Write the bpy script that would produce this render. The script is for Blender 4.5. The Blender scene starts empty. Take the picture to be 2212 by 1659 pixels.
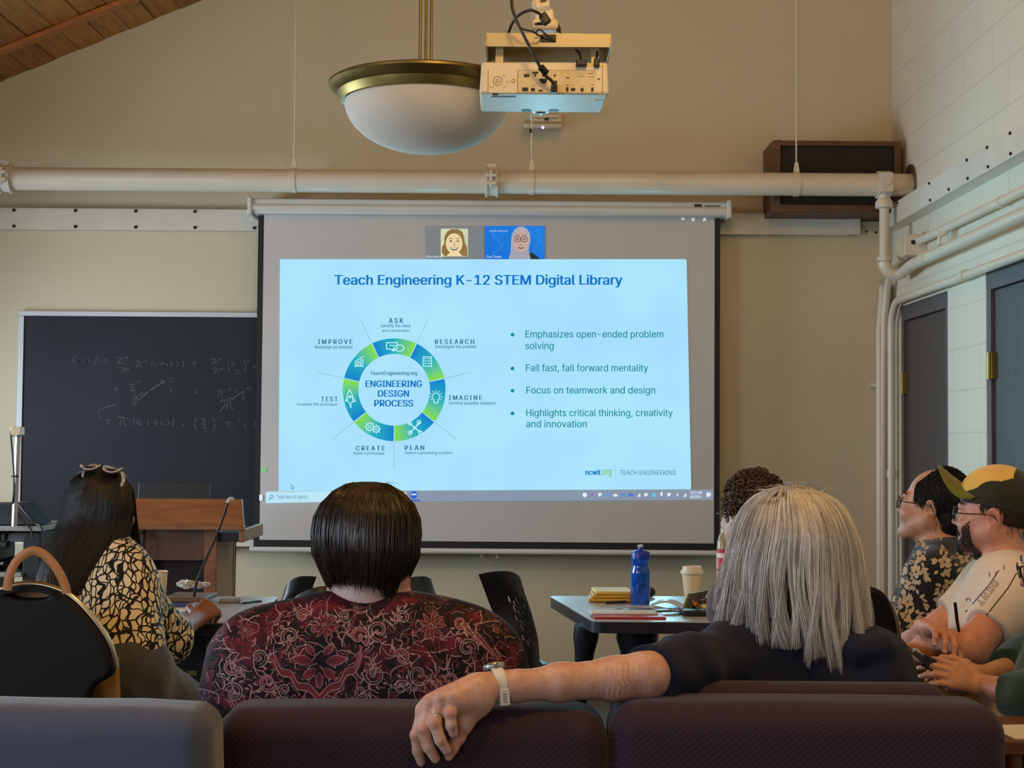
import bpy, bmesh, math, random
import numpy as np
from mathutils import Vector, Matrix, Euler
from mathutils.bvhtree import BVHTree
from mathutils.geometry import tessellate_polygon

S = bpy.context.scene
COL = S.collection
R = math.radians

# ---------------------------------------------------------------- camera, world, lights, exposure
FPX, W, H = 3100.0, 2212.0, 1659.0
EYE = Vector((0.0, 0.0, 1.35))
cd = bpy.data.cameras.new('camera')
cd.sensor_width = 36.0
cd.lens = FPX / W * 36.0
cd.clip_start = 0.05
cam = bpy.data.objects.new('camera', cd)
COL.objects.link(cam)
CROT = (Matrix.Rotation(R(0.166), 3, 'Z') @ Matrix.Rotation(R(90 + 2.235), 3, 'X') @ Matrix.Rotation(R(0.45), 3, 'Z'))
cam.matrix_world = Matrix.Translation(EYE) @ CROT.to_4x4()
S.camera = cam

S.view_settings.view_transform = 'Standard'
S.view_settings.look = 'None'
S.view_settings.exposure = 0.0
S.view_settings.gamma = 1.0
S.view_settings.use_curve_mapping = False
S.cycles.max_bounces = 8
S.cycles.diffuse_bounces = 4
S.cycles.caustics_reflective = False
S.cycles.caustics_refractive = False
S.cycles.sample_clamp_indirect = 4.0
S.cycles.use_denoising = True

wd = bpy.data.worlds.new('daylight')
S.world = wd
wd.use_nodes = True
wd.node_tree.nodes['Background'].inputs[0].default_value = (0.55, 0.72, 1.0, 1)
wd.node_tree.nodes['Background'].inputs[1].default_value = 1.0

def lamp(name, kind, loc, energy, color, aim=None, **kw):
    l = bpy.data.lights.new(name, kind)
    l.energy = energy
    l.color = color
    for k, v in kw.items():
        setattr(l, k, v)
    o = bpy.data.objects.new(name, l)
    COL.objects.link(o)
    o.location = loc
    if aim is not None:
        o.rotation_euler = (Vector(aim) - Vector(loc)).to_track_quat('-Z', 'Y').to_euler()
    return o

WARM = (1.0, 0.62, 0.19)
COOL = (0.72, 0.86, 1.0)
# warm pendant bulbs over the audience and a cooler daylight window in the left wall
lamp('pendant_bulb', 'POINT', (0.3, 2.0, 3.55), 92, WARM, shadow_soft_size=0.22)
lamp('pendant_bulb', 'POINT', (0.7, 4.0, 4.1), 30, WARM, shadow_soft_size=0.25)
lamp('window_daylight', 'AREA', (-3.9, 6.2, 1.45), 68, COOL, aim=(2.0, 6.4, 0.9), shape='RECTANGLE', size=2.0, size_y=1.1, spread=R(130))
lamp('window_daylight', 'AREA', (-3.9, 1.6, 1.8), 95, COOL, aim=(2.0, 3.2, 1.2), shape='RECTANGLE', size=2.6, size_y=1.5)
lamp('window_daylight', 'AREA', (-1.9, -2.35, 1.9), 44, (0.62, 0.8, 1.0), aim=(0.2, 4.0, 1.0), shape='RECTANGLE', size=2.4, size_y=1.4)
# spots added along the screen, boosting the light its picture throws into the room
for gx in (-0.95, -0.32, 0.32, 0.95):
    for gz in (1.35, 2.05):
        lamp('projection_glow_boost', 'SPOT', (-0.18 + gx, 7.72, gz), 11.5, (0.28, 0.78, 1.0), aim=(-0.18 + gx, 0, gz + 0.35),
             spot_size=R(165), spot_blend=0.6, shadow_soft_size=0.0)

def at(px, py, Y):
    """the point of the room seen at photo pixel (px, py) at depth Y"""
    d = CROT @ Vector(((px - 1106.0) / FPX, -(py - 829.5) / FPX, -1.0))
    return EYE + d * (Y / d.y)

def atx(px, py, X):
    d = CROT @ Vector(((px - 1106.0) / FPX, -(py - 829.5) / FPX, -1.0))
    return EYE + d * (X / d.x)

def atz(px, py, Z):
    d = CROT @ Vector(((px - 1106.0) / FPX, -(py - 829.5) / FPX, -1.0))
    return EYE + d * ((Z - EYE.z) / d.z)

# ---------------------------------------------------------------- materials
def lin(c):
    return tuple((x / 255.0 / 12.92 if x <= 10.3 else ((x / 255.0 + 0.055) / 1.055) ** 2.4) for x in c)

def new_mat(name):
    m = bpy.data.materials.new(name)
    m.use_nodes = True
    nt = m.node_tree
    return m, nt, nt.nodes['Principled BSDF']

def node(nt, t, **kw):
    n = nt.nodes.new(t)
    for k, v in kw.items():
        if k.startswith('i_'):
            key = k[2:]
            n.inputs[int(key) if key.isdigit() else key].default_value = v
        else:
            setattr(n, k, v)
    return n

def ramp(nt, fac, stops, interp='LINEAR'):
    r = nt.nodes.new('ShaderNodeValToRGB')
    r.color_ramp.interpolation = interp
    el = r.color_ramp.elements
    while len(el) < len(stops):
        el.new(0.5)
    for e, (p, c) in zip(el, stops):
        e.position = p
        e.color = (*c, 1)
    nt.links.new(fac, r.inputs[0])
    return r.outputs[0]

def M(name, rgb, rough=0.6, metal=0.0, var=0.12, scale=6.0, bump=0.0, bscale=60.0, spec=0.5, stretch=(1, 1, 1), sheen=0.0, coat=0.0, trans=0.0):
    """paint, plastic, cloth or metal with a gentle procedural variation"""
    m, nt, b = new_mat(name)
    c = lin(rgb)
    tc = node(nt, 'ShaderNodeTexCoord')
    mp = node(nt, 'ShaderNodeMapping')
    mp.inputs['Scale'].default_value = stretch
    nt.links.new(tc.outputs['Object'], mp.inputs[0])
    nz = node(nt, 'ShaderNodeTexNoise', i_Scale=scale, i_Detail=5.0)
    nt.links.new(mp.outputs[0], nz.inputs['Vector'])
    lo = tuple(x * (1 - var) for x in c)
    hi = tuple(min(1, x * (1 + var)) for x in c)
    nt.links.new(ramp(nt, nz.outputs[0], [(0.3, lo), (0.7, hi)]), b.inputs['Base Color'])
    b.inputs['Roughness'].default_value = rough
    b.inputs['Metallic'].default_value = metal
    b.inputs['Specular IOR Level'].default_value = spec
    if sheen:
        b.inputs['Sheen Weight'].default_value = sheen
    if coat:
        b.inputs['Coat Weight'].default_value = coat
    if trans:
        b.inputs['Transmission Weight'].default_value = trans
    if bump:
        n2 = node(nt, 'ShaderNodeTexNoise', i_Scale=bscale, i_Detail=3.0)
        nt.links.new(mp.outputs[0], n2.inputs['Vector'])
        bp = node(nt, 'ShaderNodeBump', i_Strength=bump, i_Distance=0.004)
        nt.links.new(n2.outputs[0], bp.inputs['Height'])
        nt.links.new(bp.outputs[0], b.inputs['Normal'])
    return m

def wood(name, c1, c2, rough=0.5, scale=4.0, stretch=(1, 8, 8), island=0.0):
    m, nt, b = new_mat(name)
    tc = node(nt, 'ShaderNodeTexCoord')
    mp = node(nt, 'ShaderNodeMapping')
    mp.inputs['Scale'].default_value = stretch
    nt.links.new(tc.outputs['Object'], mp.inputs[0])
    nz = node(nt, 'ShaderNodeTexNoise', i_Scale=scale, i_Detail=8.0, i_Distortion=1.2)
    nt.links.new(mp.outputs[0], nz.inputs['Vector'])
    col = ramp(nt, nz.outputs[0], [(0.28, lin(c1)), (0.72, lin(c2))])
    if island:
        g = node(nt, 'ShaderNodeNewGeometry')
        mr = node(nt, 'ShaderNodeMapRange', i_3=1 - island, i_4=1 + island)
        nt.links.new(g.outputs['Random Per Island'], mr.inputs[0])
        mx = node(nt, 'ShaderNodeMix', data_type='RGBA', blend_type='MULTIPLY')
        mx.inputs[0].default_value = 1
        nt.links.new(col, mx.inputs[6])
        nt.links.new(mr.outputs[0], mx.inputs[7])
        col = mx.outputs[2]
    nt.links.new(col, b.inputs['Base Color'])
    b.inputs['Roughness'].default_value = rough
    return m

def glow(name, rgb, rgb2=None, strength=1.0, axis=None):
    """something that shines: the projected picture, an indicator"""
    m = bpy.data.materials.new(name)
    m.use_nodes = True
    nt = m.node_tree
    nt.nodes.clear()
    e = node(nt, 'ShaderNodeEmission')
    o = node(nt, 'ShaderNodeOutputMaterial')
    e.inputs[0].default_value = (*lin(rgb), 1)
    e.inputs[1].default_value = strength
    nz = node(nt, 'ShaderNodeTexNoise', i_Scale=2.2, i_Detail=2.0)
    tc = node(nt, 'ShaderNodeTexCoord')
    nt.links.new(tc.outputs['Object'], nz.inputs['Vector'])
    c2 = lin(rgb2) if rgb2 else tuple(x * 0.97 for x in lin(rgb))
    nt.links.new(ramp(nt, nz.outputs[0], [(0.35, lin(rgb)), (0.65, c2)]), e.inputs[0])
    nt.links.new(e.outputs[0], o.inputs[0])
    return m

# ---------------------------------------------------------------- mesh builder
def worldloc(o):
    v = Vector((0, 0, 0))
    while o is not None:
        v += o.location
        o = o.parent
    return v

class MB:
    def __init__(s):
        s.v, s.f, s.m, s.mi = [], [], [], 0
    def add(s, vs, fs):
        n = len(s.v)
        s.v.extend(Vector(v) for v in vs)
        for f in fs:
            s.f.append(tuple(i + n for i in f))
            s.m.append(s.mi)
        return s
    def mat(s, i):
        s.mi = i
        return s
    def box(s, c, d, rot=None):
        c = Vector(c)
        hx, hy, hz = d[0] / 2, d[1] / 2, d[2] / 2
        vs = [Vector((x, y, z)) for x in (-hx, hx) for y in (-hy, hy) for z in (-hz, hz)]
        if rot is not None:
            vs = [rot @ v for v in vs]
        return s.add([c + v for v in vs], [(0, 1, 3, 2), (4, 6, 7, 5), (0, 4, 5, 1), (2, 3, 7, 6), (0, 2, 6, 4), (1, 5, 7, 3)])
    def bb(s, a, b):
        a, b = Vector(a), Vector(b)
        return s.box((a + b) / 2, [abs(x) for x in (b - a)])
    def tube(s, pts, r, n=12, cap=True, closed=False, flat=None):
        pts = [Vector(p) for p in pts]
        k = len(pts)
        rs = r if isinstance(r, (list, tuple)) else [r] * k
        vs, fs = [], []
        t0 = (pts[1] - pts[0]).normalized()
        up = Vector((0, 0, 1)) if abs(t0.z) < 0.9 else Vector((1, 0, 0))
        u = t0.cross(up).normalized()
        for i, p in enumerate(pts):
            if closed:
                t = (pts[(i + 1) % k] - pts[i - 1]).normalized()
            else:
                t = (pts[min(i + 1, k - 1)] - pts[max(i - 1, 0)]).normalized()
            u = (u - t * u.dot(t)).normalized()
            w = t.cross(u)
            for j in range(n):
                a = 2 * math.pi * j / n
                fx, fy = flat if flat else (1, 1)
                vs.append(p + (u * math.cos(a) * fx + w * math.sin(a) * fy) * rs[i])
        for i in range(k if closed else k - 1):
            for j in range(n):
                a, b = i * n + j, i * n + (j + 1) % n
                i2 = (i + 1) % k
                fs.append((a, b, i2 * n + (j + 1) % n, i2 * n + j))
        if cap and not closed:
            fs.append(tuple(range(n - 1, -1, -1)))
            fs.append(tuple((k - 1) * n + j for j in range(n)))
        return s.add(vs, fs)
    def lathe(s, prof, c=(0, 0, 0), n=32, axis=None, cap=True):
        """prof: (radius, height) from bottom to top round the local z axis"""
        c = Vector(c)
        rot = axis if axis is not None else Matrix.Identity(3)
        vs, fs = [], []
        for (r, z) in prof:
            for j in range(n):
                a = 2 * math.pi * j / n
                vs.append(c + rot @ Vector((r * math.cos(a), r * math.sin(a), z)))
        for i in range(len(prof) - 1):
            for j in range(n):
                a, b = i * n + j, i * n + (j + 1) % n
                fs.append((a, b, b + n, a + n))
        if cap:
            fs.append(tuple(range(n - 1, -1, -1)))
            fs.append(tuple((len(prof) - 1) * n + j for j in range(n)))
        return s.add(vs, fs)
    def prism(s, poly, off):
        """a polygon of 3-D points pushed along off"""
        poly = [Vector(p) for p in poly]
        off = Vector(off)
        n = len(poly)
        fs = [tuple(range(n - 1, -1, -1)), tuple(range(n, 2 * n))]
        fs += [(i, (i + 1) % n, n + (i + 1) % n, n + i) for i in range(n)]
        return s.add(poly + [p + off for p in poly], fs)
    def ball(s, c, r, n=16, m=10, rot=None):
        r = Vector(r) if not isinstance(r, (int, float)) else Vector((r, r, r))
        vs, fs = [], []
        for i in range(m + 1):
            t = math.pi * i / m
            for j in range(n):
                a = 2 * math.pi * j / n
                v = Vector((r.x * math.sin(t) * math.cos(a), r.y * math.sin(t) * math.sin(a), r.z * math.cos(t)))
                vs.append(Vector(c) + (rot @ v if rot is not None else v))
        for i in range(m):
            for j in range(n):
                fs.append((i * n + j, (i + 1) * n + j, (i + 1) * n + (j + 1) % n, i * n + (j + 1) % n))
        return s.add(vs, fs)
    def build(s, name, mats, parent=None, smooth=False, bevel=0.0, seg=2, merge=True, angle=40):
        me = bpy.data.meshes.new(name)
        off = worldloc(parent) if parent is not None else Vector((0, 0, 0))
        base = Vector((0, 0, 0))
        if parent is None and s.v:
            lo = [min(v[i] for v in s.v) for i in range(3)]
            hi = [max(v[i] for v in s.v) for i in range(3)]
            base = Vector(((lo[0] + hi[0]) / 2, (lo[1] + hi[1]) / 2, lo[2]))
            off = base
        me.from_pydata([tuple(v - off) for v in s.v], [], s.f)
        for mm in (mats if isinstance(mats, (list, tuple)) else [mats]):
            me.materials.append(mm)
        me.polygons.foreach_set('material_index', s.m)
        bm = bmesh.new()
        bm.from_mesh(me)
        if merge:
            bmesh.ops.remove_doubles(bm, verts=bm.verts, dist=1e-5)
        bmesh.ops.recalc_face_normals(bm, faces=bm.faces)
        bm.to_mesh(me)
        bm.free()
        if smooth:
            me.polygons.foreach_set('use_smooth', [True] * len(me.polygons))
            try:
                me.set_sharp_from_angle(angle=R(angle))
            except Exception:
                pass
        o = bpy.data.objects.new(name, me)
        COL.objects.link(o)
        o.location = base
        if parent is not None:
            o.parent = parent
        if bevel:
            b = o.modifiers.new('bevel', 'BEVEL')
            b.width = bevel
            b.segments = seg
            b.limit_method = 'ANGLE'
            b.angle_limit = R(35)
        return o

def tag(o, label, cat, group=None):
    o['label'] = label
    o['category'] = cat
    if group:
        o['group'] = group
    return o

def thing(name, label, cat, loc, group=None):
    o = bpy.data.objects.new(name, None)
    o.empty_display_size = 0.05
    COL.objects.link(o)
    o.location = loc
    return tag(o, label, cat, group)

def struct(o):
    o['kind'] = 'structure'
    return o

try:      # the plain sans that ships with Blender, close to the slide's lettering
    import os
    SANS = bpy.data.fonts.load(os.path.join(bpy.utils.resource_path('LOCAL'), 'datafiles', 'fonts', 'Inter.woff2'))
except Exception:
    SANS = None

def text_mesh(txt, mat, p00, ux, uy, wid, hei, parent, name, bold=0.0, spacing=1.0, lift=None, align_base=None):
    """flat lettering fitted into a wid x hei box whose lower left corner is p00; hei spans the letters' own height"""
    cu = bpy.data.curves.new(name, 'FONT')
    cu.body = txt
    if SANS is not None:
        cu.font = SANS
    cu.space_character = spacing
    cu.resolution_u = 3
    cu.fill_mode = 'NONE'
    tmp = bpy.data.objects.new('tmp_text', cu)
    COL.objects.link(tmp)
    dg = bpy.context.evaluated_depsgraph_get()
    me = bpy.data.meshes.new_from_object(tmp.evaluated_get(dg))
    bpy.data.objects.remove(tmp)
    bpy.data.curves.remove(cu)
    # fill every outline with the counters that lie inside it (strokes of one letter may overlap)
    nb = {}
    for e_ in me.edges:
        a_, b_ = e_.vertices
        nb.setdefault(a_, []).append(b_); nb.setdefault(b_, []).append(a_)
    src = [v.co.copy() for v in me.vertices]
    seen, loops = set(), []
    for st in nb:
        if st in seen:
            continue
        lp, prev, cur = [st], None, st
        seen.add(st)
        while True:
            nx = [q for q in nb[cur] if q != prev and q not in seen]
            if not nx:
                break
            prev, cur = cur, nx[0]
            seen.add(cur)
            lp.append(cur)
        if len(lp) > 2:
            loops.append(lp)
    def area(lp):
        # walked from the lower vertex index on, which keeps the drawn direction
        if lp[1] > lp[-1]:
            lp[1:] = lp[1:][::-1]
        return .5 * sum(src[lp[i - 1]].x * src[lp[i]].y - src[lp[i]].x * src[lp[i - 1]].y for i in range(len(lp)))
    def inside(p, lp):
        r_ = False
        for i in range(len(lp)):
            a_, b_ = src[lp[i - 1]], src[lp[i]]
            if (a_.y > p.y) != (b_.y > p.y) and p.x < (b_.x - a_.x) * (p.y - a_.y) / (b_.y - a_.y) + a_.x:
                r_ = not r_
        return r_
    ar = [area(lp) for lp in loops]
    big = max(range(len(ar)), key=lambda i: abs(ar[i]))
    outs = [i for i in range(len(ar)) if ar[i] * ar[big] > 0]
    holes = {i: [] for i in outs}
    for i in range(len(ar)):
        if i not in holes:
            own = [o_ for o_ in outs if inside(src[loops[i][0]], loops[o_])]
            if own:
                holes[min(own, key=lambda o_: abs(ar[o_]))].append(i)
    vs_, fs_ = [], []
    for i in outs:
        polys = [[src[k] for k in loops[j]] for j in [i] + holes[i]]
        base_ = len(vs_)
        vs_ += [tuple(p_) for pl in polys for p_ in pl]
        fs_ += [tuple(base_ + k for k in tri) for tri in tessellate_polygon(polys)]
    me = bpy.data.meshes.new(name)
    me.from_pydata(vs_, [], fs_)
    n = len(me.vertices)
    co = np.array(vs_, float).reshape(-1, 3)
    x0, x1 = co[:, 0].min(), co[:, 0].max()
    y0, y1 = (co[:, 1].min(), co[:, 1].max()) if align_base is None else (0.0, align_base)
    a = (co[:, 0] - x0) / (x1 - x0) * wid
    b = (co[:, 1] - y0) / (y1 - y0) * hei
    off = worldloc(parent)
    p = np.array(p00 - off)[None] + a[:, None] * np.array(ux)[None] + b[:, None] * np.array(uy)[None]
    if bold:
        # heavier strokes: the letter faces laid again a hair to either side
        sh = np.array(ux)[None] * (bold * wid / (x1 - x0))
        polys = [tuple(q.vertices) for q in me.polygons]
        me = bpy.data.meshes.new(name)
        me.from_pydata(np.concatenate([p - sh, p, p + sh]).tolist(), [], [tuple(i + k * n for i in q) for k in range(3) for q in polys])
    else:
        me.vertices.foreach_set('co', p.ravel())
    me.update()
    me.name = name
    me.materials.clear()
    me.materials.append(mat)
    o = bpy.data.objects.new(name, me)
    COL.objects.link(o)
    o.parent = parent
    return o

def _rbox(s, c, d, r, n=6, rot=None, puff=0.0, wob=0.0):
    """rounded, slightly padded box"""
    c = Vector(c)
    h = Vector(d) / 2
    r = min(r, h.x, h.y, h.z)
    idx, vs, fs = {}, [], []
    N = n * 2 + 8
    def pt(p):
        inn = Vector([max(-(h[k] - r), min(h[k] - r, p[k] * h[k])) for k in range(3)])
        q = Vector([p[k] * h[k] for k in range(3)]) - inn
        if q.length > 1e-9:
            # even out the corner angle
            q = q.normalized() * r
        out = inn + q
        if puff:
            w = [1 - p[k] * p[k] for k in range(3)]
            for k in range(3):
                o1, o2 = (k + 1) % 3, (k + 2) % 3
                out[k] += p[k] * puff * w[o1] * w[o2]
        if wob:
            out += Vector((math.sin(out.z * 31 + out.x * 17), math.sin(out.x * 23 + 1.7), math.sin(out.x * 29 + out.y * 13))) * wob
        return c + (rot @ out if rot is not None else out)
    def coords(k):
        # denser towards the edges
        e = [-1 + 2 * i / N for i in range(N + 1)]
        res = []
        m = 1 - r / h[k]
        for i in range(n + 1):
            res.append(-1 + (1 - m) * (1 - math.cos(i / n * math.pi / 2)) if m < 1 else -1)
        mid = 8
        for i in range(1, mid):
            res.append(-m + 2 * m * i / mid)
        for i in range(n + 1):
            res.append(m + (1 - m) * math.sin(i / n * math.pi / 2))
        return res
    for k in range(3):
        a, b = (k + 1) % 3, (k + 2) % 3
        A, B = coords(a), coords(b)
        for sgn in (-1, 1):
            ids = []
            for x in A:
                row = []
                for y in B:
                    p = [0, 0, 0]
                    p[k], p[a], p[b] = sgn, x, y
                    row.append(len(vs))
                    vs.append(pt(p))
                ids.append(row)
            for i in range(len(A) - 1):
                for j in range(len(B) - 1):
                    fs.append((ids[i][j], ids[i + 1][j], ids[i + 1][j + 1], ids[i][j + 1]))
    return s.add(vs, fs)
MB.rbox = _rbox

def plate2d(outer, holes, thick, bevel, frame, name, mat, parent, smooth=True):
    """flat plate with holes; outer/holes are (u, v) lists, frame = (origin, u, v) in the room"""
    cu = bpy.data.curves.new(name, 'CURVE')
    cu.dimensions = '2D'
    cu.fill_mode = 'BOTH'
    cu.extrude = max(1e-5, thick / 2 - bevel)
    cu.bevel_depth = bevel
    cu.bevel_resolution = 2
    cu.offset = -bevel
    for pts in [outer] + list(holes):
        sp = cu.splines.new('POLY')
        sp.points.add(len(pts) - 1)
        for q, (a, b) in zip(sp.points, pts):
            q.co = (a, b, 0, 1)
        sp.use_cyclic_u = True
    tmp = bpy.data.objects.new('tmp_curve', cu)
    COL.objects.link(tmp)
    dg = bpy.context.evaluated_depsgraph_get()
    me = bpy.data.meshes.new_from_object(tmp.evaluated_get(dg))
    bpy.data.objects.remove(tmp)
    bpy.data.curves.remove(cu)
    o, u, v = [Vector(k) for k in frame]
    w = u.cross(v)
    off = worldloc(parent)
    for vt in me.vertices:
        vt.co = o + u * vt.co.x + v * vt.co.y + w * vt.co.z - off
    me.name = name
    me.materials.clear()
    me.materials.append(mat)
    ob = bpy.data.objects.new(name, me)
    COL.objects.link(ob)
    ob.parent = parent
    if smooth:
        me.polygons.foreach_set('use_smooth', [True] * len(me.polygons))
        me.set_sharp_from_angle(angle=R(40))
    return ob

def smooth_path(pts, n=6, closed=False):
    """Catmull-Rom through the points"""
    P = [Vector(p) for p in pts]
    out = []
    k = len(P)
    rng = range(k) if closed else range(k - 1)
    for i in rng:
        if closed:
            a, b, c, d = P[i - 1], P[i], P[(i + 1) % k], P[(i + 2) % k]
        else:
            a, b, c, d = P[max(i - 1, 0)], P[i], P[i + 1], P[min(i + 2, k - 1)]
        for j in range(n):
            t = j / n
            out.append(0.5 * ((2 * b) + (c - a) * t + (2 * a - 5 * b + 4 * c - d) * t * t + (3 * b - a - 3 * c + d) * t ** 3))
    if not closed:
        out.append(P[-1])
    return out
# ================================================================ the room
def wall_paint(name, rgb, blocks=False):
    m, nt, b = new_mat(name)
    tc = node(nt, 'ShaderNodeTexCoord')
    nz = node(nt, 'ShaderNodeTexNoise', i_Scale=1.3, i_Detail=6.0)
    nt.links.new(tc.outputs['Object'], nz.inputs['Vector'])
    c = lin(rgb)
    col = ramp(nt, nz.outputs[0], [(0.3, tuple(x * 0.95 for x in c)), (0.7, c)])
    b.inputs['Roughness'].default_value = 0.62
    n2 = node(nt, 'ShaderNodeTexNoise', i_Scale=90.0, i_Detail=4.0)
    nt.links.new(tc.outputs['Object'], n2.inputs['Vector'])
    hgt = n2.outputs[0]
    if blocks:
        sp = node(nt, 'ShaderNodeSeparateXYZ')
        cb = node(nt, 'ShaderNodeCombineXYZ')
        nt.links.new(tc.outputs['Object'], sp.inputs[0])
        nt.links.new(sp.outputs['Y'], cb.inputs['X'])
        nt.links.new(sp.outputs['Z'], cb.inputs['Y'])
        br = node(nt, 'ShaderNodeTexBrick', i_Scale=1.0)
        br.inputs['Mortar Size'].default_value = 0.005
        br.inputs['Mortar Smooth'].default_value = 0.3
        br.inputs['Brick Width'].default_value = 0.4
        br.inputs['Row Height'].default_value = 0.2
        nt.links.new(cb.outputs[0], br.inputs['Vector'])
        mx = node(nt, 'ShaderNodeMix', data_type='RGBA')
        nt.links.new(br.outputs['Fac'], mx.inputs[0])
        nt.links.new(col, mx.inputs[6])
        mx.inputs[7].default_value = (*[x * 0.86 for x in c], 1)
        col = mx.outputs[2]
        mm = node(nt, 'ShaderNodeMath', operation='MULTIPLY_ADD')
        nt.links.new(br.outputs['Fac'], mm.inputs[0])
        mm.inputs[1].default_value = -1.5
        nt.links.new(n2.outputs[0], mm.inputs[2])
        hgt = mm.outputs[0]
    nt.links.new(col, b.inputs['Base Color'])
    bp = node(nt, 'ShaderNodeBump', i_Strength=0.35, i_Distance=0.004)
    nt.links.new(hgt, bp.inputs['Height'])
    nt.links.new(bp.outputs[0], b.inputs['Normal'])
    return m

m_wall = wall_paint('cream_wall_paint', (206, 196, 166))
m_block = wall_paint('painted_block_wall', (220, 212, 192), True)
m_white = M('white_gloss_paint', (214, 208, 194), 0.4, var=0.05)
m_pipe = M('cream_pipe_paint', (214, 206, 188), 0.32, var=0.06, scale=3)
m_plank = wood('ceiling_cedar', (150, 98, 44), (196, 138, 70), 0.55, 3.0, (9, 1, 9), island=0.35)
m_batten = wood('batten_wood', (150, 88, 36), (196, 124, 58), 0.45, 4, (2, 10, 10))
m_carpet = M('grey_brown_carpet', (96, 88, 80), 0.95, var=0.3, scale=140, bump=0.6, bscale=300)
m_dark = M('black_plastic', (22, 23, 26), 0.45, var=0.15)
m_screw = M('dark_screw', (40, 34, 30), 0.5, 0.4)
m_brass = M('antique_brass', (138, 122, 72), 0.42, 1.0, var=0.15, scale=14)
m_steel = M('brushed_steel', (176, 176, 174), 0.35, 0.9, var=0.08, scale=30)
m_door = wood('dark_grey_door', (62, 58, 56), (80, 77, 78), 0.5, 5, (14, 14, 1))
m_frame = M('grey_door_frame', (84, 82, 86), 0.45, var=0.08)
m_black = M('chalkboard_slate', (24, 28, 35), 0.55, var=0.22, scale=2.0, spec=0.3)

XR, YF, XL, YB = 2.10, 8.0, -3.95, -2.6
CX, CZ, CS = XL, 0.0, 0.42
p_eave = at(0, 178, YF)
def ceil_z(x):
    zl = p_eave.z + CS * (x - p_eave.x)
    xr = 0.75
    return zl if x <= xr else p_eave.z + CS * (xr - p_eave.x) - CS * (x - xr)

struct(MB().bb((XL - .2, YB, -0.1), (XR + .2, YF + .15, 0)).build('floor', m_carpet))
zt = ceil_z(0.75)
f = MB()
f.prism([(XL - .2, YF, 0), (XR + .2, YF, 0), (XR + .2, YF, ceil_z(XR + .2) + .03), (0.75, YF, zt + .03), (XL - .2, YF, ceil_z(XL - .2) + .03)], (0, .15, 0))
struct(f.build('wall_front', m_wall))
f = MB()
f.prism([(XL - .2, YB, 0), (XR + .2, YB, 0), (XR + .2, YB, ceil_z(XR + .2)), (0.75, YB, zt), (XL - .2, YB, ceil_z(XL - .2))], (0, -.15, 0))
struct(f.build('wall_back', m_wall))
# left wall with its window opening (the daylight comes in here)
f = MB()
zl = ceil_z(XL)
for (y0, y1, z0, z1) in ((YB, -0.9, 0, zl), (2.1, 5.1, 0, zl), (7.3, YF, 0, zl), (-0.9, 2.1, 0, 1.05), (-0.9, 2.1, 2.55, zl), (5.1, 7.3, 0, .85), (5.1, 7.3, 2.1, zl)):
    f.bb((XL - .15, y0, z0), (XL, y1, z1))
struct(f.build('wall_left', m_wall))
# right wall of painted blocks round two door openings
D1 = (6.98, 7.84, 2.095)
D2 = (5.46, 6.41, 2.115)
f = MB()
zr = ceil_z(XR)
for (y0, y1, z0, z1) in ((D1[1], YF, 0, zr), (D1[0], D1[1], D1[2], zr), (D2[1], D1[0], 0, zr), (D2[0], D2[1], D2[2], zr), (YB, D2[0], 0, zr)):
    f.bb((XR, y0, z0), (XR + .16, y1, z1))
struct(f.build('wall_right', m_block))

# plank ceiling: every board its own strip with an open joint
f = MB()
bw = 0.152
def slope_boards(x_from, x_to, sgn):
    x = x_from
    i = 0
    dx = bw * math.cos(math.atan(CS))
    while (x - x_to) * sgn < 0:
        x2 = x + sgn * (dx - 0.006)
        za, zb = ceil_z(x), ceil_z(x2)
        w = 0.004 * (i % 2)
        f.prism([(x, YB, za + w), (x2, YB, zb + w), (x2, YB, zb + .05), (x, YB, za + .05)], (0, YF - YB, 0))
        x += sgn * dx
        i += 1
slope_boards(XL - .2, 0.75, 1)
slope_boards(XR + .2, 0.75, -1)
f.mat(1).prism([(XL - .2, YB, ceil_z(XL - .2) + .05), (0.75, YB, zt + .05), (XR + .2, YB, ceil_z(XR + .2) + .05), (0.75, YB, zt + .15)], (0, YF - YB, 0))
struct(f.build('ceiling', [m_plank, M('ceiling_gap', (24, 15, 8), 0.9)], merge=False))
# batten that follows the roof slope, seen in the top left corner
def ceil_at(px, py):
    lo, hi = 3.0, 8.0
    for _ in range(40):
        mid = (lo + hi) / 2
        p = at(px, py, mid)
        if p.z > ceil_z(p.x):
            hi = mid
        else:
            lo = mid
    return at(px, py, lo)
a = ceil_at(6, 105)
yb_ = a.y
f = MB()
f.prism([(XL, yb_ - .035, ceil_z(XL) - .028), (XL, yb_ + .035, ceil_z(XL) - .028), (XL, yb_ + .035, ceil_z(XL) - .001), (XL, yb_ - .035, ceil_z(XL) - .001)],
        (0.72 - XL, 0, CS * (0.72 - XL)))
struct(f.build('trim_1', m_batten, bevel=.004))

f = MB().bb((XL, YF - .014, 0), (XR - .03, YF, .1))
struct(f.build('baseboard_front', M('vinyl_baseboard', (60, 54, 48), .5)))
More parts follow.
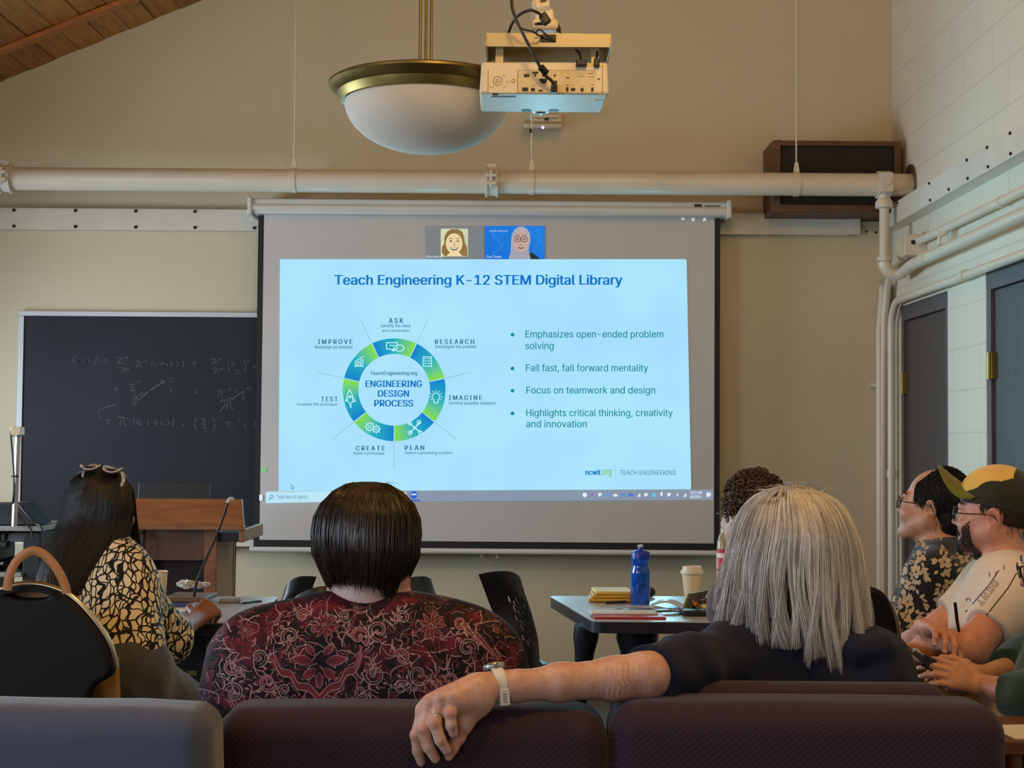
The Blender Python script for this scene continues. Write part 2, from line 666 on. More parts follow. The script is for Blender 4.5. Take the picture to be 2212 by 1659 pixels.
# bolted timber rail along the front wall, and its partner along the right wall
zc = at(1720, 484, 7.95).z
f = MB().bb((XL, YF - .05, zc - .06), (XR - .25, YF, zc + .06))
rail = struct(f.build('trim_2', m_white, bevel=.003))
for (px, py) in ((30, 444), (30, 484), (163, 447), (163, 486), (293, 449), (293, 487), (421, 451), (421, 490), (549, 490)):
    p = at(px, py, YF - .052)
    z = zc + (.045 if py < 460 else -.045)
    MB().lathe([(.009, 0), (.009, .006), (.004, .009)], (p.x, YF - .05, z), 10, Matrix.Rotation(R(90), 3, 'X')).build('bolt', m_screw, rail)
p = at(1878, 482, YF - .055)
pl = MB().bb((p.x - .05, YF - .058, zc - .058), (XR - .252, YF - .05, zc + .058)).build('end_plate', m_white, rail, bevel=.002)
for (sx, sz) in ((-.03, .04), (-.03, -.04), (.06, .045), (.06, -.045)):
    MB().lathe([(.007, 0), (.007, .006)], (p.x + sx * .6, YF - .058, zc + sz), 8, Matrix.Rotation(R(90), 3, 'X')).build('bolt', m_screw, pl)
f = MB().bb((XR - .085, 2.2, 2.52), (XR, 7.86, 2.635))
railr = struct(f.build('trim_3', m_white, bevel=.003))
for (px, py, zz) in [(1939.7, 432, 2.62), (2008, 387, 2.62), (2089, 337, 2.62), (2133, 309, 2.62), (2182.7, 277, 2.62), (2010, 428, 2.535), (2050, 405, 2.535), (2091, 379, 2.535), (2135, 354, 2.535), (2184, 324, 2.535)]:
    q = atx(px, py, XR - .086)
    MB().lathe([(.007, 0), (.007, .007)], (XR - .085, q.y, zz), 8, Matrix.Rotation(R(-90), 3, 'Y')).build('nail', m_screw, railr)

# doors in the right wall
def door(name, D, hinge_px, lab):
    y0, y1, z1 = D
    fr = .05
    f = MB()
    f.bb((XR + .005, y0, 0), (XR + .14, y0 + fr, z1))
    f.bb((XR + .005, y1 - fr, 0), (XR + .14, y1, z1))
    f.bb((XR + .005, y0 + fr, z1 - fr - .03), (XR + .14, y1 - fr, z1))
    fo = struct(f.build(name, m_frame, bevel=.003))
    leaf = MB().bb((XR + .022, y0 + fr + .004, .01), (XR + .065, y1 - fr - .004, z1 - fr - .034)).build('leaf', m_door, fo, bevel=.002)
    leaf['label'] = lab
    for hz in (z1 - .42, .25, 1.0):
        h = MB()
        h.tube([(XR - .004, y1 - fr + .002, hz - .06), (XR - .004, y1 - fr + .002, hz + .06)], .011, 10)
        h.bb((XR + .0, y1 - fr - .028, hz - .058), (XR + .021, y1 - fr + .03, hz + .058))
        h.build('hinge', m_brass, fo)
    return fo
door('door_1', D1, None, 'dark grey flush door leaf')
door('door_2', D2, None, 'dark grey wood grain door leaf')

# ---------------------------------------------------------------- pipes
YP = 7.62
pa, pb = at(0, 388, YP), at(1950, 402, YP)
zp = at(1000, 393, YP).z
rp = 25.0 * YP / FPX
t = thing('overhead_pipe', 'thick cream painted pipe running across the front wall above the screen', 'pipe', (0, YP, zp))
MB().tube([(XL + .02, YP, zp), (XR - .002, YP, zp)], rp, 32).build('pipe_run', m_pipe, t, smooth=True)
for px in (14, 1062):
    x = at(px, 395, YP).x
    f = MB()
    f.tube([(x - .028, YP, zp), (x + .028, YP, zp)], rp + .012, 28)
    f.tube([(x - .034, YP, zp), (x - .022, YP, zp)], rp + .02, 28)
    f.tube([(x + .022, YP, zp), (x + .034, YP, zp)], rp + .02, 28)
    for s in (-1, 1):
        f.bb((x - .026, YP - rp - .034, zp + s * .02 - .008), (x + .026, YP - rp + .02, zp + s * .02 + .008))
    f.tube([(x, YP - rp - .022, zp - .045), (x, YP - rp - .022, zp + .045)], .009, 8)
    f.bb((x - .022, YP - .03, zp + rp), (x + .022, YP + .03, zp + rp + .03))
    f.build('coupling', m_white, t, smooth=True)
for (px, py) in ((635, 390), (1148, 393), (1720, 396)):
    x = at(px, py, YP).x
    h = MB()
    h.tube([(x - .013, YP, zp), (x + .013, YP, zp)], rp + .004, 28)
    h.prism([(x - .016, YP - .012, zp + rp), (x + .016, YP - .012, zp + rp), (x + .008, YP - .012, zp + rp + .055), (x - .008, YP - .012, zp + rp + .055)], (0, .024, 0))
    h = h.build('hanger_strap', m_pipe, t, smooth=True)
    MB().tube([(x, YP, zp + rp + .05), (x, YP, ceil_z(x) - .001)], .0042, 8).build('hanger_rod', m_white, h, smooth=True)
xs = at(1146, 300, YP).x
MB().bb((xs - .008, YP - .008, at(1146, 287, YP).z), (xs + .008, YP + .008, at(1146, 279, YP).z)).build('rod_clip', m_dark, t)
fl = MB()
fl.lathe([(rp + .05, 0), (rp + .05, .006), (rp + .004, .008)], (XR - .0105, YP, zp), 28, Matrix.Rotation(R(90), 3, 'Y'), cap=False)
fl.build('wall_collar', M('dull_collar', (120, 108, 88), .4, .6), t, smooth=True)

# vertical riser with saddle clamp, elbow, then pipe along the right wall
XP = XR - .075
rx = at(1908, 480, YP).x
zel = at(1908, 578, YP).z
t = thing('riser_pipe', 'cream riser pipe dropping from the overhead pipe and turning along the right wall', 'pipe', (rx, YP, zel))
f = MB()
f.tube([(rx, YP - .02, zp - rp - .05), (rx, YP - .02, zel + .03)], .026, 16)
f.build('riser', m_pipe, t, smooth=True)
f = MB()
f.tube([(rx - .034, YP, zp), (rx + .034, YP, zp)], rp + .012, 28)
f.lathe([(.026, -.09), (.048, -.085), (.048, -.055), (.03, -.03), (.036, .0)], (rx, YP - .02, zp - rp + .02), 16)
f.bb((rx - .03, YP - rp - .032, zp - .05), (rx + .03, YP - rp, zp + .05))
f.lathe([(.018, 0), (.018, .012)], (rx, YP - rp - .03, zp), 12, Matrix.Rotation(R(90), 3, 'X'))
f.build('saddle_clamp', m_white, t, smooth=True)
f = MB()
el = []
for i in range(8):
    a_ = i / 7 * math.pi / 2
    el.append((rx + .07 - .07 * math.cos(a_), YP - .02, zel + .03 - .07 * math.sin(a_)))
f.tube(el, .035, 16)
f.tube([(rx, YP - .02, zel + .03), (rx, YP - .02, zel + .055)], .04, 16)
f.build('elbow', m_pipe, t, smooth=True)
f = MB()
zl_ = zel - .04
f.tube([(rx + .06, YP - .02, zl_), (XP - .0, YP - .02, zl_ + .0), (XP, YP - .09, zl_), (XP, YP - .3, 2.265), (XP, 2.4, 2.28)], .029, 16)
for yy in (7.1, 5.2):
    f.tube([(XP, yy, 2.27), (XP, yy - .05, 2.27)], .034, 16)
f.build('wall_run', m_pipe, t, smooth=True)
h = MB()
hy = atx(2030, 520, XP).y
h.bb((XR - .03, hy - .03, 2.32), (XR, hy + .03, 2.40))
h.tube([(XP, hy, 2.30), (XP, hy + .01, 2.34), (XP + .03, hy, 2.36)], .009, 8)
h.build('pipe_hanger', m_white, t, smooth=True)

jb = atx(1972, 531, XR - .06)
XC = XR - .04
t = thing('junction_box', 'small cream electrical junction box on the right wall conduit', 'box', (XR, jb.y, jb.z))
MB().bb((XR - .115, jb.y - .045, jb.z - .055), (XR, jb.y + .045, jb.z + .055)).build('box_body', m_white, t, bevel=.004)
f = MB().bb((XR - .119, jb.y - .04, jb.z - .05), (XR - .115, jb.y + .04, jb.z + .05))
f.build('cover_plate', M('ivory_plate', (206, 186, 146), .5), t)
MB().lathe([(.012, 0), (.012, .002)], (XR - .07, jb.y - .045, jb.z + .012), 12, Matrix.Rotation(R(90), 3, 'X')).build('knockout', m_dark, t)

f = MB()
f.tube([(XC, jb.y - .04, 2.385), (XC, 2.4, 2.375)], .021, 14)
for yy in (6.95, 6.1, 4.8):
    f.tube([(XC, yy, 2.38), (XC, yy - .035, 2.38)], .025, 14)
tag(f.build('electrical_conduit', m_pipe, None, smooth=True), 'upper cream conduit running from the junction box along the right wall', 'conduit')
f = MB()
k = atx(1926, 566, XC)
f.tube([(XC, jb.y + .04, jb.z - .01), (XC, 7.75, jb.z - .03), (XC - .005, 7.86, jb.z - .06), (XC - .01, 7.92, jb.z - .16), (XC - .02, 7.955, jb.z - .34), (XC - .03, 7.96, 1.2), (XC - .03, 7.96, .02)], .02, 14)
tag(f.build('electrical_conduit', m_pipe, None, smooth=True), 'cream conduit bending from the junction box down the room corner', 'conduit')
f = MB()
yc = 7.88
pts = [(XC, 2.4, 2.128), (XC, 7.55, 2.12)]
for i in range(7):
    a_ = i / 6 * math.pi / 2
    pts.append((XC, 7.72 + .16 * math.sin(a_), 1.96 + .16 * math.cos(a_)))
pts += [(XC, yc, 1.2), (XC, yc, .02)]
f.tube(pts, .021, 14)
for yy in (6.6,):
    f.tube([(XC, yy, 2.124), (XC, yy - .04, 2.124)], .026, 14)
f.tube([(XC, yc, 1.16), (XC, yc, 1.2)], .026, 14)
tag(f.build('electrical_conduit', m_pipe, None, smooth=True), 'cream conduit over the dark doors bending down beside the far door', 'conduit')
f = MB()
qx = at(1901, 800, 7.96).x
f.tube([(qx + .02, 7.965, zel - .06), (qx + .015, 7.965, zel - .14), (qx, 7.965, zel - .3), (qx, 7.965, .02)], .022, 14)
f.bb((qx - .05, 7.975, 1.66), (qx + .03, 7.999, 1.685))
tag(f.build('electrical_conduit', m_pipe, None, smooth=True), 'straight cream conduit down the front wall left of the room corner', 'conduit')

# wooden loudspeaker on the wall
ya = 7.70
s0, s1 = at(1669, 303, ya), at(1948, 459, ya)
t = thing('wall_speaker', 'brown wooden loudspeaker box with dark grille on wall by right corner', 'speaker', ((s0.x + s1.x) / 2, ya, s1.z))
m_spk = wood('speaker_walnut', (70, 44, 28), (104, 68, 42), .5, 4, (1, 1, 8))
f = MB()
w = .04
f.bb((s0.x, ya, s1.z), (s0.x + w, YF, s0.z)); f.bb((s1.x - w, ya, s1.z), (s1.x, YF, s0.z))
f.bb((s0.x + w, ya, s0.z - w * .7), (s1.x - w, YF, s0.z)); f.bb((s0.x + w, ya, s1.z), (s1.x - w, YF, s1.z + w))
f.build('cabinet', m_spk, t, bevel=.003)
MB().bb((s0.x + w, ya + .015, s1.z + w), (s1.x - w, ya + .03, s0.z - w * .7)).build('grille', M('speaker_cloth', (44, 38, 32), .9, bump=.6, bscale=500), t)

# wireless access point on the front wall behind the projector
pa_ = at(1172, 268, YF - .04)
t = thing('access_point', 'white wireless access point with blue light on wall below the projector', 'access point', (pa_.x, YF, pa_.z))
f = MB()
rot = Matrix.Rotation(R(18), 3, 'X')
f.box((pa_.x, YF - .075, pa_.z - .01), (.215, .19, .03), rot)
f.build('body', M('white_ap_plastic', (200, 190, 172), .4), t, bevel=.012, seg=3)
f = MB().bb((pa_.x - .075, YF - .05, pa_.z + .0), (pa_.x + .105, YF, pa_.z + .055))
f.bb((pa_.x - .06, YF - .075, pa_.z + .03), (pa_.x + .09, YF - .05, pa_.z + .045))
f.build('wall_bracket', m_white, t, bevel=.004)
MB().bb((pa_.x + .01, YF - .052, pa_.z + .018), (pa_.x + .035, YF - .05, pa_.z + .03)).build('port', m_dark, t)
lp = at(1171, 296, YF - .18)
MB().ball((pa_.x, YF - .168, pa_.z - .048), .0075).build('indicator_light', glow('blue_led', (190, 200, 255), (180, 190, 255), 2.5), t)
# ================================================================ blackboard, screen and its projected slide
YB_ = YF - .03
bl, bt = at(52, 683, YB_), at(300, 683, YB_)
x_l, x_r = bl.x, at(700, 900, YB_).x
z_t, z_b = at(300, 684, YB_).z, at(500, 1165, YB_).z
t = thing('blackboard', 'black chalkboard with faint chalk equations in an aluminium frame, left of the screen', 'blackboard', ((x_l + x_r) / 2, YF, z_b))
MB().bb((x_l, YF - .022, z_b), (x_r, YF - .004, z_t)).build('board', m_black, t)
m_alu = M('aluminium_trim', (188, 190, 190), .4, .35, var=.05)
f = MB()
f.bb((x_l - .03, YF - .035, z_t), (x_r, YF, z_t + .028))
f.bb((x_l - .03, YF - .03, z_b), (x_l, YF, z_t))
f.build('frame', m_alu, t, bevel=.002)
f = MB()
f.bb((x_l, YF - .10, z_b - .035), (x_r, YF, z_b - .012))
f.bb((x_l, YF - .10, z_b - .012), (x_r, YF - .09, z_b + .004))
f.build('chalk_tray', m_white, t, bevel=.003)
m_chalk = M('chalk', (84, 88, 92), .95, var=.35, scale=60)
ck = MB()
def chalk(pts, w=.0048):
    P = [at(x / 3.687, 650 + y / 3.687, YF - .0228) for x, y in pts]
    for a, b in zip(P[:-1], P[1:]):
        d = (b - a)
        if d.length < 1e-6:
            continue
        d.normalize()
        nn = Vector((-d.z, 0, d.x)) * w / 2
        a, b = a - d * w * .3, b + d * w * .3
        ck.add([a - nn, a + nn, b + nn, b - nn], [(0, 1, 2, 3)])
def arc(cx, cy, rx, ry, a0, a1, n=8):
    return [(cx + rx * math.cos(R(a0 + (a1 - a0) * i / n)), cy + ry * math.sin(R(a0 + (a1 - a0) * i / n))) for i in range(n + 1)]
def glyph(s, x, y, h):
    """quick chalk handwriting, lower left at x, y"""
    g = {'<': [[(.5, -.9), (0, -.45), (.5, 0)]], '>': [[(0, -.9), (.5, -.45), (0, 0)]], '|': [[(.1, -1), (.0, .05)]],
         'm': [[(0, -.6), (0, 0), (.05, -.5), (.25, -.6), (.3, 0), (.35, -.5), (.55, -.6), (.6, 0)]], 'n': [[(0, -.6), (0, 0), (.08, -.5), (.3, -.6), (.38, 0)]],
         'j': [[(.2, -.6), (.15, .25), (-.1, .2)]], '=': [[(0, -.5), (.55, -.52)], [(0, -.2), (.5, -.22)]], '+': [[(0, -.35), (.5, -.4)], [(.25, -.65), (.22, -.1)]],
         'n~': [[(-.2, -.75), (.1, -.95), (.2, -.6), (0, 0)], [(.2, -.7), (.45, -.95), (.45, -.2), (.6, 0)]], '-': [[(0, -.4), (.5, -.42)]],
         'v': [[(0, -.5), (.15, -.05), (.5, -.6)]], '2': [[(0, -.5), (.2, -.65), (.3, -.4), (0, 0), (.4, 0)]], '.': [[(0, 0), (.08, -.05)]],
         'c': [[(.35, -.55), (.05, -.4), (.05, -.1), (.35, 0)]], '1': [[(.05, -.7), (.0, 0)]], '(': [[(.2, -1.2), (-.05, -.5), (.2, .3)]], ')': [[(0, -1.2), (.25, -.5), (0, .3)]],
         'o': [arc(.2, -.3, .2, .3, 0, 360)], ',': [[(.08, -.05), (0, .2)]]}
    for st in g[s]:
        chalk([(x + a * h, y + b * h) for a, b in st])
def line(seq):
    for s, x, y, h in seq:
        glyph(s, x, y, h)
line([('<', 575, 490, 48), ('m', 625, 490, 50), ('n', 692, 492, 50), ('j', 745, 500, 56), ('>', 770, 492, 36), ('=', 826, 498, 56), ('n~', 942, 500, 58), ('v', 1000, 468, 44), ('-', 952, 530, 84),
      ('n~', 975, 572, 48), ('v', 1010, 560, 40), ('n~', 1090, 530, 60), ('-', 1135, 500, 34), ('2', 1160, 478, 34), ('.', 1138, 540, 60), ('|', 1208, 520, 50), ('c', 1222, 522, 50), ('o', 1250, 520, 40), ('1', 1285, 520, 50),
      ('m', 1305, 522, 48), ('1', 1365, 520, 50), ('o', 1378, 520, 36), ('>', 1405, 525, 46), ('|', 1455, 525, 56), ('2', 1462, 482, 24), ('+', 1535, 520, 58), ('n~', 1690, 510, 56), ('v', 1745, 478, 44), ('-', 1688, 530, 100),
      ('n~', 1710, 580, 52), ('v', 1750, 560, 40), ('(', 1815, 540, 60), ('n~', 1842, 520, 40), ('-', 1838, 540, 60), ('n~', 1880, 585, 46), ('.', 1915, 585, 60), (')', 1945, 545, 60), ('1', 1975, 495, 40), ('v', 2012, 545, 50)])
line([('+', 905, 730, 70), ('n~', 1040, 715, 62), ('v', 1095, 660, 40), ('-', 1042, 748, 80), ('n~', 1065, 800, 56), ('v', 1105, 770, 60), ('>', 1350, 730, 46), ('+', 1548, 745, 44), ('n~', 1735, 770, 70), ('v', 1820, 720, 40), ('2', 1870, 722, 40), ('(', 1935, 775, 46), ('n~', 1800, 860, 80), ('.', 1852, 860, 60)])
chalk([(1062, 828), (1180, 722), (1300, 645)], .007)
chalk([(1280, 632), (1316, 640), (1300, 662)])
chalk(arc(1370, 626, 26, 16, 0, 360, 10))
chalk([(1750, 885), (1800, 820), (1940, 715)], .006); chalk([(1750, 798), (1850, 772)]); chalk([(1960, 700), (2000, 690), (1992, 716)])
chalk([(922, 826), (840, 848), (792, 868), (786, 905), (798, 950)])
line([('=', 846, 985, 66), ('n~', 955, 985, 70), ('-', 1000, 950, 34), ('2', 1015, 948, 30), ('.', 1002, 990, 60), ('|', 1062, 990, 58), ('<', 1085, 990, 54), ('1', 1120, 990, 60), ('1', 1180, 990, 60), ('m', 1212, 990, 62), ('1', 1285, 990, 60),
      ('.', 1302, 985, 50), ('>', 1330, 990, 48), ('|', 1375, 995, 60), ('2', 1382, 945, 28), ('=', 1452, 1000, 40), ('(', 1552, 1010, 66), ('n~', 1605, 990, 60), ('-', 1600, 1008, 60), ('n~', 1625, 1040, 42), (')', 1700, 1010, 66), ('-', 1735, 945, 36), ('n~', 1805, 1015, 60), ('.', 1860, 1030, 60), ('1', 1905, 970, 40), ('2', 1945, 1010, 50), ('1', 2030, 1000, 60)])
ck.build('chalk_writing', m_chalk, t, merge=False)

YS = 7.80
m_fab = M('screen_fabric', (196, 194, 190), .8, var=.02)
m_bord = M('screen_black_border', (16, 19, 22), .7, var=.1)
m_hous = M('screen_housing', (206, 206, 200), .4, var=.03)
hl, hr = at(543, 443, YS - .03), at(1573, 450, YS - .03)
hz0, hz1 = at(1060, 462, YS - .1).z, at(1060, 430, YS - .1).z
t = thing('projection_screen', 'pull-down projection screen showing the slide, hung on the front wall', 'projection screen', ((hl.x + hr.x) / 2, YS, at(1060, 1192, YS).z))
f = MB()
f.bb((hl.x, YS - .07, hz0), (hr.x, YS + .05, hz1))
f.tube([(hl.x, YS - .05, hz0 + .03), (hr.x, YS - .05, hz0 + .03)], .03, 16)
hou = f.build('housing', m_hous, t, bevel=.008, smooth=True)
for x_ in (hl.x, hr.x):
    MB().bb((x_ - .012, YS - .085, hz0 - .008), (x_ + .012, YF - .052, hz1 + .008)).build('end_cap', m_hous, t, bevel=.006)
q0, q1 = at(1500, 441, YS - .0705), at(1516, 449, YS - .0705)
MB().bb((q0.x, YS - .0715, q1.z), (q1.x, YS - .07, q0.z)).build('maker_badge', m_dark, hou)
q0, q1 = at(1522, 443, YS - .0705), at(1556, 447, YS - .0705)
MB().bb((q0.x, YS - .0711, q1.z), (q1.x, YS - .07, q0.z)).build('maker_badge', M('grey_badge', (120, 122, 120), .6), hou)
A = [at(556, 455, YS), at(1555, 455, YS), at(1556, 1186, YS), at(551, 1186, YS)]
B = [at(568, 455, YS), at(1543, 462, YS), at(1542, 1171, YS), at(562, 1169, YS)]
xa0, xa1, za0, za1 = at(553, 820, YS).x, at(1555, 820, YS).x, at(1060, 1187, YS).z, hz0 + .03
xb0, xb1, zb0 = at(565.5, 820, YS).x, at(1543, 820, YS).x, at(1060, 1170, YS).z
MB().bb((xa0, YS, za0), (xa1, YS + .003, za1)).build('border', m_bord, t)
MB().bb((xb0, YS - .0012, zb0), (xb1, YS - .0004, za1)).build('fabric', m_fab, t)
bz = at(1060, 1191, YS).z
f = MB().tube([(xa0 - .02, YS, bz), (xa1 + .02, YS, bz)], .0155, 14)
f.build('bottom_bar', m_hous, t, smooth=True)
hp = at(1057, 1204, YS)
f = MB().tube(smooth_path([hp + Vector(q) for q in ((-.03, 0, .018), (-.045, 0, .002), (-.02, 0, -.018), (-.004, 0, -.024), (-.004, 0, -.04), (.006, 0, -.04), (.006, 0, -.024), (.022, 0, -.018), (.045, 0, .002), (.03, 0, .018), (0, 0, .022))], 5, True), .003, 8, closed=True)
f.build('pull_handle', m_steel, t, smooth=True)

def SP(px, py, lift=.004):
    return at(px, py, YS - lift)
def fpoly(mb, pts, lift):
    vs = [SP(x, y, lift) for x, y in pts]
    return mb.add(vs, [tuple(range(len(vs)))])
def stroke(mb, pts, w, lift, closed=False):
    P = [Vector((x, y)) for x, y in pts]
    n = len(P)
    for i in range(n if closed else n - 1):
        a, b = P[i], P[(i + 1) % n]
        d = b - a
        if d.length < 1e-6:
            continue
        d.normalize()
        nn = Vector((-d.y, d.x)) * w / 2
        a2, b2 = a - d * w * .25, b + d * w * .25
        fpoly(mb, [tuple(a2 - nn), tuple(a2 + nn), tuple(b2 + nn), tuple(b2 - nn)], lift)
    return mb
def disc(mb, cx, cy, rx, ry, lift, n=20):
    return fpoly(mb, [(cx + rx * math.cos(2 * math.pi * i / n), cy + ry * math.sin(2 * math.pi * i / n)) for i in range(n)], lift)
m_slide = glow('slide_light', (174, 231, 252), (167, 222, 253))
m_blue = glow('slide_blue_ink', (22, 118, 196))
m_teal = glow('slide_teal_ink', (20, 140, 150))
m_tdk = glow('slide_grey_teal_ink', (52, 118, 150))
m_small = glow('slide_small_ink', (70, 128, 162))
m_ln = glow('slide_pale_line', (146, 198, 224))
m_ico = glow('slide_icon_line', (196, 242, 250))
m_gr = glow('slide_green_ink', (120, 205, 120))
m_tb = glow('taskbar_light', (136, 152, 170))
m_srch = glow('search_box_light', (188, 232, 248))
m_wht = glow('projected_white', (226, 236, 244))
m_vid = glow('video_tile_grey', (126, 130, 132))
sl = fpoly(MB(), [(605, 560), (1483, 560), (1493, 1057), (602, 1061)], .004).build('slide', m_slide, t)
def stext(txt, x0, x1, ytop, ybase, mat, parent, name='slide_text', bold=0.0, cap=None, sp=1.0):
    """fit a line between the pixels; cap: the height of its capitals in curve units when letters hang below the line"""
    p0 = SP(x0, ybase, .0065)
    dx = SP(x1, ybase, .0065) - p0
    hh = (SP(x0, ytop, .0065) - p0).length
    return text_mesh(txt, mat, p0, dx.normalized(), (0, 0, 1), dx.length, hh, parent, name, bold, sp, None, cap)
def cap_height():
    cu = bpy.data.curves.new('cap_probe', 'FONT')
    cu.body = 'H'
    if SANS is not None:
        cu.font = SANS
    ob = bpy.data.objects.new('cap_probe', cu)
    COL.objects.link(ob)
    bpy.context.view_layer.update()
    h_ = ob.dimensions.y
    bpy.data.objects.remove(ob)
    return h_ if .3 < h_ < 1.2 else .69
CAP = cap_height()
stext('Teach Engineering K-12 STEM Digital Library', 723, 1344, 594, 615, m_blue, sl, 'title_text', .024, CAP)
for (s_, x0, x1, yt, yb2) in (('Emphasizes open-ended problem', 1135, 1433, 714, 729), ('solving', 1135, 1196, 739, 754), ('Fail fast, fail forward mentality', 1136, 1400, 787, 802), ('Focus on teamwork and design', 1137, 1415, 835, 850), ('Highlights critical thinking, creativity', 1137, 1453, 884, 899), ('and innovation', 1137, 1267, 908, 923)):
    stext(s_, x0, x1, yt, yb2, m_teal, sl, 'bullet_text', .008, CAP)
for y_ in (723, 796, 844, 893):
    disc(MB(), 1107, y_, 4, 4, .0065).build('bullet_dot', m_teal, sl)
for (s_, x0, x1, yt, yb2) in (('ASK', 840, 871, 687, 698), ('RESEARCH', 940, 1024, 733, 743), ('IMAGINE', 970, 1041, 854, 864), ('PLAN', 875, 916, 962, 972), ('CREATE', 769, 831, 963, 973), ('TEST', 694, 729, 857, 867), ('IMPROVE', 687, 761, 733, 743)):
    stext(s_, x0, x1, yt, yb2, m_tdk, sl, 'step_heading', .03, CAP, 1.35)
for (s_, x0, x1, yt, yb2) in (('Identify the need', 822, 886, 700, 707), ('and constraints', 825, 885, 711, 717), ('Investigate the problem', 940, 1029, 745, 752), ('Develop possible solutions', 970, 1070, 867, 874), ('Select a promising solution', 875, 977, 975, 981), ('Build a prototype', 764, 830, 976, 982), ('Evaluate the prototype', 642, 728, 870, 876), ('Redesign as needed', 681, 761, 746, 753)):
    stext(s_, x0, x1, yt, yb2, m_small, sl, 'step_text', .014, CAP)
stext('TeachEngineering.org', 800, 901, 802, 810, m_tdk, sl, 'wheel_text', .02, CAP)
for (s_, x0, x1, yt, yb2) in (('ENGINEERING', 790, 911, 822, 836), ('DESIGN', 817, 883, 843, 857), ('PROCESS', 809, 892, 864, 878)):
    stext(s_, x0, x1, yt, yb2, m_blue, sl, 'wheel_text', .03, CAP)
stext('ncwit', 1265, 1297, 1014, 1026, m_blue, sl, 'logo_text', .03)
stext('.org', 1298, 1321, 1014, 1030, m_gr, sl, 'logo_text', .02)
stext('TEACH ENGINEERING', 1339, 1460, 1016, 1026, m_small, sl, 'logo_text', .0, CAP)
stroke(MB(), [(1330, 1006), (1330, 1040)], 1.2, .0065).build('divider_line', m_ln, sl)
# the process wheel: seven segments that run from blue to green
wx, wy = 851.5, 842.0
mg, nt, b_ = new_mat('wheel_gradient')
nt.nodes.remove(b_)
e = node(nt, 'ShaderNodeEmission')
ca = node(nt, 'ShaderNodeVertexColor', layer_name='print')
nt.links.new(ca.outputs[0], e.inputs[0])
nt.links.new(e.outputs[0], nt.nodes['Material Output'].inputs[0])
NS = 14
for k in range(7):
    a0 = 90 + k * 360 / 7          # degrees clockwise from +x in the picture (y down)
    vs, fs, cols = [], [], []
    for i in range(NS + 1):
        a = R(a0 + .6 + (360 / 7 - 1.2) * i / NS)
        tt = i / NS
        c0, c1, c2 = lin((24, 130, 205)), lin((40, 176, 190)), lin((132, 222, 62))
        cc = [(c0[j] * (1 - 2 * tt) + c1[j] * 2 * tt) if tt < .5 else (c1[j] * (2 - 2 * tt) + c2[j] * (2 * tt - 1)) for j in range(3)]
        for rr in (77.5, 111):
            vs.append(SP(wx + rr * math.cos(a), wy + rr * math.sin(a), .0065))
            cols.append((*cc, 1))
    for i in range(NS):
        fs.append((2 * i, 2 * i + 1, 2 * i + 3, 2 * i + 2))
    sg = MB().add(vs, fs).build('wheel_segment', mg, sl, merge=False)
    at_ = sg.data.color_attributes.new('print', 'FLOAT_COLOR', 'POINT')
    for i, c in enumerate(cols):
        at_.data[i].color = c
    a = R(a0)
    stroke(MB(), [(wx + 113 * math.cos(a), wy + 113 * math.sin(a)), (wx + 170 * math.cos(a), wy + 170 * math.sin(a))], 1.6, .0065).build('divider_line', m_ln, sl)
ic = MB()
L9 = .009
stroke(ic, [(835, 740), (858, 740), (858, 754), (848, 754), (851, 759), (843, 754), (835, 754)], 2, L9, True)
stroke(ic, [(862 + 11 * math.cos(k), 752 + 7 * math.sin(k)) for k in [i * .52 for i in range(12)]], 2, L9, True)
stroke(ic, [(842, 746), (851, 746)], 2, L9)
ic.build('speech_bubble_icon', m_ico, sl, merge=False)
ic = MB()
stroke(ic, [(914, 771), (932, 771), (932, 791), (914, 791)], 2, L9, True)
for y_ in (775, 780, 785):
    stroke(ic, [(917, y_), (920, y_)], 2, L9); stroke(ic, [(923, y_), (930, y_)], 1.6, L9)
ic.build('checklist_icon', m_ico, sl, merge=False)
ic = MB()
stroke(ic, [(942 + 8 * math.cos(k), 857 + 8 * math.sin(k)) for k in [2.2 + i * .5 for i in range(11)]], 2, L9)
stroke(ic, [(937, 863), (938, 870), (946, 870), (947, 863)], 2, L9)
for k in range(9):
    a = R(150 + k * 30)
    stroke(ic, [(942 + 11 * math.cos(a), 857 + 11 * math.sin(a)), (942 + 14 * math.cos(a), 857 + 14 * math.sin(a))], 1.6, L9)
ic.build('light_bulb_icon', m_ico, sl, merge=False)
ic = MB()
stroke(ic, [(883, 913), (908, 934)], 3, L9); stroke(ic, [(907, 912), (886, 935)], 3, L9)
for q in ((905, 912), (885, 914), (908, 935), (886, 935)):
    stroke(ic, [(q[0] + 4 * math.cos(k), q[1] + 4 * math.sin(k)) for k in [i * .78 for i in range(8)]], 2, L9, True)
ic.build('tools_icon', m_ico, sl, merge=False)
ic = MB()
for (gx, gy, gr) in ((799, 922, 8), (813, 927, 6.5)):
    for rr, ww in ((gr, 2), (gr * .4, 1.5)):
        stroke(ic, [(gx + rr * math.cos(k), gy + rr * math.sin(k)) for k in [i * .52 for i in range(12)]], ww, L9, True)
    for k in range(8):
        stroke(ic, [(gx + gr * math.cos(k * .785), gy + gr * math.sin(k * .785)), (gx + (gr + 3) * math.cos(k * .785), gy + (gr + 3) * math.sin(k * .785))], 2, L9)
ic.build('gears_icon', m_ico, sl, merge=False)
ic = MB()
stroke(ic, [(755, 842), (761, 852), (762, 866), (757, 874), (751, 866), (750, 852)], 2, L9, True)
stroke(ic, [(750, 858), (746, 866), (751, 866)], 2, L9); stroke(ic, [(762, 858), (768, 866), (762, 868)], 2, L9)
disc(ic, 756, 857, 3, 3, L9); stroke(ic, [(757, 874), (758, 880)], 3, L9)
ic.build('rocket_icon', m_ico, sl, merge=False)
ic = MB()
stroke(ic, [(766, 791), (785, 791)], 2, L9)
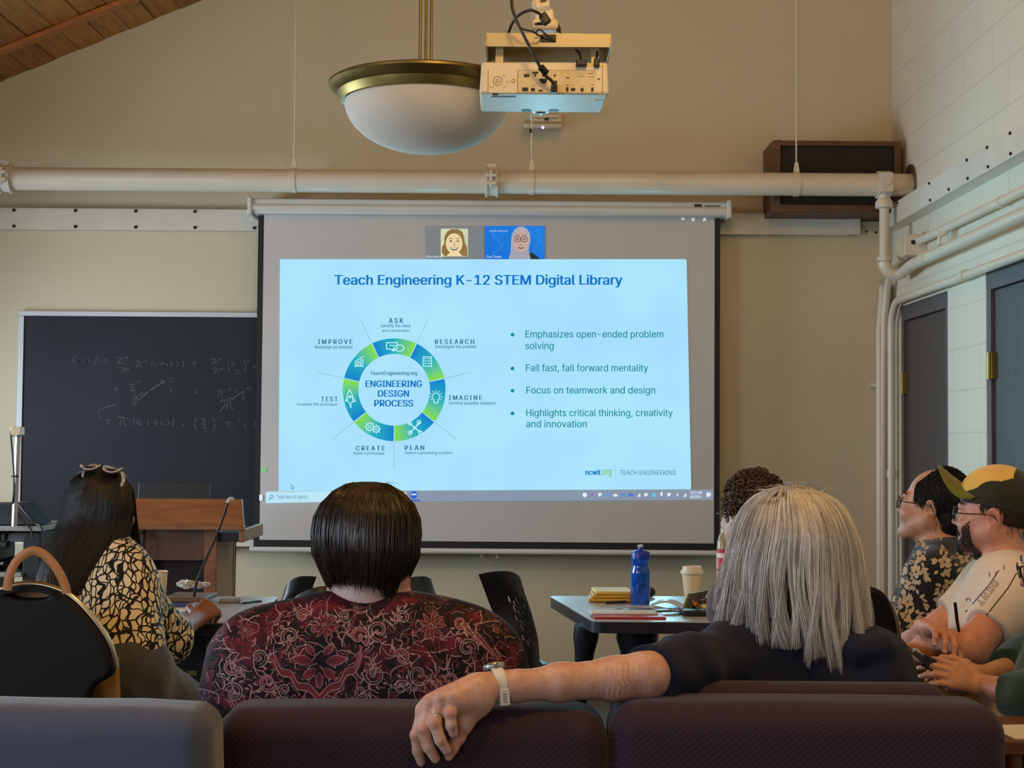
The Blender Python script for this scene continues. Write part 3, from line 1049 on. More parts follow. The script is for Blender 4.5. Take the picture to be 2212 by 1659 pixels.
for i, hh in enumerate((7, 10, 14)):
    stroke(ic, [(767 + i * 6.5, 791), (767 + i * 6.5, 791 - hh), (771 + i * 6.5, 791 - hh), (771 + i * 6.5, 791)], 1.6, L9)
stroke(ic, [(767, 781), (774, 777), (785, 770)], 2, L9)
ic.build('bar_chart_icon', m_ico, sl, merge=False)
# desktop round the slide: taskbar, search box, window buttons, mouse pointer, video tiles
tb = fpoly(MB(), [(720, 1060.5), (1541, 1058), (1541, 1080), (720, 1084)], .0045).build('taskbar', m_tb, t)
fpoly(MB(), [(574, 1063), (722, 1061), (722, 1084), (574, 1087)], .0065).build('search_box', m_srch, tb)
mg_ = MB()
stroke(mg_, [(587 + 3.5 * math.cos(k), 1073 + 3.5 * math.sin(k)) for k in [i * .7 for i in range(9)]], 1.3, .0085, True)
stroke(mg_, [(584.5, 1076), (581, 1080)], 1.4, .0085)
mg_.build('magnifier_icon', m_small, tb, merge=False)
stext('Type here to search', 597, 664, 1069, 1077, m_small, tb, 'search_text', .0, CAP).location.y = -.002
fpoly(MB(), [(560, 1069), (567, 1069), (567, 1081), (560, 1081)], .0065).build('window_button', m_wht, tb)
cm = MB()
disc(cm, 894, 1069, 8, 8, .0065); stroke(cm, [(886, 1081), (906, 1081)], 3, .0065)
cm.build('camera_app_icon', glow('app_blue', (40, 96, 220)), tb)
stroke(MB(), [(889, 1068), (899, 1068)], 3, .0085).build('camera_app_icon', m_wht, tb)
disc(MB(), 873, 1068, 5, 6, .0065).build('app_icon', m_wht, tb)
tcol = [m_wht, glow('tray_violet', (150, 120, 200)), m_wht, glow('tray_blue', (90, 160, 235)), m_wht, glow('tray_blue_two', (90, 140, 220)), glow('tray_blue_three', (80, 120, 230)), m_wht, m_wht, glow('tray_cyan', (110, 190, 235)), m_wht, m_wht, m_wht, m_wht]
for i in range(14):
    x = 1263 + i * 16.6
    q = MB()
    if i in (0, 9):
        disc(q, x, 1069, 5, 5, .0065)
    elif i == 4:
        disc(q, x, 1070, 5, 3, .0065)
    elif i in (5, 6):
        fpoly(q, [(x - 5, 1066), (x + 5, 1066), (x + 5, 1072), (x - 5, 1072)], .0065)
    elif i in (7, 13):
        fpoly(q, [(x - 4, 1073), (x + 4, 1065), (x + 4, 1073)], .0065)
    elif i == 12:
        for rr in (2, 4.5):
            stroke(q, [(x - 2 + rr * math.cos(k), 1069 + rr * math.sin(k)) for k in (-.8, -.3, .3, .8)], 1.4, .0065)
    elif i == 10:
        disc(q, x, 1067, 2.6, 5, .0065)
    else:
        fpoly(q, [(x - 4, 1065), (x + 3, 1065), (x + 4, 1069), (x - 1, 1073), (x - 4, 1071)], .0065)
    q.build('tray_icon', tcol[i], tb, merge=False)
stext('10:53 AM', 1491, 1516, 1061, 1067, m_wht, tb, 'clock_text', .02, CAP)
stext('8/5/2025', 1491, 1515, 1070, 1076, m_wht, tb, 'clock_text', .02, CAP)
fpoly(MB(), [(1526, 1064), (1535, 1064), (1535, 1072), (1530, 1072), (1528, 1075), (1527, 1072), (1526, 1072)], .0065).build('tray_icon', m_wht, tb)
wb = MB()
stroke(wb, [(1472, 473), (1479, 473)], 2, .004)
stroke(wb, [(1495, 471), (1500, 471), (1500, 476), (1495, 476)], 1.4, .004, True)
stroke(wb, [(1519, 470), (1525, 477)], 1.8, .004); stroke(wb, [(1525, 470), (1519, 477)], 1.8, .004)
wb.build('window_buttons', m_wht, t, merge=False)
stroke(MB(), [(629, 1046), (629, 1056), (631.5, 1054), (633, 1057.5), (634.5, 1057), (633, 1053.5), (636, 1053)], .9, .0065, True).build('mouse_pointer', m_small, sl, merge=False)
disc(MB(), 571, 1015, 5, 4.5, .004).build('desktop_icon', m_gr, t)

def rrect(x0, y0, x1, y1, r, n=4):
    out = []
    for cx, cy, a in ((x1 - r, y0 + r, -90), (x1 - r, y1 - r, 0), (x0 + r, y1 - r, 90), (x0 + r, y0 + r, 180)):
        for i in range(n + 1):
            out.append((cx + r * math.cos(R(a + 90 * i / n)), cy + r * math.sin(R(a + 90 * i / n))))
    return out
v1 = fpoly(MB(), rrect(918, 488, 1045, 560, 2), .004).build('video_tile', m_vid, t)
fpoly(MB(), rrect(952, 494, 1011, 554, 3), .0055).build('portrait_backdrop', glow('portrait_cream', (222, 222, 180), (200, 206, 170)), v1)
hb = MB()
fpoly(hb, [(966, 500), (975, 495), (990, 495), (999, 501), (1003, 512), (1004, 524), (1009, 534), (1010, 553), (1000, 553), (960, 553), (954, 545), (955, 533), (960, 526), (960, 512)], .007)
hb.build('portrait_hair', glow('portrait_brown', (128, 104, 62), (150, 120, 70)), v1)
fc = MB()
disc(fc, 981, 526, 18, 22, .0085, 28)
fpoly(fc, [(972, 545), (992, 545), (1000, 554), (964, 554)], .0086)
fc.build('portrait_face', glow('portrait_skin', (240, 224, 178), (232, 208, 160)), v1)
fe = MB()
for ex in (974, 989):
    disc(fe, ex, 521, 3, 1.6, .01); stroke(fe, [(ex - 4, 516), (ex, 514.5), (ex + 4, 516)], 1.3, .01)
stroke(fe, [(982, 522), (980, 530), (985, 531)], 1.0, .01)
fpoly(fe, [(972, 535), (991, 534), (987, 540), (977, 541)], .01)
fe.build('portrait_features', glow('portrait_line', (120, 90, 60)), v1, merge=False)
fpoly(MB(), [(974, 535.6), (989, 535), (986, 537.5), (977, 538)], .0115).build('portrait_teeth', m_wht, v1)
stext('Ellen Parrish', 920, 957, 552, 557, m_wht, v1, 'name_text', .0, CAP)
v2 = fpoly(MB(), rrect(1047, 488, 1177, 560, 2), .004).build('video_tile', glow('video_blue', (36, 128, 224), (28, 112, 210)), t)
bw_ = MB()
for q in ([(1060, 500), (1085, 530), (1062, 552)], [(1145, 500), (1165, 520), (1150, 545)], [(1070, 492), (1064, 512)], [(1160, 492), (1174, 540)]):
    stroke(bw_, q, .8, .0055)
bw_.build('backdrop_lines', glow('backdrop_pale', (70, 160, 240)), v2, merge=False)
stext('webinar background', 1057, 1096, 497, 501, m_wht, v2, 'backdrop_text', .0).location.y = 0
fpoly(MB(), [(1097, 560), (1104, 546), (1150, 546), (1168, 560)], .0065).build('video_jacket', glow('video_black', (44, 52, 62)), v2)
hj = MB()
fpoly(hj, [(1104, 520), (1106, 505), (1112, 495), (1121, 489.5), (1130, 489.5), (1139, 495), (1145, 505), (1146, 520), (1142, 540), (1146, 560), (1098, 560), (1103, 545)], .008)
hj.build('video_headscarf', glow('video_scarf', (178, 178, 190), (158, 158, 172)), v2)
disc(MB(), 1125, 521, 15.5, 24, .0095, 28).build('video_face', glow('video_skin', (206, 172, 162), (196, 160, 150)), v2)
gl_ = MB()
for ex in (1118, 1132.5):
    stroke(gl_, rrect(ex - 6, 512, ex + 6, 522, 3), 1.3, .0115, True); disc(gl_, ex, 517, 2.4, 1.4, .0115)
    stroke(gl_, [(ex - 5, 509), (ex, 507.5), (ex + 5, 509)], 1.2, .0115)
stroke(gl_, [(1124, 515), (1126.5, 515)], 1.2, .0115); stroke(gl_, [(1123, 529), (1127, 529)], 1, .0115)
stroke(gl_, [(1119, 535), (1125, 536.5), (1131, 535)], 1.8, .0115)
gl_.build('video_glasses', glow('video_dark', (70, 58, 66)), v2, merge=False)
stext('Dua Chater', 1051, 1084, 552, 557, m_wht, v2, 'name_text', .0, CAP)

# ================================================================ projector on its ceiling mount
YP0 = 4.50
m_pj = M('white_projector_plastic', (234, 220, 186), .42, var=.03)
m_pj2 = M('projector_panel', (226, 206, 160), .45, var=.03)
m_hole = M('port_black', (14, 13, 13), .5)
c0, c1 = at(1036, 133, YP0), at(1316, 204, YP0)
t = thing('projector', 'white ceiling projector with cabled back panel, hung from a mounting plate', 'projector', ((c0.x + c1.x) / 2, YP0 + .13, c1.z))
dep = .275
f = MB()
bx = [(c0.x - .0, YP0, c1.z), (c1.x, YP0, c1.z), (c1.x - .012, YP0 + dep, c1.z + .004), (c0.x - .003, YP0 + dep, c1.z + .004)]
tx = [(c0.x + .006, YP0, c0.z), (c1.x - .006, YP0, c0.z), (c1.x - .02, YP0 + dep, c0.z), (c0.x + .004, YP0 + dep, c0.z)]
f.add(bx + tx, [(3, 2, 1, 0), (4, 5, 6, 7), (0, 1, 5, 4), (1, 2, 6, 5), (2, 3, 7, 6), (3, 0, 4, 7)])
f.build('body', m_pj, t, bevel=.009, seg=3, smooth=True)
def PJ(px, py, l=.001):
    return at(px, py, YP0 - l)
def back(name, x0, y0, x1, y1, mat, l=.002, par=None, bev=.0):
    a, b = PJ(x0, y0, l), PJ(x1, y1, l)
    return MB().bb((a.x, YP0 - l, b.z), (b.x, YP0 + .001, a.z)).build(name, mat, par or t, bevel=bev)
c7 = lambda x, y: (1000 + x / 6.32, 20 + y / 6.32)
def back7(name, x0, y0, x1, y1, mat, l=.002, par=None, bev=.0):
    (a, b), (c, d) = c7(x0, y0), c7(x1, y1)
    return back(name, a, b, c, d, mat, l, par, bev)
pan = back7('connector_panel', 750, 832, 1805, 1140, m_pj2, .0015)
kp = back7('keypad', 345, 832, 742, 1140, m_pj, .0012)
m_line = M('panel_seam', (150, 128, 84), .6)
back7('panel_seam', 748, 826, 1805, 834, m_line, .002, pan); back7('panel_seam', 746, 832, 751, 1140, m_line, .002, pan); back7('panel_seam', 342, 826, 346, 1140, m_line, .002, kp); back7('panel_seam', 1904, 760, 1908, 1140, m_line, .002, pan)
for (x0, y0, x1, y1) in ((832, 884, 905, 924), (950, 850, 1030, 880), (975, 885, 1000, 915), (1080, 890, 1106, 918), (1238, 892, 1266, 916), (1045, 945, 1148, 985), (1068, 985, 1130, 1015), (1225, 975, 1285, 1018), (808, 1068, 890, 1118), (930, 1074, 982, 1118), (1032, 1098, 1090, 1120), (1408, 1064, 1440, 1122), (1474, 1074, 1532, 1116), (1608, 1076, 1648, 1120), (1752, 1066, 1780, 1122), (1408, 928, 1458, 940), (1840, 942, 1868, 956)):
    q = back7('port', x0, y0, x1, y1, m_hole, .003, pan)
for (x0, y0, x1, y1) in ((1565, 870, 1665, 874), (1565, 912, 1662, 920), (1700, 870, 1780, 880), (1700, 920, 1780, 926), (845, 860, 900, 864), (1230, 860, 1280, 864), (930, 1040, 990, 1045), (1050, 1040, 1140, 1045), (1408, 1030, 1450, 1042), (1490, 1040, 1525, 1045), (1610, 1050, 1660, 1055), (1750, 1025, 1790, 1032)):
    back7('port_caption', x0, y0, x1, y1, m_line, .0022, pan)
def ring7(mb, cx, cy, rr, w):
    P = [PJ(*c7(cx + rr * math.cos(k * .393), cy + rr * math.sin(k * .393)), .002) for k in range(16)]
    mb.tube(P, w, 6, closed=True)
kr = MB()
ring7(kr, 475, 978, 60, .0009); ring7(kr, 475, 978, 22, .0009); ring7(kr, 688, 978, 24, .0009)
kr.build('button', m_line, kp, smooth=True)
for (x0, y0, x1, y1) in ((535, 882, 582, 916), (585, 962, 640, 996), (366, 1040, 418, 1068), (535, 1042, 585, 1068)):
    back7('button', x0, y0, x1, y1, m_pj2, .003, kp, .001)
back7('latch', 404, 1146, 482, 1172, m_hole, .003)
zb_ = c1.z - .0005
def under(name, cx, cy, rx, ry, mat):
    p = atz(cx, cy, zb_)
    vs = [Vector((p.x + rx * math.cos(k * .393), p.y + ry * math.sin(k * .393), c1.z + .004 * (p.y - YP0) / dep - .0014)) for k in range(16)]
    MB().prism(vs, (0, 0, .0014)).build(name, mat, t)
under('foot', 1137, 241.5, .017, .02, m_hole); under('foot', 1196, 241.5, .018, .02, M('grey_foot', (110, 112, 112), .5))
a_, b_2 = atz(1061, 208, zb_), atz(1114, 212, zb_)
MB().bb((a_.x, a_.y, c1.z - .001), (b_2.x, a_.y + .012, c1.z + .001)).build('vent_slot', M('vent_grey', (110, 120, 124), .6), t)
a_ = atz(1290, 218, zb_)
MB().bb((a_.x - .008, a_.y, c1.z - .0008), (a_.x + .02, a_.y + .12, c1.z + .002)).build('rating_label', m_wht if False else M('pale_label', (228, 230, 230), .4), t)
lx = at(1168, 245, YP0 + dep).x
MB().lathe([(.048, 0), (.048, .028), (.04, .03)], (lx, YP0 + dep - .004, c1.z + .048), 24, Matrix.Rotation(R(-90), 3, 'X')).build('lens', M('lens_ring', (60, 60, 62), .3), t, smooth=True)

# tray of the mount above it
q0, q1 = at(1050, 71, YP0 + .02), at(1320, 102, YP0 + .02)
m_tray = M('cream_steel_tray', (196, 180, 140), .4, .2, var=.04)
ymt = YP0 + .02
td = .19
t = thing('projector_mount', 'cream ceiling mount with flat tray and jointed arm holding the projector', 'mount', ((q0.x + q1.x) / 2, ymt + td / 2, q1.z))
f = MB()
f.bb((q0.x, ymt, q1.z), (q1.x, ymt + .004, q0.z))
f.bb((q0.x, ymt + td - .004, q1.z), (q1.x, ymt + td, q0.z))
f.bb((q0.x, ymt, q1.z), (q0.x + .004, ymt + td, q0.z)); f.bb((q1.x - .004, ymt, q1.z), (q1.x, ymt + td, q0.z))
f.bb((q0.x, ymt, q0.z - .004), (q1.x, ymt + td, q0.z))
f.build('tray', m_tray, t, bevel=.0015)
f = MB()
for i in range(9):
    for j in range(3):
        x = q0.x + .03 + i * .036
        f.bb((x, ymt + .03 + j * .045, q0.z - .0065), (x + .02, ymt + .042 + j * .045, q0.z - .0042))
f.build('vent_slot', M('slot_grey', (96, 98, 96), .5), t, merge=False)
u0, u1 = at(1168, 75, ymt - .002), at(1201, 91, ymt - .002)
MB().bb((u0.x, ymt - .006, u1.z), (u1.x, ymt, u0.z)).build('inlet_socket', m_hole, t, bevel=.001)
cxm = at(1172, 60, ymt + td / 2).x
MB().bb((q0.x + .03, ymt + .05, c0.z), (q0.x + .055, ymt + .14, q1.z + .03)).build('spider_leg', m_tray, t)
MB().bb((q1.x - .06, ymt + .05, c0.z), (q1.x - .035, ymt + .14, q1.z + .03)).build('spider_leg', m_tray, t)
ya_ = ymt + td / 2
def MP(px, py, dy=0.0):
    return at(px, py, ya_ + dy)
m_arm = M('white_mount_paint', (226, 214, 186), .38, var=.04)
f = MB()
f.rbox(MP(1177, 58), (.085, .08, .035), .012)
f.tube([MP(1176, 60), MP(1174, 36)], [.032, .026], 14)
f.rbox(MP(1165, 40), (.026, .06, .055), .008, rot=Matrix.Rotation(R(18), 3, 'Y'))
f.rbox(MP(1187, 44), (.03, .06, .06), .008, rot=Matrix.Rotation(R(-8), 3, 'Y'))
f.tube([MP(1158, 18, -.02), MP(1186, 12, -.02)], .02, 14)
f.rbox(MP(1168, 16), (.056, .05, .045), .01, rot=Matrix.Rotation(R(-14), 3, 'Y'))
f.tube([MP(1170, 10), MP(1173, -40)], [.026, .026], 16)
top = MP(1173, -40)
f.tube([top, (top.x, top.y, ceil_z(top.x) - .002)], .026, 16)
f.build('arm', m_arm, t, smooth=True)
f = MB()
f.tube([MP(1156, 53, -.035), MP(1174, 50, -.042)], .006, 8)
f.build('joint_bolt', m_dark, t)
f = MB()
f.bb(MP(1172, 4, -.034) + Vector((-.006, -.004, -.02)), MP(1172, 4, -.034) + Vector((.012, .004, .012)))
f.build('joint_bolt', m_dark, t)
m_cab = M('black_cable', (46, 38, 28), .5, var=.1)
f = MB()
cab = smooth_path([at(1110, -60, YP0 - .09), at(1105, 0, YP0 - .09), at(1113, 38, YP0 - .1), at(1133, 80, YP0 - .1), at(1160, 132, YP0 - .08), at(1175, 160, YP0 - .06), at(1192, 175, YP0 - .045), at(1197, 190, YP0 - .03), at(1198, 198, YP0 - .004)], 6)
tp = cab[0]
f.tube([Vector((tp.x, tp.y, ceil_z(tp.x) - .004))] + cab, .0052, 8)
c = f.build('cable', m_cab, None, smooth=True)
tag(c, 'long black video cable hanging from the ceiling into the projector back panel', 'cable')
f = MB()
f.tube([at(1168, 145, YP0 - .07), at(1180, 158, YP0 - .055)], .0115, 10)
f.build('ferrite_core', m_dark, c, smooth=True)
MB().rbox(at(1197, 192, YP0 - .017), (.02, .03, .026), .004).build('plug', m_dark, c, smooth=True)
f = MB()
f.tube(smooth_path([at(1099, 69, YP0 + .05), at(1108, 48, YP0 + .0), at(1122, 32, YP0 - .04), at(1145, 22, YP0 - .05), at(1163, 28, YP0 - .04), at(1172, 36, YP0 - .03)], 6), .0046, 8)
c = f.build('cable', m_cab, None, smooth=True)
tag(c, 'looped black power lead resting on the mount tray, plug beside the arm', 'cable')
MB().rbox(at(1177, 41, YP0 - .02), (.026, .026, .036), .005, rot=Matrix.Rotation(R(-35), 3, 'Y')).build('plug', m_dark, c, smooth=True)
f = MB()
f.tube(smooth_path([at(1113, 48, YP0 - .05), at(1128, 62, YP0 - .05), at(1150, 68, YP0 - .04), at(1163, 76, YP0 - .02), at(1172, 80, YP0 + .015)], 6), .0032, 8)
f.tube(smooth_path([at(1158, 70, YP0 - .01), at(1165, 64, YP0 - .02), at(1178, 73, YP0 - .01), at(1196, 88, YP0 + .012)], 6), .0026, 8)
tag(f.build('cable', m_cab, None, smooth=True), 'thin black leads plugged into the tray socket of the projector mount', 'cable')
f = MB()
f.tube([at(1198, 50, YP0 + .1), at(1208, 66, YP0 + .1)], [.012, .008], 8)
f.tube([at(1208, 66, YP0 + .1), at(1210, 71, YP0 + .11)], .004, 8)
tag(f.build('power_plug', m_dark, None, smooth=True), 'black plug behind the projector mount arm on the right', 'plug')
f = MB()
f.rbox(at(1256, 137, YP0 - .012), (.034, .024, .02), .004)
f.tube(smooth_path([at(1256, 132, YP0 - .012), at(1251, 114, YP0 + .05), at(1244, 108, YP0 + .1)], 5), .004, 8)
tag(f.build('power_plug', m_dark, None, smooth=True), 'wide black plug over the top edge of the projector back', 'plug')
f = MB()
f.rbox(at(1289, 136, YP0 - .008), (.018, .016, .028), .004)
f.tube([at(1289, 130, YP0 - .008), at(1290, 110, YP0 + .08)], .004, 8)
tag(f.build('power_plug', m_dark, None, smooth=True), 'narrow black plug at the top right corner of the projector back', 'plug')

# ================================================================ pendant lamp
YL = 5.0
kx = YL / FPX
pc = at(921, 193, YL)
t = thing('pendant_lamp', 'brass rimmed pendant lamp with frosted white glass bowl left of projector', 'lamp', (pc.x, YL, pc.z - .2))
f = MB()
f.lathe([(.27, .0), (.288, -.052), (.296, -.05), (.306, -.03), (.309, -.022), (.316, -.02), (.334, -.004), (.342, .004), (.342, .012), (.332, .018), (.29, .016), (.272, .006)], (pc.x, YL, pc.z), 64, cap=False)
f.build('rim', m_brass, t, smooth=True, angle=30)
prof = []
for i in range(15):
    a_ = i / 14 * math.pi / 2
    prof.append((.286 * math.sin(a_) ** .93 + .0005, -.05 - .172 * math.cos(a_) ** 1.05))
mb_, nt, b_ = new_mat('frosted_bowl_glass')
tcn = node(nt, 'ShaderNodeTexCoord')
nzn = node(nt, 'ShaderNodeTexNoise', i_Scale=3.0, i_Detail=3.0)
nt.links.new(tcn.outputs['Object'], nzn.inputs['Vector'])
nt.links.new(ramp(nt, nzn.outputs[0], [(.3, lin((214, 206, 190))), (.7, lin((222, 214, 200)))]), b_.inputs['Base Color'])
b_.inputs['Roughness'].default_value = .7
b_.inputs['Specular IOR Level'].default_value = .15
b_.inputs['Subsurface Weight'].default_value = .15
b_.inputs['Subsurface Radius'].default_value = (.05, .05, .05)
f = MB().lathe(prof, (pc.x, YL, pc.z), 64)
f.build('bowl', mb_, t, smooth=True)
for px in (908, 920.5, 932):
    x = at(px, 60, YL).x
    MB().tube([(x, YL, pc.z - .1), (x, YL, ceil_z(x) - .001)], .0052, 12).build('stem_rod', m_brass, t, smooth=True)
# ================================================================ lectern, AV cart, tables, chairs, things on them
m_oak = wood('lectern_oak', (120, 70, 34), (158, 98, 52), .42, 3.2, (1.2, 6, 9))
m_oakd = wood('lectern_brown_panel', (92, 56, 38), (108, 68, 46), .5, 3, (6, 6, 1.5))
YLc = 6.5
def LB(x0, y0, x1, y1, ya, yb, **k):
    a, b = at(x0, y0, ya), at(x1, y1, ya)
    return (a.x, ya, b.z), (b.x, yb, a.z)
a, b = at(283, 1079, YLc), at(526, 1144, YLc)
t = thing('lectern', 'oak lectern with a laptop on top, in front of the blackboard', 'lectern', ((a.x + b.x) / 2, YLc + .25, 0))
f = MB()
q = [at(278, 1077, YLc + .05), at(522, 1079, YLc + .05), at(527, 1142, YLc), at(276, 1141, YLc)]
f.prism(q, (0, .03, 0))
f.build('top_panel', m_oak, t, bevel=.004)
e0, e1 = at(270, 1134, YLc - .012), at(527, 1146, YLc - .012)
MB().bb((e0.x, YLc - .012, e1.z), (e1.x, YLc + .03, e0.z)).build('edge_trim', m_oak, t, bevel=.003)
f = MB()
g0, g1 = at(516, 1144, YLc), at(526, 1172, YLc)
f.bb((g0.x, YLc, g1.z), (g1.x, YLc + .5, g0.z))
f.build('side_wing', m_oak, t, bevel=.003)
f = MB()
l0 = at(276, 1144, YLc)
f.bb((l0.x, YLc, g1.z), (l0.x + .02, YLc + .5, l0.z))
f.build('side_wing', m_oak, t, bevel=.003)
f = MB()
zt_ = at(400, 1146, YLc).z
bx0, bx1 = at(285, 1200, YLc + .06).x, at(468, 1200, YLc + .06).x
pxs = at(441, 1200, YLc + .06).x
f.bb((pxs, YLc + .06, 0), (bx1, YLc + .5, zt_)); f.bb((bx0, YLc + .06, 0), (bx0 + .05, YLc + .5, zt_))
f.bb((bx0, YLc + .46, .02), (bx1, YLc + .5, zt_))
f.build('side_panel', m_oak, t, bevel=.004)
zm = at(400, 1211, YLc + .06).z
MB().bb((bx0 + .05, YLc + .08, zm), (pxs, YLc + .1, zt_)).build('front_panel', m_oakd, t)
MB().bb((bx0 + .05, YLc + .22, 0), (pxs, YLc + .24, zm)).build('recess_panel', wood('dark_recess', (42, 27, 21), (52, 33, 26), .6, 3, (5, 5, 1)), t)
dx = at(470, 1150, YLc + .1)
d2 = at(515, 1171, YLc + .1)
MB().bb((dx.x, YLc + .1, d2.z), (d2.x, YLc + .45, dx.z)).build('drawer_unit', m_dark, t)
s0, s1 = at(299, 1040, YLc + .2), at(453, 1082, YLc + .2)
t = thing('laptop', 'open black laptop screen seen from behind on top of lectern', 'laptop', ((s0.x + s1.x) / 2, YLc + .25, s1.z - .03))
m_lap = M('laptop_black', (17, 17, 18), .5, var=.1)
MB().box(((s0.x + s1.x) / 2, YLc + .2, (s0.z + s1.z) / 2 - .012), (s1.x - s0.x, .009, s0.z - s1.z + .02), Matrix.Rotation(R(-12), 3, 'X')).build('lid', m_lap, t, bevel=.003)
MB().bb((s0.x, YLc + .21, s1.z - .032), (s1.x, YLc + .42, s1.z - .016)).build('keyboard_base', m_lap, t, bevel=.003)
# gooseneck microphone at the table in front
YG = 5.25
f = MB()
gp = smooth_path([at(419, 1292, YG), at(424, 1262, YG), at(441, 1217, YG + .03), at(465, 1163, YG + .08), at(481, 1122, YG + .1), at(492, 1088, YG + .1), at(497, 1079, YG + .1)], 6)
t = thing('gooseneck_microphone', 'thin black gooseneck microphone with pale tip rising from left table before lectern', 'microphone', gp[0])
f.tube(gp, [.0055 - .0016 * i / len(gp) for i in range(len(gp))], 8)
f.build('stem', m_dark, t, smooth=True)
MB().tube(smooth_path([at(493, 1086, YG + .1), at(496, 1078, YG + .1), at(501, 1077, YG + .1), at(502, 1081, YG + .1)], 4), .0065, 10).build('tip', M('mic_tip', (190, 196, 200), .4), t, smooth=True)
b0 = atz(419, 1290, .745)
MB().lathe([(.045, 0), (.045, .008), (.02, .014)], (gp[0].x, gp[0].y, .741), 20).build('base', m_dark, t, smooth=True)
f = MB().tube(smooth_path([at(302, 1147, YLc - .02), at(306, 1160, YLc - .02), at(310, 1185, YLc - .02), at(312, 1215, YLc)], 5), .005, 8)
f.rbox(at(302, 1150, YLc - .016), (.03, .015, .02), .004)
tag(f.build('cable', m_dark, None, smooth=True), 'short black cable hanging down the front of the lectern', 'cable')

# AV cart at the far left
YC = 6.3
t = thing('equipment_cart', 'grey equipment cart with black side frame at far left under blackboard', 'cart', (at(20, 1200, YC).x, YC + .2, 0))
m_shelf = M('grey_shelf', (150, 148, 142), .45, .2)
m_blk = M('cart_black', (20, 22, 26), .5)
for (ya2, yb2, x1) in ((1136, 1148, 92), (1237, 1247, 46)):
    p, q = at(-60, ya2, YC), at(x1, yb2, YC)
    MB().bb((p.x, YC, q.z), (q.x, YC + .45, p.z)).build('shelf', m_shelf, t, bevel=.003)
p, q = at(50, 1150, YC + .03), at(88, 1149, YC + .03)
MB().bb((p.x, YC + .03, .06), (q.x, YC + .42, p.z)).build('side_panel', m_blk, t, bevel=.004)
p = at(-60, 1240, YC)
MB().bb((p.x, YC + .03, .06), (p.x + .04, YC + .42, at(0, 1149, YC).z)).build('side_panel', m_blk, t, bevel=.004)
MB().bb((p.x, YC, .06), (q.x, YC + .45, .12)).build('bottom_shelf', m_blk, t, bevel=.004)
for (x, y) in ((p.x + .05, YC + .05), (q.x - .05, YC + .05), (p.x + .05, YC + .4), (q.x - .05, YC + .4)):
    MB().tube([(x - .012, y, .03), (x + .012, y, .03)], .03, 14).build('caster', m_blk, t, smooth=True)
ct = at(0, 1136, YC).z
f = MB()
mk = [at(-60, 1089, YC + .12), at(40, 1087, YC + .12), at(46, 1090, YC + .12), at(84, 1134, YC + .02), at(-60, 1134, YC + .02)]
f.prism(mk, (0, .2, 0))
tag(f.build('equipment_bag', M('black_nylon', (28, 29, 31), .7, bump=.3), None, bevel=.012), 'black sloped equipment case on top of cart at far left', 'bag')
f = MB()
pt_, pb_ = at(39, 938, YC - .02), at(31, 1137, YC - .02)
t = thing('power_pole', 'slim grey metal pole with cream outlet box beside the blackboard', 'pole', pb_)
f.tube([pb_, pt_], .0125, 4)
f.build('pole', m_alu, t)
MB().rbox(at(38, 931, YC - .02), (.046, .05, .036), .004).build('outlet_box', M('cream_plastic', (214, 198, 160), .5), t, smooth=True)
MB().bb(at(26, 941, YC - .04), at(50, 943, YC + .0)).build('box_clamp', m_dark, t)
f = MB().tube(smooth_path([at(27, 930, YC - .04), at(23, 938, YC - .04), at(27, 985, YC - .04), at(30, 1035, YC - .04), at(29, 1075, YC - .04), at(27, 1088, YC - .02)], 5), .005, 8)
f.build('pole_cable', m_dark, t, smooth=True)
MB().tube([at(25, 1029, YC - .03), at(40, 1029, YC - .03)], .004, 6).build('cable_tie', m_dark, t)
f = MB()
f.tube(smooth_path([at(38, 1108, YC - .01), at(50, 1125, YC - .02), at(66, 1142, YC - .02), at(70, 1160, YC - .02), at(78, 1182, YC - .02)], 5), .004, 8)
f.tube(smooth_path([at(78, 1132, YC - .0), at(88, 1138, YC - .02), at(94, 1150, YC - .02)], 5), .004, 8)
tag(f.build('cable', m_dark, None, smooth=True), 'black cables drooping over the cart edge at far left', 'cable')
f = MB()
p = at(8, 1166, YC + .06)
f.rbox(at(10, 1176, YC + .06), (.034, .05, .026), .004)
f.rbox(at(12, 1160, YC + .06), (.012, .04, .03), .004)
for s in (-1, 1):
    f.tube(smooth_path([at(12, 1158, YC + .06), at(12 + 12 * s, 1152, YC + .06), at(12 + 22 * s, 1149, YC + .06)], 4), .002, 6)
tag(f.build('projector_clamp', m_dark, None, smooth=True), 'small black clamp hanging under the cart top shelf at far left', 'clamp')
zsh = at(0, 1237, YC).z
p, q = at(29, 1151, YC + .2), at(49, 1236, YC + .2)
f = MB()
f.bb((at(-60, 1200, YC).x + .05, YC + .2, zsh + .12), (q.x - .002, YC + .4, at(0, 1151, YC + .2).z))
tag(f.build('cardboard_box', M('white_box', (196, 198, 196), .6), None, bevel=.003), 'white box between the cart shelves at far left', 'box')
f = MB()
rnd = random.Random(4)
for k in range(6):
    pp = []
    for i in range(7):
        pp.append(Vector((at(-40 + i * 13, 1220, YC).x, YC + .07 + rnd.uniform(-.05, .07), zsh + .008 + rnd.uniform(0, .045))))
    f.tube(smooth_path(pp, 4), .008, 7)
f = f.build('cable_heap', m_dark, None, smooth=True)
tag(f, 'heap of black cables on the lower cart shelf at far left', 'cables')
f['kind'] = 'stuff'

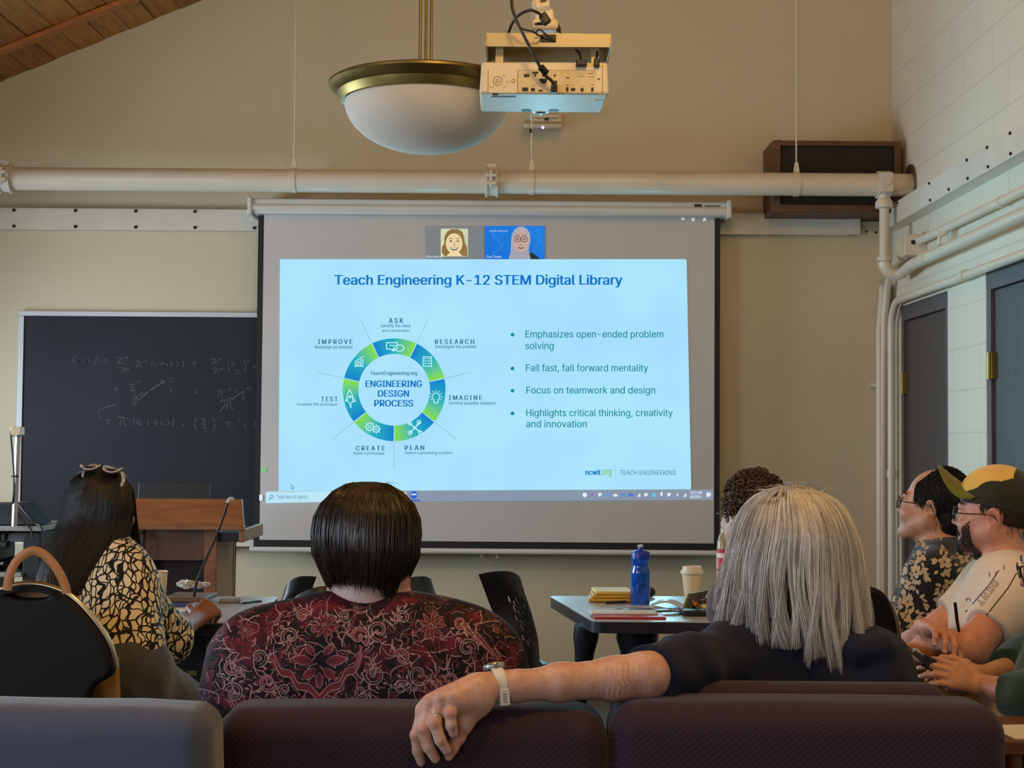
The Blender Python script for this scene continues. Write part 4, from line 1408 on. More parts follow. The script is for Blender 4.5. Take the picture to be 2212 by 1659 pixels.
# ---------------------------------------------------------------- two trapezoid tables
m_top = M('grey_laminate', (178, 178, 180), .28, var=.03, scale=30)
m_edge = M('black_table_edge', (30, 32, 36), .4)
m_tleg = M('table_leg_blue_black', (24, 28, 36), .35)
TZ = .74
def table(label, corners, legs):
    P = [atz(x, y, TZ) for x, y in corners]
    c = sum(P, Vector()) / 4
    t = thing('folding_table', label, 'table', (c.x, c.y, 0), 'trapezoid tables')
    loop = []
    for i in range(4):
        a, b, d = P[i - 1], P[i], P[(i + 1) % 4]
        u, v = (a - b).normalized(), (d - b).normalized()
        for k in range(5):
            s = k / 4
            loop.append(b + u * .04 * (1 - s) ** 2 + v * .04 * s ** 2)
    o = MB().prism([p - Vector((0, 0, .004)) for p in loop], (0, 0, .004)).build('tabletop', m_top, t)
    MB().prism([p - Vector((0, 0, .042)) for p in loop], (0, 0, .0375)).build('edge_band', m_edge, t, smooth=True)
    for (x, y, r1, r2, tx, ty) in legs:
        f = MB()
        prof = [(r1 * 1.5, 0), (r1 * 1.5, -.05), (r1 * 1.2, -.09), (r1, -.15), (r1 * .85, -.28), (r1 * .8, -.66)]
        z0 = TZ - .042
        pts = [Vector((x + tx * s, y + ty * s, z0 - (z0 - .05) * s)) for s in (0, .07, .14, .24, .45, 1)]
        f.tube(pts, [r1 * 1.5, r1 * 1.5, r1 * 1.2, r1 * .95, r1 * .8, r1 * .75], 16)
        f.build('leg', m_tleg, t, smooth=True)
        MB().rbox((x + tx, y + ty, .027), (.09, r2, .05), .02).build('foot', m_tleg, t, smooth=True)
    return t
TL = table('grey table at left with the paper cup and books, under the lectern', [(120, 1345), (546, 1345), (602, 1289), (150, 1287)],
      [(atz(437, 1345, TZ).x, 5.1, .042, .5, 0, 0), (atz(511, 1310, TZ).x, 5.32, .02, .1, .02, .0), (atz(180, 1345, TZ).x, 5.1, .042, .5, 0, 0)])
TR = table('grey table at right with the blue bottle and coffee cup', [(1280, 1341), (1760, 1345), (1790, 1289), (1186, 1287)],
      [(atz(1390, 1345, TZ).x, 5.1, .05, .5, 0, 0), (atz(1270, 1330, TZ).x, 5.1, .03, .1, -.05, .05), (atz(1700, 1345, TZ).x, 5.1, .05, .5, 0, 0)])

# ---------------------------------------------------------------- perforated chairs
m_chair = M('black_chair_shell', (26, 28, 32), .42, var=.1)
def shell_chair(label, L, Rr, seat, slots=True, ns=(9, 6)):
    """L and Rr: the two edges of the back from the top down as (px, py, depth)"""
    PL = smooth_path([at(*q) for q in L], 24)
    PR = smooth_path([at(*q) for q in Rr], 24)
    def res(P, n):
        return [P[min(len(P) - 1, int(i / n * (len(P) - 1)))] for i in range(n + 1)]
    NU, NV = 30, 48
    A, B = res(PL, NV), res(PR, NV)
    vs, fs = [], []
    nrm = (B[NV // 2] - A[NV // 2]).cross(A[NV] - A[0]).normalized()
    if nrm.y < 0:
        nrm = -nrm
    for j in range(NV + 1):
        for i in range(NU + 1):
            u = i / NU
            p = A[j].lerp(B[j], u)
            sag = 4 * u * (1 - u)
            v = j / NV
            p = p - nrm * (.055 * sag)
            p += Vector((0, 0, .02 * sag * max(0, 1 - v * 5)))
            vs.append(p)
    hole = set()
    if slots:
        for r in range(5):
            for c in range(7):
                i0 = 8 + c * 2 + (r % 2)
                j0 = 12 + r * 5 + (c % 2) * 2
                for jj in range(3):
                    hole.add((i0, j0 + jj))
    for j in range(NV):
        for i in range(NU):
            if (i, j) in hole:
                continue
            fs.append((j * (NU + 1) + i, j * (NU + 1) + i + 1, (j + 1) * (NU + 1) + i + 1, (j + 1) * (NU + 1) + i))
    sx, sy = seat
    t = thing('stacking_chair', label, 'chair', (sx, sy, 0), 'perforated black chairs')
    o = MB().add(vs, fs).build('backrest', m_chair, t, smooth=True)
    md = o.modifiers.new('thickness', 'SOLIDIFY')
    md.thickness = .007
    mid = (A[NV] + B[NV]) / 2
    fw = Vector((sx, sy, 0)) - Vector((mid.x, mid.y, 0))
    ang = math.atan2(fw.y, fw.x)
    rot = Matrix.Rotation(ang, 3, 'Z')
    MB().rbox((sx, sy, .45), (.44, .44, .035), .015, rot=rot).build('seat', m_chair, t, smooth=True)
    for s in (-1, 1):
        k = rot @ Vector((0, s * .2, 0))
        bk = rot @ Vector((-.2, s * .19, 0))
        MB().tube([Vector((sx, sy, .44)) + bk, (A[NV] if (A[NV] - mid).dot(k) > 0 else B[NV]) + Vector((0, 0, .03))], .014, 10).build('back_upright', m_chair, t, smooth=True)
        for q in (-1, 1):
            l = rot @ Vector((q * .19, s * .2, 0))
            MB().tube([Vector((sx, sy, .44)) + l, Vector((sx, sy, .005)) + l * 1.12], .011, 10).build('leg', m_chair, t, smooth=True)
    return t
e = at(1040, 1400, 5.6)
shell_chair('black perforated chair standing left of the right table', [(1034, 1241, 5.25), (1058, 1305, 5.3), (1086, 1370, 5.3), (1104, 1452, 5.25)], [(1126, 1268, 5.45), (1146, 1325, 5.5), (1160, 1390, 5.5), (1161, 1452, 5.45)], (at(1045, 1400, 5.85).x, 5.85))
shell_chair('black chair behind the left side of the paisley shirt, taller curled back', [(612, 1290, 5.95), (604, 1310, 5.95), (596, 1335, 5.95), (590, 1400, 5.9)], [(684, 1246, 5.9), (676, 1268, 5.9), (668, 1300, 5.9), (664, 1400, 5.9)], (at(640, 1400, 6.3).x - .05, 6.4), False)
shell_chair('black chair just behind the neck of the person in paisley, left', [(622, 1305, 5.35), (612, 1330, 5.35), (606, 1360, 5.3), (604, 1450, 5.3)], [(742, 1268, 5.35), (740, 1300, 5.3), (735, 1340, 5.3), (730, 1450, 5.3)], (at(672, 1400, 5.75).x, 5.72))
shell_chair('black chair right of the neck of the person in paisley', [(872, 1250, 5.5), (872, 1290, 5.45), (876, 1340, 5.45), (880, 1430, 5.45)], [(924, 1270, 5.7), (944, 1300, 5.75), (958, 1350, 5.75), (964, 1430, 5.75)], (at(845, 1400, 6.05).x, 6.1))

# ---------------------------------------------------------------- banquet chairs with chrome rims
m_vinyl = M('black_vinyl', (7, 8, 10), .6, var=.1, spec=.25)
m_chrome = M('worn_gold_chrome', (190, 176, 150), .22, 1.0, var=.06)
def banquet(label, Y, outline, hole, rim, seat_z=.46, tilt=0.0):
    c = at(sum(q[0] for q in outline) / len(outline), 1500, Y)
    t = thing('banquet_chair', label, 'chair', (c.x, Y + .25, 0), 'round backed banquet chairs')
    o3 = at(outline[0][0], outline[0][1], Y)
    def uv(q):
        p = at(q[0], q[1], Y)
        return (p.x - c.x, p.z)
    sm = lambda pts: [(p.x, p.y) for p in smooth_path([Vector((*uv(q), 0)) for q in pts], 5, True)]
    plate2d(sm(outline), [sm(hole)] if hole else [], .05, .012, (Vector((c.x, Y, 0)), (1, 0, 0), (0, 0, 1)), 'backrest', m_vinyl, t)
    f = MB().tube(smooth_path([at(q[0], q[1], Y) for q in rim], 6), .0085, 10)
    f.build('rim', m_chrome, t, smooth=True)
    MB().rbox((c.x, Y + .24, seat_z - .03), (.44, .42, .07), .03).build('seat', m_vinyl, t, smooth=True)
    for sx in (-.19, .19):
        for sy in (.05, .42):
            MB().tube([(c.x + sx, Y + sy, seat_z - .06), (c.x + sx * 1.08, Y + sy, .004)], .011, 10).build('leg', m_chrome, t, smooth=True)
        MB().tube([(c.x + sx, Y + .03, seat_z - .05), (c.x + sx, Y + .0, .62)], .011, 10).build('back_upright', m_chrome, t, smooth=True)
    return t
YBC = 3.75
banquet('round backed black banquet chair with chrome rim at far left', YBC,
        [(-112, 1440), (-100, 1385), (-70, 1330), (-30, 1292), (15, 1272), (62, 1264), (105, 1270), (150, 1290), (196, 1336), (232, 1390), (248, 1440), (238, 1462), (214, 1476), (200, 1500), (192, 1560), (100, 1580), (0, 1580), (-60, 1560), (-80, 1500), (-100, 1470)],
        [(18, 1279), (40, 1277), (66, 1276), (92, 1278), (112, 1283), (98, 1290), (66, 1292), (34, 1289)],
        [(-114, 1440), (-100, 1385), (-70, 1328), (-30, 1290), (15, 1269), (62, 1261), (107, 1267), (152, 1287), (199, 1334), (236, 1389), (251, 1440)])
banquet('black banquet chair with thin chrome rim just right of long grey hair', 3.72,
        [(1850, 1290), (1880, 1268), (1908, 1282), (1924, 1310), (1934, 1350), (1938, 1390), (1936, 1430), (1930, 1470), (1880, 1500), (1800, 1490), (1780, 1400), (1800, 1330)], None,
        [(1924, 1306), (1934, 1340), (1940, 1380), (1940, 1425), (1934, 1475)])
# tan hand bag on the banquet chair
YH = YBC - .055
f = MB()
hp_ = smooth_path([at(16, 1275, YH), at(20, 1244, YH), at(36, 1212, YH), at(62, 1192, YH), at(85, 1192, YH), at(108, 1210, YH), at(128, 1238, YH), at(141, 1268, YH), at(144, 1282, YH)], 6)
m_tan = M('tan_leather', (176, 116, 62), .5, var=.12)
t = thing('handbag', 'tan leather handbag strap arched over the banquet chair at far left', 'handbag', at(80, 1500, YBC + .1))
f.tube(hp_, .0095, 10, flat=(.55, 1.25))
f.build('strap', m_tan, t, smooth=True)
MB().rbox(at(60, 1286, YBC + .045), (.15, .03, .05), .012).build('flap', m_tan, t, smooth=True)
MB().prism([at(232, 1420, YBC + .08), at(252, 1420, YBC + .08), at(256, 1530, YBC + .08), at(186, 1530, YBC + .08), at(196, 1484, YBC + .08)], (0, .03, 0)).build('body', M('tan_canvas', (150, 120, 62), .8, bump=.3), t, bevel=.006)

# ---------------------------------------------------------------- things on the left table
def on(px, py):
    return atz(px, py, TZ)
def flatbox(name, label, cat, x0, x1, ypx, dep, h, mat, z=0.0, rz=0.0, group=None):
    a, b = on(x0, ypx), on(x1, ypx)
    c = (a + b) / 2
    o = MB().box((c.x, c.y + dep / 2, TZ + z + h / 2), (b.x - a.x, dep, h), Matrix.Rotation(R(rz), 3, 'Z')).build(name, mat, None, bevel=min(.003, h * .3))
    return tag(o, label, cat, group)
m_paper = M('paper_white', (206, 204, 198), .7, var=.03)
m_cup = M('cream_paper_cup', (226, 210, 172), .55, var=.03)
p = on(344, 1302)
h_ = (at(344, 1233, p.y).z - TZ)
t = thing('paper_cup', 'open cream paper cup on the left table behind the patterned blouse', 'cup', (p.x, p.y, TZ))
MB().lathe([(.026, 0.001), (.0285, .02), (.033, h_ * .97), (.031, h_ * .965), (.0255, .02), (.024, .006)], (p.x - .005, p.y, TZ), 28).build('cup_body', m_cup, t, smooth=True)
MB().tube([(p.x - .005 + .033 * math.cos(k * .262), p.y + .033 * math.sin(k * .262), TZ + h_ * .975) for k in range(24)], .0028, 8, closed=True).build('rolled_rim', m_cup, t, smooth=True)
flatbox('book', 'thin blue hardback at the bottom of the pile on the left table', 'book', 330, 436, 1311, .2, .012, M('blue_cover', (62, 78, 130), .5), 0, 3)
flatbox('book', 'brown covered book in the middle of the pile on the left table', 'book', 352, 446, 1309, .18, .018, M('brown_cover', (112, 82, 62), .5), .013, -2)
flatbox('folder', 'grey blue folder at the front edge of left table', 'folder', 330, 428, 1330, .14, .006, M('grey_blue_folder', (74, 92, 116), .5), 0, 1)
flatbox('paper_sheet', 'cream paper lying on the blue folder of the left table', 'paper', 345, 420, 1326, .08, .0025, M('cream_paper', (206, 196, 160), .7), .0065, -5)
p = on(412, 1294)
f = MB()
rnd = random.Random(2)
for (dx_, dz_, rx_, rz_) in ((-.03, .0, .034, .015), (.012, -.002, .03, .012), (.04, .001, .022, .008)):
    n_, m_2 = 18, 10
    vs, fs = [], []
    for i in range(m_2 + 1):
        for j in range(n_):
            t_, a_ = math.pi * i / m_2, 2 * math.pi * j / n_
            k_ = 1 + rnd.uniform(-.3, .3)
            vs.append((p.x + dx_ + rx_ * k_ * math.sin(t_) * math.cos(a_), p.y + .05 + .022 * k_ * math.sin(t_) * math.sin(a_), TZ + .05 + dz_ + rz_ * k_ * math.cos(t_)))
    for i in range(m_2):
        for j in range(n_):
            fs.append((i * n_ + j, (i + 1) * n_ + j, (i + 1) * n_ + (j + 1) % n_, i * n_ + (j + 1) % n_))
    f.add(vs, fs)
o = f.build('crumpled_tissue', m_paper, None)
o.location.z = TZ + .031
tag(o, 'white crumpled tissue on top of the book pile on the left table', 'tissue')
pp = [on(485, 1302), on(505, 1300), on(525, 1305), on(548, 1302), on(565, 1301)]
f = MB().tube(smooth_path([q + Vector((0, 0, .004)) for q in pp], 5), .0035, 8)
tag(f.build('pen', m_dark, None, smooth=True), 'dark pen lying near the right end of left table', 'pen')
f = MB()
q = on(497, 1302)
f.rbox((q.x, q.y, TZ + .008), (.075, .03, .014), .004, rot=Matrix.Rotation(R(12), 3, 'Z'), wob=.002)
tag(f.build('wrapper', M('grey_wrapper', (150, 148, 146), .3, .3), None, smooth=True), 'small grey crumpled wrapper beside the hand on the left table', 'wrapper')
# black box with badge under the left table
a, b = at(340, 1400, 5.2), at(442, 1480, 5.2)
t = thing('loudspeaker', 'black floor loudspeaker with small gold badge under the left table', 'loudspeaker', ((a.x + b.x) / 2, 5.4, 0))
MB().bb((a.x - .12, 5.2, .0), (b.x, 5.55, at(400, 1375, 5.2).z)).build('cabinet', M('speaker_black', (20, 18, 18), .7, bump=.4, bscale=300), t, bevel=.006)
q0, q1 = at(406, 1449, 5.2), at(425, 1459, 5.2)
bd = MB().bb((q0.x, 5.197, q1.z), (q1.x, 5.2, q0.z)).build('badge', m_brass, t)
f = MB()
bc = (q0 + q1) / 2
f.tube([(bc.x - .011, 5.1965, bc.z + .005), (bc.x - .003, 5.1965, bc.z - .003), (bc.x + .003, 5.1965, bc.z - .003), (bc.x + .011, 5.1965, bc.z + .005)], .0013, 6)
f.build('badge_mark', m_dark, bd)

# ---------------------------------------------------------------- things on the right table
p = on(1383, 1306)
pb = p.y
sc = pb / FPX
def hz(py):
    return at(1383, py, pb).z - TZ
t = thing('water_bottle', 'translucent blue sports bottle with push-pull cap on the right table', 'bottle', (p.x, p.y, TZ))
mbt, nt, b_ = new_mat('blue_bottle_plastic')
tcn = node(nt, 'ShaderNodeTexCoord'); nzn = node(nt, 'ShaderNodeTexNoise', i_Scale=18.0)
nt.links.new(tcn.outputs['Object'], nzn.inputs['Vector'])
nt.links.new(ramp(nt, nzn.outputs[0], [(.35, lin((14, 84, 200))), (.7, lin((24, 104, 220)))]), b_.inputs['Base Color'])
b_.inputs['Roughness'].default_value = .12; b_.inputs['Transmission Weight'].default_value = .35; b_.inputs['Coat Weight'].default_value = .4
r_ = 21 * sc
MB().lathe([(r_ * .9, 0.0005), (r_, .006), (r_, hz(1238)), (r_ * .98, hz(1232)), (r_ * .86, hz(1225)), (r_ * .84, hz(1219)), (r_ * .9, hz(1212)), (r_ * .97, hz(1208)), (r_ * .93, hz(1204)), (r_ * .9, hz(1201))], (p.x, p.y, TZ), 36).build('bottle_body', mbt, t, smooth=True)
m_cap = M('blue_cap', (14, 52, 170), .35)
MB().lathe([(r_ * .96, hz(1206)), (r_ * .96, hz(1196)), (r_ * .9, hz(1192)), (r_ * .55, hz(1188)), (r_ * .28, hz(1187)), (r_ * .26, hz(1181))], (p.x, p.y, TZ), 32).build('cap', m_cap, t, smooth=True)
MB().lathe([(r_ * .24, hz(1183)), (r_ * .3, hz(1181)), (r_ * .3, hz(1178)), (r_ * .2, hz(1177))], (p.x, p.y, TZ), 20).build('nozzle', M('pale_nozzle', (186, 200, 206), .4), t, smooth=True)
p = on(1495, 1294)
def hz2(py):
    return at(1495, py, p.y).z - TZ
s2 = p.y / FPX
t = thing('coffee_cup', 'cream takeaway coffee cup with a white lid on right table', 'cup', (p.x, p.y, TZ))
MB().lathe([(15 * s2, .001), (16 * s2, .01), (22 * s2, hz2(1240))], (p.x, p.y, TZ), 32).build('cup_body', m_cup, t, smooth=True)
MB().lathe([(24.6 * s2, hz2(1239)), (25 * s2, hz2(1236)), (24 * s2, hz2(1232)), (21.5 * s2, hz2(1231)), (20.5 * s2, hz2(1224)), (19 * s2, hz2(1223)), (18 * s2, hz2(1225))], (p.x, p.y, TZ), 32).build('lid', M('lid_white', (224, 214, 192), .4), t, smooth=True)
# tall snack bottle
p = on(1564, 1296)
s3 = p.y / FPX
def hz3(py):
    return at(1564, py, p.y).z - TZ
t = thing('drink_bottle', 'tall plastic bottle with red and white label beside the grey hair', 'bottle', (p.x, p.y, TZ))
r3 = 16 * s3
MB().lathe([(r3 * .9, .001), (r3, .01), (r3, hz3(1190)), (r3 * .95, hz3(1172)), (r3 * .7, hz3(1158)), (r3 * .42, hz3(1150)), (r3 * .42, hz3(1142))], (p.x, p.y, TZ), 32).build('bottle_body', M('cloudy_plastic', (176, 160, 126), .25, trans=.2), t, smooth=True)
lb = MB().lathe([(r3 * 1.015, hz3(1258)), (r3 * 1.015, hz3(1193))], (p.x, p.y, TZ), 32, cap=False).build('label', M('label_white', (226, 214, 204), .5), t, smooth=True)
MB().lathe([(r3 * 1.02, hz3(1194)), (r3 * 1.02, hz3(1185))], (p.x, p.y, TZ), 32, cap=False).build('label_band', M('label_rose', (176, 48, 66), .5), lb, smooth=True)
def lab(name, x0, x1, y0, y1, mat, k):
    vs, fs = [], []
    n = 8
    for i in range(n + 1):
        xx = (x0 + (x1 - x0) * i / n)
        sn = max(-1, min(1, (xx - 1564) / 16))
        a = math.asin(sn)
        for yy in (y0, y1):
            vs.append((p.x + r3 * k * math.sin(a), p.y - r3 * k * math.cos(a), TZ + hz3(yy)))
    for i in range(n):
        fs.append((2 * i, 2 * i + 1, 2 * i + 3, 2 * i + 2))
    return MB().add(vs, fs).build(name, mat, lb, smooth=True)
lab('label_patch', 1549, 1566, 1204, 1233, M('label_red', (196, 36, 46), .5), 1.03)
lab('label_patch', 1551, 1564, 1240, 1266, M('label_violet', (70, 66, 150), .5), 1.03)
q = at(1550, 1228, p.y - r3 * 1.05)
text_mesh('ix', M('label_letters', (240, 236, 232), .5), Vector((q.x, p.y - r3 * 1.06, q.z)), (1, 0, 0), (0, 0, 1), 14 * s3, 15 * s3, lb, 'label_letters')
MB().lathe([(r3 * .45, hz3(1150)), (r3 * .45, hz3(1140))], (p.x, p.y, TZ), 20).build('cap', M('bottle_cap_white', (220, 214, 204), .4), t, smooth=True)
m_yel = M('yellow_envelope', (206, 164, 52), .6, var=.1)
for k, (x0, x1, lab_) in enumerate(((1274, 1366, 'bottom yellow padded envelope of the pile left of blue bottle'), (1280, 1364, 'middle yellow padded envelope of the pile left of blue bottle'), (1284, 1366, 'top yellow padded envelope of the pile left of blue bottle'))):
    a, b = on(x0, 1302), on(x1, 1302)
    o = MB().rbox(((a.x + b.x) / 2, a.y + .09, TZ + .0085 + k * .0135), (b.x - a.x, .17, .0125), .005, rot=Matrix.Rotation(R(3 * k - 3), 3, 'Z')).build('padded_envelope', m_yel if k != 2 else M('pale_yellow_envelope', (220, 190, 96), .6), None, smooth=True)
    tag(o, lab_, 'envelope', 'yellow envelopes')
p = on(1405, 1291)
tag(MB().ball((p.x, p.y + .02, TZ + .02), (.022, .02, .02), 16, 10).build('computer_mouse', m_dark, None, smooth=True), 'small dark rounded object just right of blue bottle', 'object')
q0, q1 = on(1308, 1304), on(1350, 1302)
tag(MB().tube([q0 + Vector((0, -.02, .006)), q1 + Vector((0, -.02, .006))], .005, 8).build('marker_pen', m_dark, None, smooth=True), 'dark marker pen lying before the yellow envelopes', 'pen')
f = MB()
def bow(x0, x1, y, dep, hgt, mat, name, label, cat, rz=0, z0=.001, up=0):
    a, b = on(x0, y), on(x1, y)
    n = 14
    vs, fs = [], []
    for i in range(n + 1):
        u = i / n
        z = TZ + z0 + hgt * math.sin(math.pi * min(1, u * 1.1 + .0)) ** 1 * (1 if u * 1.1 < 1 else 0) + up * u
        for v in (0, 1):
            vs.append(a.lerp(b, u) + Vector((v * dep * math.sin(R(rz)), v * dep * math.cos(R(rz)), 0)) * 1)
            vs[-1].z = z
    for i in range(n):
        fs.append((2 * i, 2 * i + 1, 2 * i + 3, 2 * i + 2))
    o = MB().add(vs, fs).build(name, mat, None, smooth=True)
    m_ = o.modifiers.new('thickness', 'SOLIDIFY'); m_.thickness = .003
    return tag(o, label, cat)
m_gloss = M('glossy_leaflet', (170, 176, 190), .2, var=.25, scale=18)
bow(1318, 1440, 1320, .07, .012, m_gloss, 'leaflet', 'glossy white leaflet before the blue bottle', 'leaflet', 20)
bow(1400, 1480, 1316, .12, .022, M('booklet_cover', (190, 198, 204), .3, var=.2), 'booklet', 'pale curled booklet right of blue bottle', 'booklet', 10)
bow(1405, 1492, 1328, .06, .01, M('dark_leaflet', (70, 58, 62), .3, var=.5, scale=30), 'leaflet', 'dark glossy leaflet at the front of right table', 'leaflet', -15)
flatbox('red_folder', 'red folder along the front edge of right table', 'folder', 1283, 1438, 1338, .13, .009, M('folder_red', (168, 44, 52), .45), 0, 1)
flatbox('paper_stack', 'white papers fanned on top of the red folder', 'papers', 1276, 1420, 1334, .1, .006, m_paper, .0095, 3)
# open food tray with a green edged flap
a, b = on(1478, 1334), on(1558, 1334)
t = thing('snack_box', 'open snack box with dark printed flap and wrappers by the coffee cup', 'box', ((a.x + b.x) / 2, a.y + .08, TZ))
m_flap = M('dark_green_flap', (52, 56, 44), .35, var=.4, scale=40)
f = MB()
f.prism([at(1476, 1314, a.y + .02), at(1489, 1283, a.y + .06), at(1530, 1275, a.y + .1), at(1512, 1316, a.y + .06)], (0, .004, 0))
f.build('printed_flap', m_flap, t)
MB().prism([at(1473, 1316, a.y + .018), at(1487, 1282, a.y + .058), at(1491, 1281, a.y + .058), at(1478, 1316, a.y + .018)], (0, .0045, 0)).build('flap_edge', M('olive_edge', (96, 104, 34), .45), t)
MB().bb((a.x, a.y + .03, TZ + .001), (b.x, a.y + .16, TZ + .02)).build('tray', m_dark, t, bevel=.003)
rnd = random.Random(8)
m_foil = [M('foil_orange', (186, 120, 60), .3, .3), M('foil_silver', (190, 190, 188), .22, .7), M('foil_brown', (88, 52, 30), .35), M('foil_cream', (216, 196, 140), .35)]
names = ['amber', 'silver', 'brown', 'cream']
spots = [(1503, 1318, 0), (1518, 1310, 2), (1530, 1316, 0), (1545, 1305, 1), (1538, 1326, 3), (1552, 1318, 2), (1548, 1290, 1), (1520, 1328, 3)]
place = ['at the front left of the open snack box', 'under the dark flap of the snack box', 'in the middle of the open snack box', 'near the grey hair in the snack box', 'at the front of the snack box, nearest the table edge', 'against the grey hair in the snack box', 'at the back beside the tall bottle', 'at the front edge left of the cream one']
for (x, y, k), pl_ in zip(spots, place):
    q = on(x, y + 14)
    f = MB()
    cc = Vector((q.x, a.y + .06 + rnd.uniform(-.02, .07), TZ + .03 + (1330 - y) * .0011))
    rt = Euler((rnd.uniform(-.4, .4), rnd.uniform(-.5, .5), rnd.uniform(0, 3))).to_matrix()
    f.rbox(cc, (.04, .026, .014), .006, rot=rt, wob=.0012)
    d = rt @ Vector((.024, 0, 0))
    for s in (-1, 1):
        f.add([cc + d * s * .8 + rt @ Vector((0, .006, 0)), cc + d * s * .8 - rt @ Vector((0, .006, 0)), cc + d * s * 1.4 - rt @ Vector((0, .012, 0)), cc + d * s * 1.4 + rt @ Vector((0, .012, 0))], [(0, 1, 2, 3)])
    tag(f.build('wrapped_snack', m_foil[k], None, smooth=True), names[k] + ' wrapped snack ' + pl_, 'snack', 'wrapped snacks')
f = MB().prism([at(1452, 1371, 4.65), at(1520, 1380, 4.6), at(1500, 1392, 4.55), at(1475, 1384, 4.55)], (0, .01, .002))
tag(f.build('paper_sheet', M('brown_paper', (150, 124, 88), .7), None), 'brown folded paper held low beneath the right table', 'paper')

# ---------------------------------------------------------------- sofa and grey armchair in the foreground
def weave(name, rgb, rgb2, sc):
    m, nt, b = new_mat(name)
    tc = node(nt, 'ShaderNodeTexCoord')
    mp = node(nt, 'ShaderNodeMapping'); mp.inputs['Rotation'].default_value = (0, R(38), 0)
    sp = node(nt, 'ShaderNodeSeparateXYZ'); cb = node(nt, 'ShaderNodeCombineXYZ'); ad0 = node(nt, 'ShaderNodeMath', operation='ADD')
    nt.links.new(tc.outputs['Object'], sp.inputs[0]); nt.links.new(sp.outputs['X'], cb.inputs['X'])
    nt.links.new(sp.outputs['Y'], ad0.inputs[0]); nt.links.new(sp.outputs['Z'], ad0.inputs[1]); nt.links.new(ad0.outputs[0], cb.inputs['Z'])
    nt.links.new(cb.outputs[0], mp.inputs[0])
    w = node(nt, 'ShaderNodeTexWave', i_Scale=sc, i_Distortion=.6, wave_type='BANDS', bands_direction='X')
    w2 = node(nt, 'ShaderNodeTexWave', i_Scale=sc * .8, i_Distortion=.6, wave_type='BANDS', bands_direction='Z')
    nt.links.new(mp.outputs[0], w.inputs['Vector']); nt.links.new(mp.outputs[0], w2.inputs['Vector'])
    mu = node(nt, 'ShaderNodeMath', operation='MULTIPLY')
    nt.links.new(w.outputs['Fac'], mu.inputs[0]); nt.links.new(w2.outputs['Fac'], mu.inputs[1])
    nz = node(nt, 'ShaderNodeTexNoise', i_Scale=3.0)
    nt.links.new(tc.outputs['Object'], nz.inputs['Vector'])
    ad = node(nt, 'ShaderNodeMath', operation='MULTIPLY_ADD')
    nt.links.new(nz.outputs[0], ad.inputs[0]); ad.inputs[1].default_value = .5; nt.links.new(mu.outputs[0], ad.inputs[2])
    nt.links.new(ramp(nt, ad.outputs[0], [(.1, lin(rgb)), (1.0, lin(rgb2))]), b.inputs['Base Color'])
    b.inputs['Roughness'].default_value = .85
    b.inputs['Sheen Weight'].default_value = .12
    b.inputs['Sheen Roughness'].default_value = .4
    bp = node(nt, 'ShaderNodeBump', i_Strength=.35, i_Distance=.003)
    nt.links.new(mu.outputs[0], bp.inputs['Height']); nt.links.new(bp.outputs[0], b.inputs['Normal'])
    return m
m_sofa = weave('plum_upholstery', (36, 17, 33), (50, 25, 46), 42)
YSO = 2.62
xs0, xs1, xs2 = at(456, 1560, YSO).x, at(1318, 1560, YSO).x, at(2188, 1560, YSO).x
zs = at(1300, 1512, YSO + .13).z
t = thing('sofa', 'plum purple two-seat sofa seen from behind in the foreground', 'sofa', ((xs0 + xs2) / 2, YSO + .4, 0))
for (a_, b_2, zz) in ((xs0, xs1 - .002, zs - .004), (xs1 + .002, xs2, zs + .012)):
    MB().rbox(((a_ + b_2) / 2, YSO + .09, (zz + .12) / 2), (b_2 - a_, .18, zz - .12), .055, 8, puff=.004).build('backrest', m_sofa, t, smooth=True)
    if zz > zs:
        MB().rbox(((a_ + b_2) / 2 - .025, YSO + .2, (zz + .48) / 2 + .004), (b_2 - a_ - .07, .1, zz - .46), .045, 8).build('back_cushion', m_sofa, t, smooth=True)
    MB().rbox(((a_ + b_2) / 2, YSO + .55, .36), (b_2 - a_ - .01, .74, .18), .05, 6, puff=.01).build('seat_cushion', m_sofa, t, smooth=True)
    for (x, y) in ((a_ + .08, YSO + .1), (b_2 - .08, YSO + .1), (a_ + .08, YSO + .82), (b_2 - .08, YSO + .82)):
        MB().lathe([(.018, 0), (.028, .28)], (x, y, .0), 12).build('leg', m_oakd, t, smooth=True)
m_grey = M('slate_blue_velvet', (62, 72, 96), .8, var=.12, scale=5, bump=.2, bscale=120, sheen=.3)
YGA = 2.44
xg1 = at(452, 1560, YGA).x
zg = at(200, 1511, YGA + .12).z
t = thing('armchair', 'slate blue velvet armchair back at lower left foreground', 'armchair', (xg1 - .42, YGA + .4, 0))
MB().rbox((xg1 - .42, YGA + .08, (zg + .1) / 2), (.84, .16, zg - .1), .045, 8, puff=.006, wob=.0016).build('backrest', m_grey, t, smooth=True)
f = MB()
f.tube(smooth_path([(xg1 - .86, YGA + .055, zg - .004), (xg1 - .5, YGA + .05, zg - .001), (xg1 - .2, YGA + .05, zg - .003), (xg1 - .06, YGA + .045, zg - .006), (xg1 - .015, YGA + .04, zg - .03), (xg1 - .008, YGA + .03, zg - .1), (xg1 - .006, YGA + .03, .3)], 6), .006, 8)
f.build('piping', m_grey, t, smooth=True)
MB().rbox((xg1 - .42, YGA + .5, .34), (.8, .7, .2), .05, 6).build('seat_cushion', m_grey, t, smooth=True)
for (x, y) in ((xg1 - .8, YGA + .1), (xg1 - .05, YGA + .1), (xg1 - .8, YGA + .8), (xg1 - .05, YGA + .8)):
    MB().lathe([(.016, 0), (.024, .26)], (x, y, .0), 12).build('leg', m_oakd, t, smooth=True)
